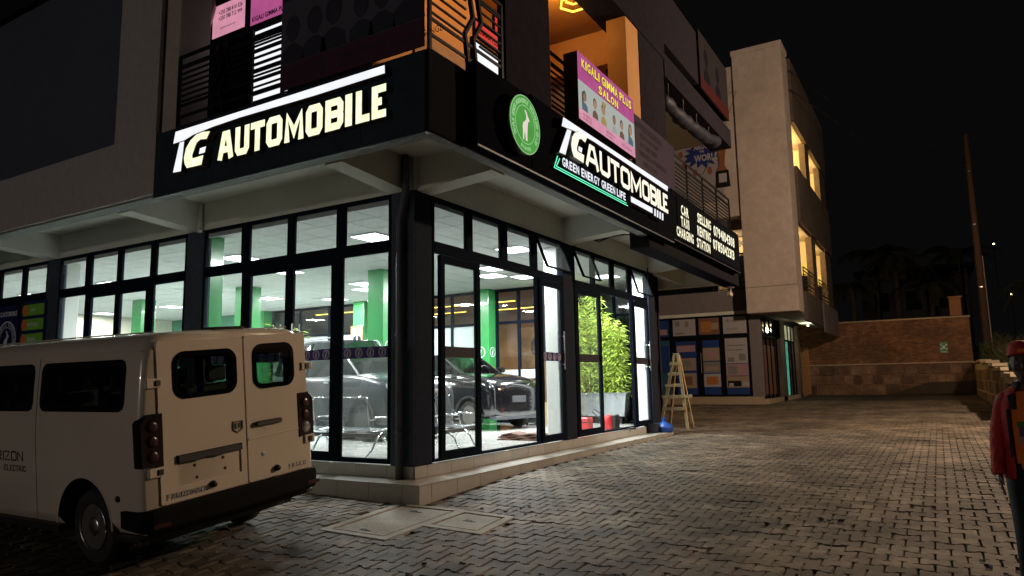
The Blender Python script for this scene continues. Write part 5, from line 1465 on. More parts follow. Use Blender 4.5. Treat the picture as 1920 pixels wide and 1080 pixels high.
rw = thing("retaining_wall", "stepped ochre retaining wall running down the right side of the yard", "wall", (8.4, 30, .3))
def rp(mb, name, m=None): mb.v = [(a - 8.4, b - 30, c - .3) for a, b, c in mb.v]; return mb.build(name, m, rw)
rr = random.Random(2)
for (y0, y1, zt_) in ((32.0, 40.0, 2.18), (27.2, 32.0, 2.05), (23.4, 27.2, 1.88), (19.5, 23.4, 1.70), (16.2, 19.5, 1.50)):
    rp(MB().bbox(8.32, 8.62, y0 + .003, y1 - .003, -.1, zt_, .012), "wall_panel", M['cap'])
    rp(MB().bbox(8.24, 8.72, y0 - .06, y1 - .10, zt_ + .002, zt_ + .12, .01), "coping", M['cap'])
    y = y0 + .05
    while y < y1 - .1:
        for z in (.3, .85, 1.35):
            if z + .3 > zt_: continue
            w = rr.uniform(.35, .6); P = [(y + .02, z), (y + w, z + rr.uniform(-.03, .03)), (y + w - .02, z + .44), (y + w * .5, z + .47), (y, z + .42)]
            if y + w < y1: rp(MB().prism(P, 0, .03, lambda u, v, w_: Vector((8.318 - w_, u, v)), None, bev=.012, back=False), "stone", M['stone'])
        y += .62
# planted bank behind the wall
mb = MB(); xs_ = [8.6, 9.5, 11, 14, 20, 35, 70]; ys_ = [15, 20, 25, 30, 35, 40, 46, 60, 100]
mb.add([(x, y, 1.2 + (y - 15) * .04 + (x - 8.6) * .16 + .15 * sin(x * 1.3 + y)) for y in ys_ for x in xs_], [(j * 7 + i, j * 7 + i + 1, (j + 1) * 7 + i + 1, (j + 1) * 7 + i) for j in range(8) for i in range(6)])
mb.build("bank", M['earth'], kind="structure", smooth=True)
mb = MB(); mb.add([(-70, 41, 1.0), (8.5, 41, 2.2), (8.5, 60, 4.5), (-70, 60, 4.0), (8.5, 120, 9), (-70, 120, 9)], [(0, 1, 2, 3), (3, 2, 4, 5)])
mb.build("hillside", M['earth'], kind="structure")

# ================================================================ VEHICLES
def boolean(o, cutters, op='DIFFERENCE'):
    for c in cutters:
        m = o.modifiers.new("b", 'BOOLEAN'); m.operation = op; m.object = c; m.solver = 'EXACT'
    dg = bpy.context.evaluated_depsgraph_get(); dg.update()
    me = bpy.data.meshes.new_from_object(o.evaluated_get(dg))
    o.modifiers.clear(); old = o.data; o.data = me; bpy.data.meshes.remove(old)
    for c in cutters:
        me = c.data; bpy.data.objects.remove(c); bpy.data.meshes.remove(me)
    return o
def applymods(o):
    dg = bpy.context.evaluated_depsgraph_get(); dg.update()
    me = bpy.data.meshes.new_from_object(o.evaluated_get(dg)); o.modifiers.clear()
    old = o.data; o.data = me; bpy.data.meshes.remove(old); return o
def cyl_y(cx, cz, r, y0, y1, n=32):
    T = Matrix.Translation((cx, 0, cz)) @ Matrix.Rotation(-pi / 2, 4, 'X')
    return MB().prism(circ(0, 0, r, n), y0, y1, lambda u, v, w: Vector((cx + u, w, cz + v))).build("cut", M['blackp'])
def wheel(parent, cx, cy, cz, R, rr_, side, steel=False, width=.22):
    """side -1: outer face towards -y"""
    Tm_ = Matrix.Translation((cx, cy, cz)) @ Matrix.Rotation(pi / 2 if side < 0 else -pi / 2, 4, 'X')
    prof = [(rr_ * .97, -width), (rr_ + .02, -width), (R - .03, -width + .005), (R, -width + .05), (R, -.05), (R - .03, -.008), (rr_ + .02, 0), (rr_, -.012), (rr_ * .97, -.05)]
    w = MB().lathe(prof, 40, None, Tm_).build("wheel", M['rubber'], parent); auto_smooth(w, 40)
    if steel:
        p = [(rr_, -.012), (rr_ - .010, -.002), (rr_ - .03, -.03), (rr_ * .80, -.055), (rr_ * .62, -.03), (rr_ * .45, -.028), (rr_ * .38, -.02), (rr_ * .15, -.015), (.012, -.012)]
        r = MB().lathe(p, 36, None, Tm_).build("rim", M['rimsteel'], w); auto_smooth(r, 40)
        mb = MB(); mb.tube([(rr_ * .97 * cos(q * pi / 18), rr_ * .97 * sin(q * pi / 18), .0) for q in range(37)], .007, 6, None, Tm_); mb.build("rim_ring", M['steel'], r, smooth=True)
        MB().lathe([(rr_ * .42, -.030), (rr_ * .40, -.012), (rr_ * .30, -.002), (rr_ * .05, .002)], 20, None, Tm_).build("hub_cap", M['steel'], r, smooth=True)
        for i in range(10):
            a = 2 * pi * i / 10; T2_ = Tm_ @ Matrix.Rotation(a, 4, 'Z') @ Matrix.Translation((rr_ * .75, 0, -.040))
            MB().lathe([(.022, -.01), (.022, .014)], 8, None, T2_).build("rim_hole", M['blackp'], r)
    else:
        MB().lathe([(rr_ * .96, -.10), (.01, -.09)], 30, None, Tm_).build("brake_disc", M['blackp'], w)
        for i in range(5):
            a = 2 * pi * i / 5; T2_ = Tm_ @ Matrix.Rotation(a, 4, 'Z')
            vs = [(.03, -.035, -.02), (rr_ * .98, -.065, -.015), (rr_ * .98, .065, -.015), (.03, .035, -.02), (.03, -.035, -.06), (rr_ * .98, -.065, -.06), (rr_ * .98, .065, -.06), (.03, .035, -.06)]
            MB().add(vs, [(0, 1, 2, 3), (4, 5, 6, 7), (0, 1, 5, 4), (1, 2, 6, 5), (2, 3, 7, 6), (3, 0, 4, 7)], None, T2_).build("rim_spoke", M['rimsteel'], w)
        MB().lathe([(rr_, -.012), (rr_ - .015, -.01), (rr_ - .03, -.05)], 36, None, Tm_).build("rim", M['rimsteel'], w)
    return w

van = thing("parked_van", "pale panel van parked with its closed rear doors by the corner step", "van", (.253, -3.12, -.075))
van.rotation_euler = (radians(5.2), 0, 0)
def sideY(z):
    return 1.04 - .075 * max(0.0, (z - 1.25) / .85) ** 1.5
def vsec(x, w, zb, zt, k=1.0):
    P = [(0, zb), (.55 * w, zb), (.93 * w, zb + .015), (w, zb + .12)]
    for z in (1.0, 1.25, 1.5, 1.8, 2.02):
        if z < zt - .16: P.append((w - (1.04 - sideY(z)), z))
    yt = w - (1.04 - sideY(min(2.1, zt)))
    P += [(yt - .022, zt - .12), (yt - .075, zt - .045), (yt - .19, zt - .008), (yt * .5, zt + .012), (0, zt + .02)]
    while len(P) < 14: P.insert(4, (w, zb + .12 + .01 * (14 - len(P))))
    return [(x, y, z) for y, z in P] + [(x, -y, z) for y, z in reversed(P[1:-1])]
st = [(0.0, .985, .46, 2.225), (-.02, 1.015, .44, 2.25), (-.07, 1.036, .42, 2.275), (-.18, 1.04, .42, 2.285), (-1.0, 1.04, .42, 2.29), (-2.5, 1.04, .42, 2.29), (-3.9, 1.04, .42, 2.28),
      (-4.35, 1.03, .42, 2.22), (-4.7, 1.0, .42, 1.95), (-5.05, .97, .42, 1.62), (-5.35, .95, .42, 1.36), (-5.6, .90, .42, 1.20), (-5.72, .80, .45, 1.0)]
rings = [vsec(*s) for s in st]
body = MB().loft(rings).build("body", M['paintw'], van)
body.data.materials.append(M['blackp'])
cut = [cyl_y(-.95, .46, .475, -1.3, -.60), cyl_y(-.95, .46, .475, .60, 1.3), cyl_y(-4.55, .46, .475, -1.3, -.60), cyl_y(-4.55, .46, .475, .60, 1.3)]
body.matrix_world = Matrix.Identity(4); body.parent = None
cut.append(MB().box(-4.1, -.10, -.90, .90, 1.0, 2.16).build("cut", M['blackp']))
for a, b in ((-1.74, -.275), (-3.23, -1.92)): cut.append(MB().box(a, b, -1.3, 1.3, 1.585, 2.035).build("cut", M['blackp']))
for a, b in ((-.66, -.02), (.26, .75)): cut.append(MB().box(-.3, .2, a, b, 1.67, 2.06).build("cut", M['blackp']))
boolean(body, cut); body.parent = van; auto_smooth(body, 38)
for s in (-1, 1):
    zc = .42 if s < 0 else .385
    wheel(van, -1.03, s * .915, zc, .375, .235, s, True); wheel(van, -4.55, s * .915, zc, .385, .235, s, True)
    # arch lip
    P = [(-.95 + .478 * cos(a), .46 + .478 * sin(a)) for a in [pi * i / 18 for i in range(19)]]
    mb = MB(); ribbon(mb, P, .018, 0, .006, lambda u, v, w: Vector((u, s * (1.039 + w), v))); mb.build("arch_lip", M['paintw'], van)
# rear doors
TR = lambda u, v, w: Vector((w, u, v))
dl = MB().prism(rrect(-.862, .112, .675, 2.205, .03), -.02, .014, TR, None, bev=.007).build("rear_door", M['paintw'], van)
c1 = MB().add([(-.02, -.66, .835), (-.02, .02, .835), (-.02, .02, 1.10), (-.02, -.66, 1.10), (.03, -.69, .80), (.03, .05, .80), (.03, .05, 1.115), (.03, -.69, 1.115)],
              [(0, 1, 2, 3), (4, 5, 6, 7), (0, 1, 5, 4), (1, 2, 6, 5), (2, 3, 7, 6), (3, 0, 4, 7)]).build("cut", M['paintw'])
c2 = MB().box(-.1, .1, -.66, -.02, 1.67, 2.06).build("cut", M['paintw'])
dl.parent = None; boolean(dl, [c1, c2]); dl.parent = van
MB().box(-.012, -.006, -.67, .03, .83, 1.11).build("plate_recess", M['paintw'], dl)
dr = MB().prism(rrect(.120, .972, .675, 2.215, .03), -.02, .014, TR, None, bev=.007).build("rear_door", M['paintw'], van)
c3 = MB().box(-.1, .1, .26, .75, 1.67, 2.08).build('cut', M['paintw']); dr.parent = None; boolean(dr, [c3]); dr.parent = van
# softly raised swage line under the handle
MB().prism([(.135, 1.115), (.955, 1.135), (.955, 1.150), (.135, 1.140)], .013, .020, TR, None, bev=.003).build("swage_line", M['paintw'], dr)
for dd, a, b, c, d in ((dl, -.70, .025, 1.635, 2.095), (dr, .225, .79, 1.635, 2.12)):
    mb = MB(); ribbon(mb, rrect(a + .026, b - .026, c + .026, d - .026, .10, 6), .052, .013, .0205, TR, None, True); mb.build("window_seal", M['dglass'], dd)
    g = MB(); g.add([(u, v, .0150) for u, v in rrect(a + .04, b - .04, c + .04, d - .04, .10, 6)], [tuple(range(28))], None, TR); g.build("window", M['vglass'], dd, norm=False)
mb = MB().prism([(-.685, 1.035), (-.45, 1.03), (-.40, 1.045), (-.22, 1.03), (-.15, 1.045), (.045, 1.045), (.045, 1.112), (-.685, 1.112)], -.004, .040, TR, None, bev=.008)
mb.build("plate_light_bar", M['blackp'], dl)
for u, v in ((-.49, .985), (-.17, 1.0), (-.47, .865), (-.15, .89)): MB().lathe([(.016, 0), (.016, .010), (.006, .014)], 10, None, Matrix.Translation((-.006, u, v)) @ Matrix.Rotation(pi / 2, 4, 'Y')).build("plate_screw", M['cloth'], dl)
for dd, u, v in ((dl, -.31, .765), (dr, .485, .765)):
    MB().lathe([(.034, 0), (.034, .02), (.024, .045), (.010, .05)], 16, None, Matrix.Translation((.013, u, v)) @ Matrix.Rotation(pi / 2, 4, 'Y')).build("rubber_stop", M['blackp'], dd, smooth=True)
MB().lathe([(.026, 0), (.026, .006), (.010, .008)], 16, None, Matrix.Translation((.013, .32, .945)) @ Matrix.Rotation(pi / 2, 4, 'Y')).build("lock_barrel", M['steel'], dr)
MB().prism(circ(.39, 1.275, .11, 24, .075), .0135, .018, TR, None, bev=.002).build("handle_dish", M['paintw'], dr)
MB().prism(rrect(.215, .562, 1.247, 1.300, .022), .030, .058, TR, None, bev=.008).box(.012, .03, .23, .26, 1.25, 1.295).box(.012, .03, .51, .54, 1.25, 1.295).build("door_handle", M['blackp'], dr)
# shield badge
mb = MB(); P = [(-.045, 1.335), (.062, 1.335), (.062, 1.255), (.0085, 1.222), (-.045, 1.255)]
ribbon(mb, P, .012, .014, .026, TR, M['chrome'], True)
ribbon(mb, [(-.012, 1.318), (-.012, 1.268), (.029, 1.268), (.029, 1.318)], .013, .014, .024, TR, M['chrome']); mb.build("badge", None, dl)
mb = MB(); xx = -.80
for ch, wd in (("F", .045), ("A", .05), ("R", .05), ("I", .02), ("Z", .045), ("O", .05), ("N", .05), ("A", .05), ("U", .05), ("T", .045), ("O", .05)):
    glyph(mb, ch, xx, .718, wd * .86, .052, .011, .014, .019, TR); xx += wd
mb.build("badge_lettering", M['steel'], dl)
mb = MB(); xx = .66
for ch in "FE5LC": glyph(mb, ch, xx, .722, .040, .050, .009, .014, .019, TR); xx += .052
mb.build("badge_lettering", M['steel'], dr)
for s, zz in ((-1, 1.815), (-1, .995), (1, 1.83), (1, 1.0)):
    y0 = s * (.90 if s < 0 else .965)
    MB().bbox(-.01, .034, y0 - .075, y0 + .075, zz - .045, zz + .045, .008).build("door_hinge", M['paintw'], van)
    MB().bbox(.0345, .046, y0 + .01 * -s, y0 - s * .062 if s < 0 else y0 + .06, zz - .026, zz + .026, .003).build("hinge_pin", M['blackp'], van) if s < 0 else \
        MB().bbox(.0345, .046, y0 - .02, y0 + .03, zz - .03, zz + .03, .003).build("hinge_pin", M['blackp'], van)
# tail lamps wrap the corner
for s in (-1, 1):
    P = [(s * .815, 1.035), (s * 1.045, 1.055), (s * 1.050, 1.46), (s * .985, 1.535), (s * .815, 1.535)]
    lamp = MB().prism(P, -.085, .022, TR, None, bev=.010).build("tail_lamp", M['taildark'], van)
    for k, z in enumerate((1.42, 1.285, 1.145)):
        mm = M['lens'] if (s > 0 and k == 2) else M['tailred']
        MB().lathe([(.056, 0), (.052, .010), (.030, .014), (.004, .015)], 20, None, Matrix.Translation((.022, s * .925, z)) @ Matrix.Rotation(pi / 2, 4, 'Y')).build("lamp_lens", mm, lamp, smooth=True)
        mb = MB(); ring(mb, s * .925, z, .060, .006, .0222, .028, TR, M['taildark'] if mm is not M['lens'] else M['chrome'], 20); mb.build("lamp_bezel", None, lamp)
# bumper with wrapped ends
def bsec(y, x1, z0, z1, xi=-.05):
    return [(xi, y, z0 + .02), (x1 - .03, y, z0), (x1, y, z0 + .04), (x1, y, z1 - .035), (x1 - .025, y, z1), (xi, y, z1)]
rb = [bsec(-1.06, -.10, .49, .66, -.30), bsec(-1.045, .02, .47, .665, -.25), bsec(-.98, .085, .46, .67, -.2), bsec(-.8, .115, .455, .67, -.1), bsec(0, .125, .45, .672, -.1), bsec(.8, .115, .455, .67, -.1), bsec(.98, .085, .46, .67, -.2), bsec(1.045, .02, .47, .665, -.25), bsec(1.06, -.10, .49, .66, -.3)]
auto_smooth(MB().loft(rb).build("rear_bumper", M['bumper'], van), 30)
MB().bbox(-.28, .04, -.90, .90, .40, .455, .02).build("lower_valance", M['bumper'], van)
MB().prism(rrect(-1.0, -.83, .51, .55, .01), .108, .116, TR).build("reflector", M['tailred'], van)
MB().prism(rrect(.83, 1.0, .51, .55, .01), .108, .116, TR).build("reflector", M['tailred'], van)
auto_smooth(MB().bbox(-.22, -.06, -.19, .21, 2.285, 2.322, .012).build("brake_light", M['blackp'], van))
MB().box(-.062, -.054, -.17, .19, 2.300, 2.318).build("brake_lens", M['taildark'], van)
# roof gutter seams
for s in (-1, 1):
    MB().tube([(-.1, s * .80, 2.292), (-1.2, s * .80, 2.302), (-3.8, s * .80, 2.295)], .008, 6).build("roof_seam", M['paintw'], van)
# side windows, seams and lettering
def vside(s, u, v, w): return Vector((u, s * (sideY(v) + w), v))
for s in (-1, 1):
    TSd = lambda u, v, w, s=s: vside(s, u, v, w)
    for a, b in ((-1.76, -.255), (-3.25, -1.90), (-4.25, -3.40)):
        q = rrect(a, b, 1.565, 2.055, .09, 5)
        if a < -4: MB().prism(q, -.01, .006, TSd, None, bev=.002).build("side_window", M['dglass'], van); continue
        mb = MB(); ribbon(mb, rrect(a + .03, b - .03, 1.595, 2.025, .07, 5), .06, -.005, .006, TSd, None, True); mb.build("window_seal", M['dglass'], van)
        g = MB(); q = rrect(a + .04, b - .04, 1.60, 2.02, .07, 5); g.add([(u, v, .002) for u, v in q], [tuple(range(len(q)))], None, TSd); g.build("side_window", M['vglass'], van, norm=False)
    for xx in (-1.82, -3.32):
        mb = MB()
        mb.add([(xx - .004, z, .0015) for z in (.47, .9, 1.25, 1.5, 1.8, 2.1)] + [(xx + .004, z, .0015) for z in (.47, .9, 1.25, 1.5, 1.8, 2.1)], [(i, i + 1, 7 + i, 6 + i) for i in range(5)], None, TSd)
        mb.build("panel_gap", M['blackp'], van)
    mb = MB(); mb.add([(-3.9, 2.12, .002), (-.05, 2.12, .002), (-.05, 2.128, .002), (-3.9, 2.128, .002)], [(0, 1, 2, 3)], None, TSd); mb.build("panel_gap", M['paintw'], van)
    Tt = (lambda u, v, w: vside(-1, u, v, w)) if s < 0 else (lambda u, v, w: vside(1, -u, v, w))
    u0 = -2.92 if s < 0 else 3.26
    mb = MB(); xx = u0
    for ch in "FARIZON":
        wd = .135 if ch != 'I' else .05
        glyph(mb, ch, xx, 1.04, wd * .86, .105, .016, .0015, .003, Tt); xx += wd
    mb.build("side_lettering", PR['ink'], van)
    mb = MB(); xx = u0 + .44
    for ch in "ELECTRIC":
        wd = .062 if ch != 'I' else .03
        glyph(mb, ch, xx, .935, wd * .82, .062, .009, .0015, .003, Tt); xx += wd
    mb.build("side_lettering", PR['ink'], van)
    MB().lathe([(.030, 0), (.030, .012), (.02, .022)], 14, None, Matrix.Translation((-.36, s * 1.04, .765)) @ Matrix.Rotation(-s * pi / 2, 4, 'X')).build("fuel_plug", M['blackp'], van)
    MB().box(-4.0, -1.45, s * .99 - .03, s * .99 + .03, .36, .43).box(-.44, -.05, s * .99 - .05, s * .99 + .05, .38, .425).build("sill_trim", M['blackp'], van)
MB().box(-5.0, -.2, -.85, .85, .30, .42).build("underbody", M['blackp'], van)
MB().add([(-4.40, -.86, 2.16), (-4.40, .86, 2.16), (-5.22, .84, 1.50), (-5.22, -.84, 1.50)], [(0, 1, 2, 3)]).build("windscreen", M['dglass'], van)
for s in (-1, 1): MB().lathe([(.13, 0), (.11, .05), (.02, .07)], 16, None, Matrix.Translation((-5.66, s * .66, .98)) @ Matrix.Rotation(-pi / 2, 4, 'Y')).build("headlight", M['lens'], van)

for xx in (-1.0, -2.0, -3.0):
    for yy in (-.55, .05, .55):
        MB().bbox(xx - .10, xx + .02, yy - .23, yy + .23, 1.0, 1.70, .03).bbox(xx - .07, xx + .0, yy - .13, yy + .13, 1.72, 1.90, .02).build("seat_back", M['blackp'], van)
# ---------------- showroom cars
def car(label, loc, rotz, paint, L, W, H, hood, suv):
    """local +x forward, z up, origin under the centre"""
    t = thing("showroom_car", label, "car", loc, rotz)
    w = W / 2; h2 = L / 2; zb = .26
    def sec(x, wk, zb_, zs, zt, crown=.03):
        P = [(0, zb_), (.7 * wk, zb_), (.94 * wk, zb_ + .05), (wk * .985, zb_ + .18), (wk, (zb_ + zs) * .52), (wk * .985, zs - .12), (wk * .93, zs - .02), (wk * .80, zt - .02), (wk * .45, zt + crown * .6), (0, zt + crown)]
        return [(x, y, z) for y, z in P] + [(x, -y, z) for y, z in reversed(P[1:-1])]
    hz = hood
    st = [(-h2, w * .80, zb + .22, hz - .10, hz - .02), (-h2 + .10, w * .92, zb + .08, hz, hz + .06), (-h2 + .45, w, zb, hz + .03, hz + .08), (-.6, w, zb, hz + .01, hz + .04),
          (.35 * h2, w, zb, hz, hz + .03), (.50 * h2, w, zb, hz - .01, hz + .02), (.72 * h2, w * .985, zb, hz - .06, hz - .02), (.88 * h2, w * .95, zb + .02, hz - .14, hz - .10), (h2 - .10, w * .88, zb + .04, hz - .24, hz - .20), (h2 - .03, w * .78, zb + .06, hz - .36, hz - .32), (h2, w * .66, zb + .12, hz - .48, hz - .46)]
    b = MB().loft([sec(*s) for s in st]).build("body", paint, None)
    sm = b.modifiers.new("s", 'SUBSURF'); sm.levels = 1; applymods(b)
    R = .40 if suv else .37; ax = h2 * .64; cz = R
    b.data.materials.append(M['blackp'])
    boolean(b, [cyl_y(sx * ax, cz + .02, R + .055, s0, s1) for sx in (1, -1) for s0, s1 in ((-w - .3, -w + .30), (w - .30, w + .3))])
    b.parent = t; auto_smooth(b, 40)
    for sx in (1, -1):
        for s in (1, -1):
            wheel(t, sx * ax, s * (w - .03), cz, R, R * .66, s)
            P = [(sx * ax + (R + .075) * cos(a), cz + .02 + (R + .075) * sin(a)) for a in [pi * (i - 1) / 16 for i in range(19)]]
            mb = MB(); ribbon(mb, P, .055, -.03, .012, lambda u, v, q, s=s: Vector((u, s * (w * .985 + q), v))); mb.build("arch_trim", M['blackp'], t)
    # greenhouse
    xa, xb = .44 * h2, .05 * h2; xr0, xr1 = (-.80 * h2, -.93 * h2) if suv else (-.60 * h2, -.90 * h2)
    zt = H - .05; wb = w * .90; wt = w * .70
    def gs(x, wk, z0): return [(x, wk, z0), (x, -wk, z0)]
    G = [(xa, wb * .80, hz - .0, wb * .78, hz + .005), (xb, wb, hz, wt * .93, zt - .01), (-.35 * h2, wb, hz, wt, zt + .02), (xr0, wb * .97, hz, wt * .95, zt - .03), (xr1, wb * .90, hz + .02, wb * .85, hz + .12)]
    rg_ = [[(x, a, z0), (x, -a, z0), (x, -b_, z1), (x, -b_ * .5, z1 + .02), (x, b_ * .5, z1 + .02), (x, b_, z1)] for x, a, z0, b_, z1 in G]
    gobj = MB().loft(rg_).build("window_glass", M['cglass'] if not suv else M['dglass'], t); auto_smooth(gobj, 25)
    roof = [[(x, -b_ - .01, z1 - .03), (x, -b_ + .02, z1 + .02), (x, -b_ * .5, z1 + .045), (x, b_ * .5, z1 + .045), (x, b_ - .02, z1 + .02), (x, b_ + .01, z1 - .03)] for x, b_, z1 in ((xb - .02, wt * .93, zt), (-.35 * h2, wt, zt + .03), (xr0, wt * .95, zt - .02))]
    auto_smooth(MB().loft(roof).build("roof", paint, t), 30)
    for s in (1, -1):
        MB().tube([(xa + .02, s * wb * .79, hz), (xb, s * wt * .94, zt)], [.035, .028], 6).build("pillar", paint, t)
        MB().tube([(-.30 * h2, s * (wb + .0), hz), (-.32 * h2, s * (wt + .01), zt)], .035, 6).build("pillar", M['blackp'], t)
        MB().tube([(xr1, s * wb * .88, hz + .05), (xr0, s * wt * .96, zt)], [.06, .05], 6).build("pillar", paint, t)
        if suv: MB().tube([(xb - .1, s * wt * .90, zt + .04), (xb - .2, s * wt * .92, zt + .10), (xr0 + .1, s * wt * .92, zt + .08), (xr0, s * wt * .92, zt + .02)], .018, 8).build("roof_rail", M['steel'], t)
        mb = MB().bbox(.30 * h2 - .08, .30 * h2 + .10, s * (w + .04) - .10, s * (w + .04) + .10, hz + .06, hz + .20, .03); mb.build("wing_mirror", paint, t)
        mb = MB(); mb.prism([(.60 * h2, hz - .16), (.90 * h2, hz - .30), (.92 * h2, hz - .22), (.66 * h2, hz - .10)], -.04, .008, lambda u, v, q, s=s: Vector((u, s * (w * (.985 - .30 * max(0, (u / h2 - .62)) ** 1.4) + q), v)), None); 
        P = [(s * w * .86, hz - .20), (s * w * .86, hz - .30), (s * w * .42, hz - .33), (s * w * .36, hz - .28)]
        MB().prism(P, 0, .04, lambda u, v, q: Vector((h2 - .02 - .22 * (abs(u) / w) ** 2 + q - .02, u, v)), None, bev=.006).build("headlight", M['lens'], t)
        MB().box(-.30 * h2 - .1, -.30 * h2 + .1, s * (w + .002) - .012, s * (w + .002) + .012, hz - .17, hz - .14).box(.12 * h2 - .1, .12 * h2 + .1, s * (w + .002) - .012, s * (w + .002) + .012, hz - .17, hz - .14).build("door_handle", M['chrome'], t)
        for xx in (.30 * h2, -.18 * h2):
            mb = MB(); mb.add([(xx - .004, s * (w + .002), .45), (xx + .004, s * (w + .002), .45), (xx + .004, s * (w + .002), hz - .1), (xx - .004, s * (w + .002), hz - .1)], [(0, 1, 2, 3)]); mb.build("panel_gap", M['blackp'], t)
        MB().bbox(-ax + R + .08, ax - R - .08, s * w - .05, s * w + .012, zb + .02, zb + .16, .01).build("sill_trim", M['blackp'], t)
    fx = lambda u, v, q: Vector((h2 - .02 - .20 * (abs(u) / w) ** 2 + q, u, v))
    gr = MB().prism([(-w * .62, hz - .56), (w * .62, hz - .56), (w * .72, hz - .74), (w * .60, hz - .86), (-w * .60, hz - .86), (-w * .72, hz - .74)], -.05, .012, fx, None, bev=.008).build("grille", M['blackp'], t)
    for i in range(4): MB().prism([(-w * .58, hz - .62 - .06 * i), (w * .58, hz - .62 - .06 * i), (w * .58, hz - .635 - .06 * i), (-w * .58, hz - .635 - .06 * i)], .0125, .022, fx).build("grille_slat", M['colpipe'], gr)
    MB().prism([(-w * .60, hz - .46), (w * .60, hz - .46), (w * .52, hz - .54), (-w * .52, hz - .54)], .0, .022, fx, None, bev=.006).build("bumper_strip", M['steel'], t)
    MB().bbox(h2 - .03, h2 + .03, -.24, .24, hz - .72, hz - .56, .004).build("number_plate", M['colpipe'], t)
    for s in (1, -1):
        mb = MB(); mb.prism([(s * w * .72, hz - .80), (s * w * .90, hz - .78), (s * w * .93, hz - .52), (s * w * .86, hz - .54)], -.02, .015, fx, None, bev=.005); mb.build("air_intake", M['blackp'], t)
    MB().bbox(h2 - .30, h2 - .02, -w * .80, w * .80, zb - .0, zb + .10, .02).build("front_lip", M['colpipe'], t)
    for s in (1, -1):
        MB().tube([(.15 * h2, s * .38, hz + .02), (.15 * h2 - .12, s * .38, hz + .36)], .12, 8).build("seat_back", M['blackp'], t)
    mb = MB(); mb.tube([(.30 * h2 + .16 * cos(a) * .3, .38 + .17 * cos(a), hz + .08 + .17 * sin(a)) for a in [2 * pi * i / 16 for i in range(17)]], .014, 6); mb.build("steering_wheel", M['blackp'], t)
    return t
c1_ = car("slate blue sport utility car just behind the corner glass", (-5.35, 4.55, FZ), radians(-13), M['paintb'], 5.1, 2.05, 2.24, 1.40, True)
c2_ = car("glossy black hatchback with its nose showing in the open side doorway", (-4.98, 8.12, FZ), radians(-13), M['paintk'], 4.7, 1.98, 2.0, 1.40, False)

# ================================================================ SHOWROOM FURNITURE
def bench(x0, y0, seats, label, rot=0):
    t = thing("waiting_bench", label, "bench", (x0, y0, FZ), rot, None)
    P = .64
    for i in range(seats):
        x = -P * (i + 1) + .04
        b = []
        prof = [(-.17, .98), (-.155, .90), (-.10, .52), (-.06, .445), (0.02, .43), (.36, .455), (.40, .44)]
        vs = [(x, yy, zz) for yy, zz in prof] + [(x + P - .08, yy, zz) for yy, zz in prof]
        n = len(prof)
        mb = MB(); mb.add(vs, [(k, k + 1, n + k + 1, n + k) for k in range(n - 1)])
        s = mb.build("seat_shell", M['perf'], t, norm=False); so = s.modifiers.new("s", 'SOLIDIFY'); so.thickness = .012; applymods(s); auto_smooth(s, 50)
        MB().tube([(x, yy, zz) for yy, zz in prof], .012, 6).tube([(x + P - .08, yy, zz) for yy, zz in prof], .012, 6).tube([(x, -.17, .98), (x + P - .08, -.17, .98)], .012, 6).build("seat_edge", M['chrome'], t, smooth=True)
    MB().box(-P * seats, .05, .06, .14, .33, .39).build("beam", M['blackp'], t)
    for i in ([0, seats] if seats < 4 else [0, seats // 2, seats]):
        x = -P * i + .02
        MB().tube([(x, .12, .40), (x, .0, .30), (x, -.10, .15), (x, -.26, .03)], .018, 8).build("leg", M['chrome'], t, smooth=True)
        MB().tube([(x, .10, .38), (x, .24, .26), (x, .32, .10), (x, .46, .03)], .018, 8).build("leg", M['chrome'], t, smooth=True)
        MB().tube([(x, -.14, .62), (x, .05, .66), (x, .34, .64), (x, .36, .50)], .014, 8).build("armrest", M['chrome'], t, smooth=True)
    return t
bench(-1.28, .62, 4, "row of perforated steel waiting seats with backs to the corner window")
bench(-.80, 1.75, 1, "single chrome legged waiting seat behind the first side door", radians(-80))

pl = thing("planter_box", "long galvanised trough planter on a low stand in the rear bay", "planter", (-1.88, 10.60, FZ))
vs = [(-.93, -.28, .20), (.93, -.28, .20), (.93, .28, .20), (-.93, .28, .20), (-1.02, -.34, .82), (1.02, -.34, .82), (1.02, .34, .82), (-1.02, .34, .82)]
MB().add(vs, [(0, 1, 2, 3), (0, 1, 5, 4), (1, 2, 6, 5), (2, 3, 7, 6), (3, 0, 4, 7)]).build("trough", M['planter'], pl)
fr = MB(); 
for (a, b, c, d) in ((-1.05, 1.05, -.37, -.335), (-1.05, 1.05, .335, .37), (-1.05, -1.015, -.334, .334), (1.015, 1.05, -.334, .334)): fr.box(a, b, c, d, .80, .845)
fr.build("rim", M['planter'], pl)
MB().box(-.98, .98, -.31, .31, .74, .77).build("soil", M['earth'], pl)
for sx in (-.8, .8):
    for sy in (-.2, .2): MB().box(sx - .04, sx + .04, sy - .04, sy + .04, 0, .19).build("leg", M['blackp'], pl)
MB().box(-.96, .96, -.27, .27, .17, .199).build("stand_shelf", M['frame'], pl)
bam = thing("bamboo_plants", "dense yellow green bamboo growing out of the metal trough", "plant", (-1.88, 10.60, FZ + .77))
rr = random.Random(21); V = []; Fc = []; tint = []
def leaf(p, d, l, wd, t):
    d = d.normalized(); s = d.cross(Vector((rr.uniform(-1, 1), rr.uniform(-1, 1), rr.uniform(.2, 1)))).normalized() * wd
    b = len(V); dr = Vector((0, 0, -l * .18))
    V.extend([tuple(p), tuple(p + d * l * .4 + s), tuple(p + d * l + dr), tuple(p + d * l * .4 - s)]); Fc.append((b, b + 1, b + 2, b + 3)); tint.append(t)
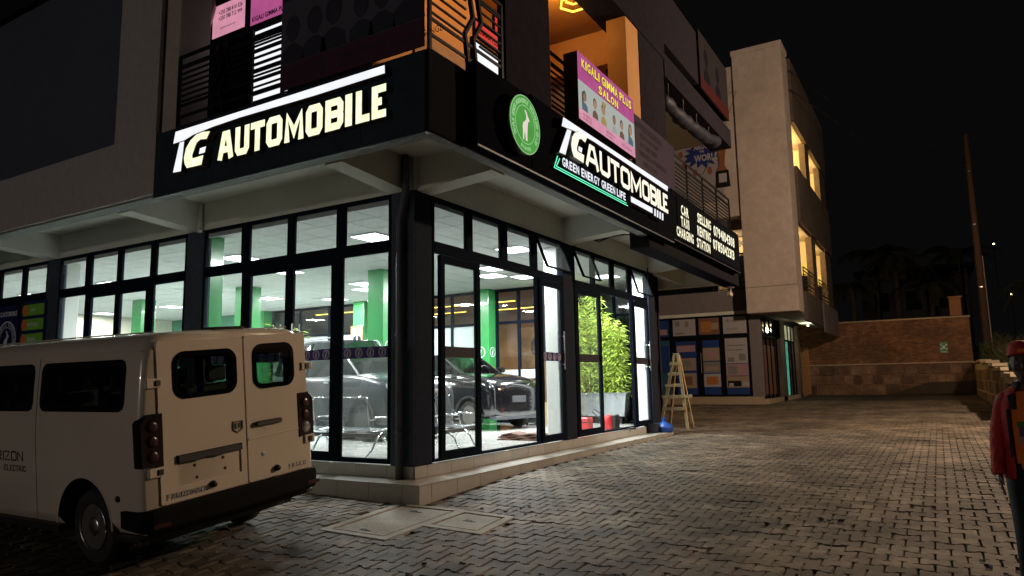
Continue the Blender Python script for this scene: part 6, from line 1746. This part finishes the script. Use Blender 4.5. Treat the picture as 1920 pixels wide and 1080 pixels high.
for k in range(22):
    x = -.9 + 1.8 * (k + .5) / 22 + rr.uniform(-.04, .04); y = rr.uniform(-.2, .2)
    hmax = rr.uniform(2.2, 2.95) if k < 13 else rr.uniform(1.7, 2.35)
    lean = Vector((rr.uniform(-.12, .12), rr.uniform(-.16, .10), 1)).normalized()
    pts = [Vector((x, y, -.05)) + lean * (hmax * i / 6) + Vector((.05 * sin(i + k), .04 * cos(i * 1.3 + k), 0)) * (i / 6) for i in range(7)]
    MB().tube([tuple(p) for p in pts], [.013 - .0015 * i for i in range(7)], 5).build("bamboo_stem", M['stem'], bam, smooth=True)
    n = int(hmax * 210)
    for _ in range(n):
        f = rr.random() ** .8; i = min(5, int(f * 6)); p = pts[i].lerp(pts[i + 1], f * 6 - i)
        a = rr.uniform(0, 2 * pi); r = rr.uniform(.03, .24) * (1.15 - .5 * f)
        q = p + Vector((cos(a) * r, sin(a) * r * .8, rr.uniform(-.08, .10)))
        leaf(q, Vector((cos(a), sin(a), rr.uniform(-.7, .35))), rr.uniform(.08, .24), rr.uniform(.008, .017), rr.uniform(.35, 1.6))
me = bpy.data.meshes.new("bamboo_leaves"); me.from_pydata(V, [], Fc); me.materials.append(M['leaf'])
at = me.attributes.new("tint", 'FLOAT', 'FACE'); at.data.foreach_set("value", tint)
o = bpy.data.objects.new("bamboo_foliage", me); COL.objects.link(o); o.parent = bam; o["kind"] = "stuff"
# painted/green feature wall with bamboo by the second bay
b2 = thing("bamboo_plants", "small bamboo spray standing in front of the left green column", "plant", (-7.9, 4.6, FZ))
V = []; Fc = []; tint = []
for k in range(9):
    x = rr.uniform(-.3, .3); pts = [Vector((x, rr.uniform(-.1, .1), 0)), Vector((x * 1.3, 0, 1.3)), Vector((x * 2.0, -.05, 2.5 + rr.uniform(-.2, .3)))]
    MB().tube([tuple(p) for p in pts], .010, 5).build("bamboo_stem", M['stem'], b2)
    for _ in range(70):
        f = rr.uniform(.3, 1); p = pts[0].lerp(pts[2], f); a = rr.uniform(0, 6.28)
        leaf(p + Vector((cos(a), sin(a), 0)) * rr.uniform(.02, .25), Vector((cos(a), sin(a), rr.uniform(-.3, .5))), rr.uniform(.12, .26), .014, rr.uniform(.7, 1.4))
me = bpy.data.meshes.new("bamboo_leaves"); me.from_pydata(V, [], Fc); me.materials.append(M['leaf'])
at = me.attributes.new("tint", 'FLOAT', 'FACE'); at.data.foreach_set("value", tint)
o = bpy.data.objects.new("bamboo_foliage", me); COL.objects.link(o); o.parent = b2; o["kind"] = "stuff"
MB().lathe([(.28, 0), (.33, .02), (.36, .45), (.33, .47)], 20).build("pot", M['white'], b2)

pt = thing("wall_portrait", "small framed portrait of a man in a dark suit on the green column", "picture", (-10.16, 9.67, 3.02))
fr = MB(); TPp = lambda u, v, w: Vector((u, -w, v)); frame_rect(fr, TPp, -.27, .27, 0, .56, .035, 0, .03); fr.build("picture_frame", M['wood'], pt)
MB().prism([(-.235, .035), (.235, .035), (.235, .525), (-.235, .525)], .0, .008, TPp, PR['paper']).build("print_sheet", None, pt)
mb = MB(); mb.prism([(-.2, .036), (.2, .036), (.16, .20), (.05, .24), (-.05, .24), (-.16, .20)], .009, .011, TPp, PR['ink']); mb.prism(circ(0, .34, .075, 14, .10), .009, .012, TPp, PR['skinp']); mb.prism([(-.03, .10), (.03, .10), (.02, .24), (-.02, .24)], .0115, .013, TPp, PR['bwhite'])
mb.build("printed_portrait", None, pt)

def cord(pts, r=.008): return MB().tube(pts, r, 6)
t = thing("tool_case", "red tool case standing behind the third side door glass", "case", (-.95, 7.75, FZ))
MB().bbox(-.17, .17, -.14, .14, 0, .30, .02).build("case_body", M['red'], t); MB().tube([(-.1, 0, .30), (-.1, 0, .36), (.1, 0, .36), (.1, 0, .30)], .014, 6).build("handle", M['blackp'], t)
MB().box(-.174, .174, -.144, .144, .18, .20).build("case_seam", M['blackp'], t)
t = thing("air_compressor", "small red compressor with black hose in the right side doorway", "compressor", (-.42, 8.05, FZ))
auto_smooth(MB().lathe([(.02, 0), (.15, .01), (.17, .06), (.17, .28), (.13, .34), (.02, .35)], 20).build("tank", M['red'], t), 35)
MB().bbox(.10, .22, -.12, .12, .02, .36, .02).build("motor_housing", M['blackp'], t)
cord([(-.1, -.05, .30), (-.35, -.1, .5), (-.5, .1, .42), (-.3, .25, .2), (.2, .3, .03), (.5, .25, .03)], .013).build("air_hose", M['blackp'], t, smooth=True)
MB().bbox(.42, .56, .20, .30, .0, .05, .01).build("hose_nozzle", M['blackp'], t)
t = thing("folded_mat", "folded brown floor mats lying in the open side doorway", "mat", (-.95, 4.75, FZ))
rr = random.Random(6)
for k in range(4):
    z = .02 + k * .035; n = 9; pr = [(-.48 + .12 * i * (1 - .03 * k) + .02 * k, z + .018 * sin(i * 1.4 + k * 1.7)) for i in range(n)]
    vs = [(u, -.25 + .03 * k, v) for u, v in pr] + [(u, .28 - .02 * k, v + .01) for u, v in pr]
    s = MB().add(vs, [(i, i + 1, n + i + 1, n + i) for i in range(n - 1)]).build("mat_fold", M['cloth'], t, norm=False)
    m_ = s.modifiers.new("s", 'SOLIDIFY'); m_.thickness = .028; applymods(s); auto_smooth(s, 60)
t = thing("trolley_speaker", "silver and black trolley speaker beside the second side door", "speaker", (-3.2, 9.25, FZ))
MB().bbox(-.22, .22, -.17, .17, .06, .92, .03).build("speaker_cabinet", M['steel'], t)
for z in (.62, .30):
    mb = MB(); ring(mb, 0, z, .13, .02, .171, .185, lambda u, v, w: Vector((u, -w, v)), M['blackp'], 20); mb.build("speaker_ring", None, t)
    MB().prism(circ(0, z, .115, 18), .171, .176, lambda u, v, w: Vector((u, -w, v)), M['colpipe']).build("speaker_cone", None, t)
MB().bbox(-.23, .23, -.18, .18, .925, 1.0, .01).build("control_top", M['blackp'], t)
for s in (-.15, .15): MB().lathe([(.05, -.02), (.05, .02)], 12, None, Matrix.Translation((s, -.1, .05)) @ Matrix.Rotation(pi / 2, 4, 'Y')).build("castor", M['blackp'], t)
t = thing("cardboard_carton", "yellowish cardboard carton behind the white pillar", "box", (-2.75, 9.7, FZ))
MB().bbox(-.28, .28, -.25, .25, 0, .60, .006).build("carton_body", M['card'], t); MB().box(-.05, .05, -.254, -.2505, .02, .58).build("tape_strip", M['cream'], t)
t = thing("rattan_cabinet", "light wooden cabinet with a round woven inset in the back room", "cabinet", (-4.0, 11.6, FZ))
MB().bbox(-.9, .9, -.25, .25, 0, 2.9, .02).build("cabinet_body", M['wood'], t)
MB().prism(rrect(-.4, .4, 2.0, 2.55, .2, 6), .251, .27, lambda u, v, w: Vector((u, -w, v)), M['cloth']).build("woven_inset", None, t)
t = thing("reception_desk", "white reception desk with a dark monitor at the back of the showroom", "desk", (-8.2, 8.4, FZ))
MB().bbox(-.9, .9, -.35, .35, 0, 1.02, .02).build("desk_body", M['white'], t); MB().bbox(-.95, .95, -.40, .40, 1.022, 1.06, .008).build("desk_top", M['wood'], t)
MB().bbox(-.32, .32, -.02, .02, 1.18, 1.56, .008).box(-.03, .03, -.02, .02, 1.06, 1.2).build("monitor", M['blackp'], t)
MB().bbox(.5, .7, -.2, .05, 1.062, 1.12, .004).build("paper_stack", PR['paper'], t)
t = thing("reception_screen", "red banner stand behind the far side door", "banner stand", (-3.0, 12.1, FZ))
MB().box(-.25, .25, -.02, .02, .1, 3.2).build("banner_sheet", M['red'], t); MB().box(-.3, .3, -.1, .1, 0, .1).build("stand_base", M['blackp'], t)

# ================================================================ YARD OBJECTS
ld_ = thing("timber_ladder", "rough A shaped timber trestle ladder standing in front of the poster covered shop", "ladder", (-.12, 12.0, gz(0, 12.0)))
ld_.rotation_euler = (0, 0, radians(-8))
def plank(p, q, w, d, name, parent, up=Vector((0, 1, 0))):
    p, q = Vector(p), Vector(q); a = (q - p); L_ = a.length; a.normalize(); b = up.cross(a).normalized(); c = a.cross(b)
    Mx = Matrix((( a.x, b.x, c.x, p.x), (a.y, b.y, c.y, p.y), (a.z, b.z, c.z, p.z), (0, 0, 0, 1)))
    return MB().bbox(0, L_, -w / 2, w / 2, -d / 2, d / 2, .004, None, Mx).build(name, M['timber'], parent)
plank((-.46, .05, 0), (-.03, .35, 2.16), .085, .05, "ladder_rail", ld_); plank((.40, .05, 0), (.05, .35, 2.16), .085, .05, "ladder_rail", ld_)
plank((-.40, .55, 0), (-.02, .40, 2.1), .07, .05, "ladder_leg", ld_); plank((.36, .50, 0), (.06, .40, 2.1), .07, .05, "ladder_leg", ld_)
for z, ex in ((.55, .03), (.90, .12), (1.22, .08), (1.55, .07), (1.85, .08)):
    f = z / 2.16; xl = -.46 + .43 * f - ex; xr = .40 - .35 * f + ex * (2.4 if z == .90 else 1)
    plank((xl, .05 + .3 * f - .05, z), (xr, .05 + .3 * f - .05, z + .01), .095, .035, "ladder_step", ld_, Vector((0, 1, 0)))
t = thing("water_jug", "blue water dispenser bottle lying by the end of the tiled step", "bottle", (.30, 9.95, zt))
auto_smooth(MB().lathe([(.01, 0), (.20, .005), (.225, .05), (.225, .14), (.20, .17), (.10, .24), (.055, .27), (.05, .34), (.06, .35), (.06, .37), (.01, .375)], 24).build("bottle_body", M['blue'], t), 35)
for z in (.06, .11): MB().lathe([(.226, z), (.234, z + .012), (.226, z + .024)], 24).build("bottle_rib", M['blue'], t)
t = thing("blue_tub", "dark blue plastic tub beside the blue water bottle", "tub", (.08, 9.60, zt))
MB().lathe([(.16, 0), (.20, .22), (.215, .22), (.215, .24), (.19, .24), (.15, .02)], 20).build("tub_body", M['tarp'], t)

# person at the right edge
def skin_mesh(name, nodes, edges, m, parent=None, sub=2):
    me = bpy.data.meshes.new(name); me.from_pydata([n[0] for n in nodes], edges, [])
    o = bpy.data.objects.new(name, me); COL.objects.link(o)
    md = o.modifiers.new("skin", 'SKIN'); md.use_smooth_shade = True; md.branch_smoothing = .4
    if not me.skin_vertices:
        bpy.context.view_layer.objects.active = o
    sk = me.skin_vertices[0].data
    for i, n in enumerate(nodes): sk[i].radius = (n[1], n[2] if len(n) > 2 else n[1])
    sk[0].use_root = True
    sb = o.modifiers.new("sub", 'SUBSURF'); sb.levels = sub; sb.render_levels = sub
    applymods(o); 
    if not o.data.materials: o.data.materials.append(m)
    else: o.data.materials[0] = m
    o.data.polygons.foreach_set("use_smooth", [True] * len(o.data.polygons))
    o.parent = parent
    return o
PX, PY = 7.06, -1.76
pz = gz(PX, PY)
pe = thing("person", "person in a red cap, red jacket and orange shirt walking in at the right edge", "person", (PX, PY, pz), radians(0))
pe.scale = (.78, .90, 1.0)
# body local: faces -y, their right side at -x. height about 1.78
N = [((0, .02, .98), .15, .11), ((0, .01, 1.12), .145, .105), ((0, .0, 1.28), .165, .115), ((0, .0, 1.42), .15, .10), ((0, .0, 1.50), .076, .068), ((0, -.012, 1.58), .074, .066),
     ((-.19, .0, 1.44), .062), ((-.255, .0, 1.20), .050), ((-.265, -.06, .98), .036), ((-.262, -.085, .91), .030),
     ((.19, .0, 1.44), .062), ((.255, .02, 1.20), .050), ((.27, .06, .98), .036), ((.27, .08, .91), .030),
     ((-.10, .02, .90), .095), ((-.115, -.10, .50), .062), ((-.115, -.06, .12), .045), ((-.115, -.18, .05), .04),
     ((.10, .02, .90), .095), ((.115, .08, .50), .062), ((.115, .24, .14), .045), ((.115, .14, .05), .04)]
Ed = [(0, 1), (1, 2), (2, 3), (3, 4), (4, 5), (3, 6), (6, 7), (7, 8), (8, 9), (3, 10), (10, 11), (11, 12), (12, 13), (0, 14), (14, 15), (15, 16), (16, 17), (0, 18), (18, 19), (19, 20), (20, 21)]
bodyp = skin_mesh("body", N, Ed, M['skin'])
extra = MB()
# head: egg with jaw, nose, lips, brows, ears
def blob(cx, cy, cz, rx, ry, rz, n=16, k=12):
    if cz > 1.5: cx *= 1.22; cy *= 1.12; cz = 1.70 + (cz - 1.70) * 1.16; rx *= 1.22; ry *= 1.12; rz *= 1.16
    vs = []; fs = []
    for i in range(k + 1):
        p = pi * i / k
        for j in range(n):
            a = 2 * pi * j / n; vs.append((cx + rx * sin(p) * cos(a), cy + ry * sin(p) * sin(a), cz + rz * cos(p)))
    for i in range(k):
        for j in range(n): fs.append((i * n + j, i * n + (j + 1) % n, (i + 1) * n + (j + 1) % n, (i + 1) * n + j))
    extra.add(vs, fs)
blob(0, .0, 1.70, .076, .098, .105); blob(0, -.030, 1.645, .056, .068, .065); blob(0, -.062, 1.600, .030, .028, .022)
blob(0, -.100, 1.672, .014, .020, .026); blob(0, -.112, 1.660, .018, .012, .010); blob(0, -.088, 1.625, .026, .014, .009); blob(0, -.086, 1.612, .022, .014, .009)
blob(-.032, -.080, 1.715, .026, .014, .009); blob(.032, -.080, 1.715, .026, .014, .009); blob(-.045, -.060, 1.665, .022, .026, .022); blob(.045, -.060, 1.665, .022, .026, .022)
blob(-.078, .008, 1.672, .010, .018, .030); blob(.078, .008, 1.672, .010, .018, .030)
# hands with fingers
for s in (-1, 1):
    bx_, by_ = s * .262, (-.09 if s < 0 else .085)
    blob(bx_, by_ - .008, .865, .022, .038, .048, 12, 8)
    for q, (dy, L_) in enumerate(((-.030, .070), (-.010, .082), (.010, .076), (.028, .060))):
        extra.tube([(bx_, by_ - .008 + dy, .835), (bx_ - s * .004, by_ - .012 + dy, .835 - L_ * .45), (bx_ - s * .016, by_ - .018 + dy, .835 - L_ * .8), (bx_ - s * .026, by_ - .018 + dy, .835 - L_)], [.0095, .009, .008, .0065], 8)
    extra.tube([(bx_ - s * .005, by_ - .040, .880), (bx_ - s * .012, by_ - .062, .850), (bx_ - s * .018, by_ - .066, .822)], [.011, .010, .008], 8)
ex = extra.build("tmp", M['skin'])
# join into one continuous skin
bm = bmesh.new(); bm.from_mesh(bodyp.data); bm.from_mesh(ex.data); bm.to_mesh(bodyp.data); bm.free()
bpy.data.objects.remove(ex)
rm = bodyp.modifiers.new("r", 'REMESH'); rm.mode = 'VOXEL'; rm.voxel_size = .0065; rm.use_smooth_shade = True
smm = bodyp.modifiers.new("s", 'SMOOTH'); smm.factor = .5; smm.iterations = 2
applymods(bodyp)
if not bodyp.data.materials: bodyp.data.materials.append(M['skin'])
else: bodyp.data.materials[0] = M['skin']
bodyp.parent = pe
for s in (-1, 1):
    MB().lathe([(.010, -.002), (.008, .004), (.003, .006)], 12, None, Matrix.Translation((s * .037, -.096, 1.694)) @ Matrix.Scale(.6, 4, (0, 0, 1)) @ Matrix.Rotation(pi / 2, 4, 'X')).build("eye", PR['greyink'], pe, smooth=True)
    MB().lathe([(.005, .002), (.004, .008)], 10, None, Matrix.Translation((s * .037, -.096, 1.694)) @ Matrix.Rotation(pi / 2, 4, 'X')).build("iris", PR['ink'], pe)
# cap
def shell(name, rings, m, close=True, thick=.012, parent=pe, sub=1):
    n = len(rings[0]); vs = [p for r in rings for p in r]; fs = []
    for i in range(len(rings) - 1):
        for k in range(n if close else n - 1):
            k2 = (k + 1) % n; fs.append((i * n + k, i * n + k2, (i + 1) * n + k2, (i + 1) * n + k))
    o = MB().add(vs, fs).build(name, m)
    a = o.modifiers.new("s", 'SOLIDIFY'); a.thickness = thick; a.offset = 1
    b = o.modifiers.new("u", 'SUBSURF'); b.levels = sub
    applymods(o); o.data.polygons.foreach_set("use_smooth", [True] * len(o.data.polygons)); o.parent = parent
    return o
def er(cx, cy, cz, rx, ry, n=20, tilt=0.0, a0=0, a1=2 * pi, closed=True, wav=0, ph=0):
    m_ = n if closed else n - 1
    out = []
    for k in range(n):
        a = a0 + (a1 - a0) * k / m_; r = 1 + wav * sin(3 * a + ph)
        out.append((cx + rx * r * cos(a), cy + ry * r * sin(a), cz + tilt * sin(a)))
    return out
shell("cap", [er(0, .0, 1.738, .100, .118, 20, -.016), er(0, .0, 1.77, .102, .119, 20, -.010), er(0, .002, 1.805, .093, .108, 20), er(0, .004, 1.835, .064, .075, 20), er(0, .004, 1.85, .025, .03, 20)], M['jacket'], True, .012)
MB().bbox(-.03, .03, -.142, -.130, 1.765, 1.795, .004).build("cap_badge", M['shirt'], pe)
# shirt
shell("shirt", [er(0, .012, .93, .178, .135, 20), er(0, .01, 1.05, .165, .128, 20), er(0, .005, 1.2, .178, .135, 20), er(0, .002, 1.34, .185, .130, 20), er(0, .004, 1.44, .150, .10, 20), er(0, .0, 1.492, .078, .076, 20)], M['shirt'], True, .008)
mb = MB(); P = rrect(-.10, .11, 1.12, 1.28, .03)
TSh = lambda u, v, w: Vector((u, -.142 - .01 * (1 - (u / .15) ** 2) - w, v))
for a, b, c, d, mm in ((-.10, .11, 1.235, 1.275, flat("shirt_print_green", (.06, .18, .03))), (-.09, .11, 1.17, 1.233, flat("shirt_print_violet", (.10, .07, .20))), (-.10, .10, 1.12, 1.168, flat("shirt_print_tan", (.38, .25, .14)))):
    MB().prism([(a, c), (b, c), (b, d), (a, d)], .0, .006, TSh, mm).build("shirt_print", None, pe)
# jacket: open fronted torso shell, sleeves, collar
def jr(z, rx, ry, op, cy=.0, ph=0): return er(0, cy, z, rx, ry, 30, 0, -pi / 2 + op, 1.5 * pi - op, False, .02, ph)
shell("jacket", [jr(.86, .225, .185, .62, .01), jr(.95, .215, .178, .66, .01, 1), jr(1.08, .205, .165, .70, .005, 2), jr(1.22, .208, .165, .74, 0, 3), jr(1.34, .215, .158, .74, 0, 4), jr(1.43, .200, .128, .70), jr(1.48, .145, .105, .62), jr(1.51, .098, .090, .62)], M['jacket'], False, .018)
shell("collar", [er(0, .0, 1.49, .105, .095, 24, .0, -pi / 2 + .5, 1.5 * pi - .5, False), er(0, .008, 1.53, .092, .088, 24, .0, -pi / 2 + .42, 1.5 * pi - .42, False), er(0, .01, 1.56, .098, .092, 24, 0, -pi / 2 + .4, 1.5 * pi - .4, False)], M['jdark'], False, .012)
for s in (-1, 1):
    pts = [(s * .145, .0, 1.455), (s * .190, .0, 1.40), (s * .225, .0, 1.30), (s * .245, .005 * s, 1.19), (s * .260, -.03 if s < 0 else .03, 1.08), (s * .275, -.06 if s < 0 else .055, .985), (s * .272, -.08 if s < 0 else .075, .905)]
    rads = [.060, .068, .066, .066, .062, .060, .054]
    vs = []
    rr = random.Random(s + 5)
    o = MB().tube(pts, [r * rr.uniform(.96, 1.05) for r in rads], 14, None, None, False).build("sleeve", M['jacket'], None)
    m_ = o.modifiers.new("s", 'SOLIDIFY'); m_.thickness = .012; m_ = o.modifiers.new("u", 'SUBSURF'); m_.levels = 2
    dt = bpy.data.textures.new("fold", 'CLOUDS'); dt.noise_scale = .07
    m_ = o.modifiers.new("d", 'DISPLACE'); m_.texture = dt; m_.strength = .028; m_.mid_level = .5
    applymods(o); o.data.polygons.foreach_set("use_smooth", [True] * len(o.data.polygons)); o.parent = pe
    MB().tube([(s * .273, (-.078 if s < 0 else .073), .925), (s * .272, (-.084 if s < 0 else .08), .895)], [.063, .058], 14, None, None, False).build("cuff", M['jacket'], pe, smooth=True)
    # dark shoulder panel and chest stripe
    MB().prism([(s * .10, 1.36), (s * .135, 1.36), (s * .150, 1.46), (s * .105, 1.475)], -.02, .008, lambda u, v, w: Vector((u, -.142 - w + .10 * max(0, abs(u) - .1), v))).build("chest_panel", M['jdark'], pe)
    MB().prism([(s * .150, 1.02), (s * .170, 1.02), (s * .172, 1.36), (s * .150, 1.36)], -.02, .006, lambda u, v, w: Vector((u, -.150 - w + .25 * max(0, abs(u) - .12), v))).build("jacket_stripe", M['jdark'], pe)
    # trousers leg
    L1 = [((s * .095, .02, .96), .128), ((s * .105, .0, .80), .112), ((s * .115, -.10 if s < 0 else .08, .50), .085), ((s * .115, -.06 if s < 0 else .24, .14), .072)]
    MB().tube([p for p, r in L1], [r for p, r in L1], 16).build("trouser_leg", M['jeans'], pe, smooth=True)
    yy = -.10 if s < 0 else .20
    vs = [er(s * .115, yy - .05, .0, .050, .14, 16), er(s * .115, yy - .05, .035, .052, .142, 16), er(s * .115, yy - .03, .075, .045, .11, 16), er(s * .115, yy + .03, .12, .04, .055, 16)]
    MB().loft(vs).build("shoe", M['blackp'], pe, smooth=True)
MB().loft([er(0, .02, .86, .215, .15, 20), er(0, .02, .96, .19, .14, 20), er(0, .02, 1.0, .175, .132, 20)]).build("trouser_waist", M['jeans'], pe, smooth=True)

# ================================================================ VEGETATION AND BACKDROP
def frond(V, Fc, tint, base, a, L_, droop, rr):
    pts = []
    for i in range(8):
        f = i / 7; r = L_ * f; z = L_ * (.55 * f - droop * f * f)
        pts.append(Vector((base.x + cos(a) * r * .85, base.y + sin(a) * r * .85, base.z + z)))
    for i in range(7):
        for q in range(4):
            p = pts[i].lerp(pts[i + 1], q / 4); d = (pts[i + 1] - pts[i]).normalized(); sd = d.cross(Vector((0, 0, 1))).normalized()
            ln = L_ * .26 * (1 - abs((i + q / 4) / 7 - .4))
            for s in (-1, 1):
                tip = p + (sd * s + d * .5 + Vector((0, 0, -.45))).normalized() * ln
                b = len(V); w_ = d * .035 * L_ / 2
                V += [tuple(p - w_), tuple(p + w_), tuple(tip)]; Fc.append((b, b + 1, b + 2)); tint.append(rr.uniform(.5, 1.5))
def palm(x, y, z0, h, L_, seed, label):
    rr = random.Random(seed); t = thing("palm_tree", label, "palm tree", (x, y, z0), group="dark palms beyond the brick wall")
    MB().tube([(0, 0, -.5), (.1, 0, h * .4), (.15, .1, h * .75), (.1, .1, h)], [.22, .17, .15, .13], 10).build("trunk", M['palmbark'], t, smooth=True)
    V = []; Fc = []; tint = []
    for k in range(17): frond(V, Fc, tint, Vector((.1, .1, h)), 2 * pi * k / 17 + rr.uniform(-.2, .2), L_ * rr.uniform(.8, 1.1), rr.uniform(.5, 1.25), rr)
    me = bpy.data.meshes.new("crown"); me.from_pydata(V, [], Fc); me.materials.append(M['palm'])
    at = me.attributes.new("tint", 'FLOAT', 'FACE'); at.data.foreach_set("value", tint)
    o = bpy.data.objects.new("crown", me); COL.objects.link(o); o.parent = t
for k, (x, y, h, L_, lb) in enumerate(((1.9, 43.5, 5.2, 2.8, "dim palm directly behind the left part of the brick wall"), (4.5, 44.5, 6.8, 3.0, "tallest dim palm with a thin trunk behind the middle of the brick wall"),
                           (6.4, 43.4, 4.9, 2.6, "dim palm behind the brick pillar"), (3.1, 50, 7.5, 3.2, "faint palm further back in the dark"), (12.2, 44, 4.6, 2.8, "dim palm right of the tall pole"), (8.4, 52, 7.0, 3.2, "faint far palm left of the tall pole"))):
    palm(x, y, 2.0 + (y - 41) * .12, h, L_, 40 + k, lb)
po = thing("utility_pole", "very tall plain brown pole rising behind the retaining wall", "pole", (9.30, 45, 3.0))
MB().tube([(0, 0, 0), (0, 0, 14.0)], [.23, .15], 14).build("pole_shaft", M['bark'], po, smooth=True)
for z in (4, 8, 11.5): MB().lathe([(.235 - z * .006, z), (.235 - z * .006, z + .08)], 14).build("pole_band", M['steel'], po)
MB().tube([(.25, -.1, 0), (.22, -.1, 6)], .03, 6).build("pole_conduit", M['stucco'], po)
def shrub(x, y, z, r, h, seed, label, n=900):
    rr = random.Random(seed); t = thing("shrub", label, "shrub", (x, y, z), group="shrubs above the retaining wall")
    V = []; Fc = []; tint = []
    for k in range(6): MB().tube([(0, 0, -.1), (rr.uniform(-.4, .4) * r, rr.uniform(-.4, .4) * r, h * .7)], [.02, .008], 5).build("stem", M['bark'], t)
    for _ in range(n):
        a = rr.uniform(0, 6.28); f = rr.random() ** .6; q = rr.uniform(0, 1)
        p = Vector((cos(a) * r * f, sin(a) * r * f, h * q * (1.1 - .5 * f) )); d = Vector((cos(a) * .5, sin(a) * .5, rr.uniform(.4, 1.3))).normalized()
        s = d.orthogonal().normalized() * .012; L_ = rr.uniform(.12, .34)
        b = len(V); V += [tuple(p - s), tuple(p + s), tuple(p + d * L_)]; Fc.append((b, b + 1, b + 2)); tint.append(rr.uniform(.6, 1.5))
    me = bpy.data.meshes.new("foliage"); me.from_pydata(V, [], Fc); me.materials.append(M['grass'])
    at = me.attributes.new("tint", 'FLOAT', 'FACE'); at.data.foreach_set("value", tint)
    o = bpy.data.objects.new("foliage", me); COL.objects.link(o); o.parent = t
for k, (x, y, r, h, lb) in enumerate(((9.3, 33.5, .9, 1.5, "spiky grey green shrub just above the retaining wall"), (10.2, 31, .9, 1.2, "shrub behind the person's head"), (9.6, 38.5, .9, 1.3, "dark shrub at the foot of the tall pole"), (9.4, 28.2, .8, 1.0, "low shrub nearest along the retaining wall"), (11.6, 36, 1.2, 1.4, "wide shrub further right on the bank"))):
    shrub(x, y, 1.2 + (y - 15) * .04 + (x - 8.6) * .16, r, h, 60 + k, lb)
# grass on the bank
rr = random.Random(9); V = []; Fc = []; tint = []
for _ in range(9000):
    x = 8.8 + rr.random() ** 1.5 * 12; y = rr.uniform(18, 46); z = 1.15 + (y - 15) * .04 + (x - 8.6) * .16 + .15 * sin(x * 1.3 + y)
    a = rr.uniform(0, 3.14); h = rr.uniform(.06, .22); b = len(V); dx, dy = cos(a) * .02, sin(a) * .02
    V += [(x - dx, y - dy, z), (x + dx, y + dy, z), (x + rr.uniform(-.05, .05), y + rr.uniform(-.05, .05), z + h)]; Fc.append((b, b + 1, b + 2)); tint.append(rr.uniform(.6, 1.5))
me = bpy.data.meshes.new("grass"); me.from_pydata(V, [], Fc); me.materials.append(M['grass'])
at = me.attributes.new("tint", 'FLOAT', 'FACE'); at.data.foreach_set("value", tint)
o = bpy.data.objects.new("bank_grass", me); COL.objects.link(o); o["kind"] = "stuff"
tag(o, "rough dark grass covering the bank behind the retaining wall", "grass")
# faint house in the dark behind
hs = thing("distant_house", "barely visible flat roofed house in the dark beyond the palms", "house", (5.0, 78, 4))
MB().bbox(-5, 5, 0, 8, 0, 8.5, .05).build("wall", M['tarp'], hs); MB().bbox(-5.6, 5.6, -.8, 8.5, 8.51, 9.0, .05).build("roof", M['upwall'], hs)
for i in range(3): MB().box(-3.8 + 3 * i, -2.4 + 3 * i, -.03, .0, 4.5, 6.5).build("window", M['dglass'], hs)

# ================================================================ STREET LAMPS OF THE YARD (out of frame)
def street_lamp(x, y, h, ax, ay, label, energy, col):
    t = thing("street_lamp", label, "street lamp", (x, y, gz(x, y)))
    MB().tube([(0, 0, 0), (0, 0, h)], [.10, .07], 12).build("lamp_post", M['steel'], t, smooth=True)
    MB().tube([(0, 0, h - .05), (ax * .5, ay * .5, h + .25), (ax, ay, h + .3)], .04, 8).build("lamp_arm", M['steel'], t, smooth=True)
    MB().bbox(ax - .35, ax + .35, ay - .15, ay + .15, h + .25, h + .36, .02).build("lamp_head", M['steel'], t)
    MB().box(ax - .28, ax + .28, ay - .11, ay + .11, h + .235, h + .248).build("lamp_lens", emit("sodium_lens", col, 20), t)
    ld = bpy.data.lights.new("lamp_light", 'POINT'); ld.shadow_soft_size = .22; ld.energy = energy; ld.color = col
    lo = bpy.data.objects.new("lamp_light", ld); COL.objects.link(lo); lo.parent = t; lo.location = (ax, ay, h - .1)
street_lamp(12.8, 12.5, 7.8, -.9, .0, "street lamp outside the frame on the right lighting the yard", 6200, (1.0, .71, .48))
street_lamp(-6.0, -42.0, 5.2, .0, 1.0, "street lamp outside the frame behind the viewer", 3600, (1.0, .86, .78))
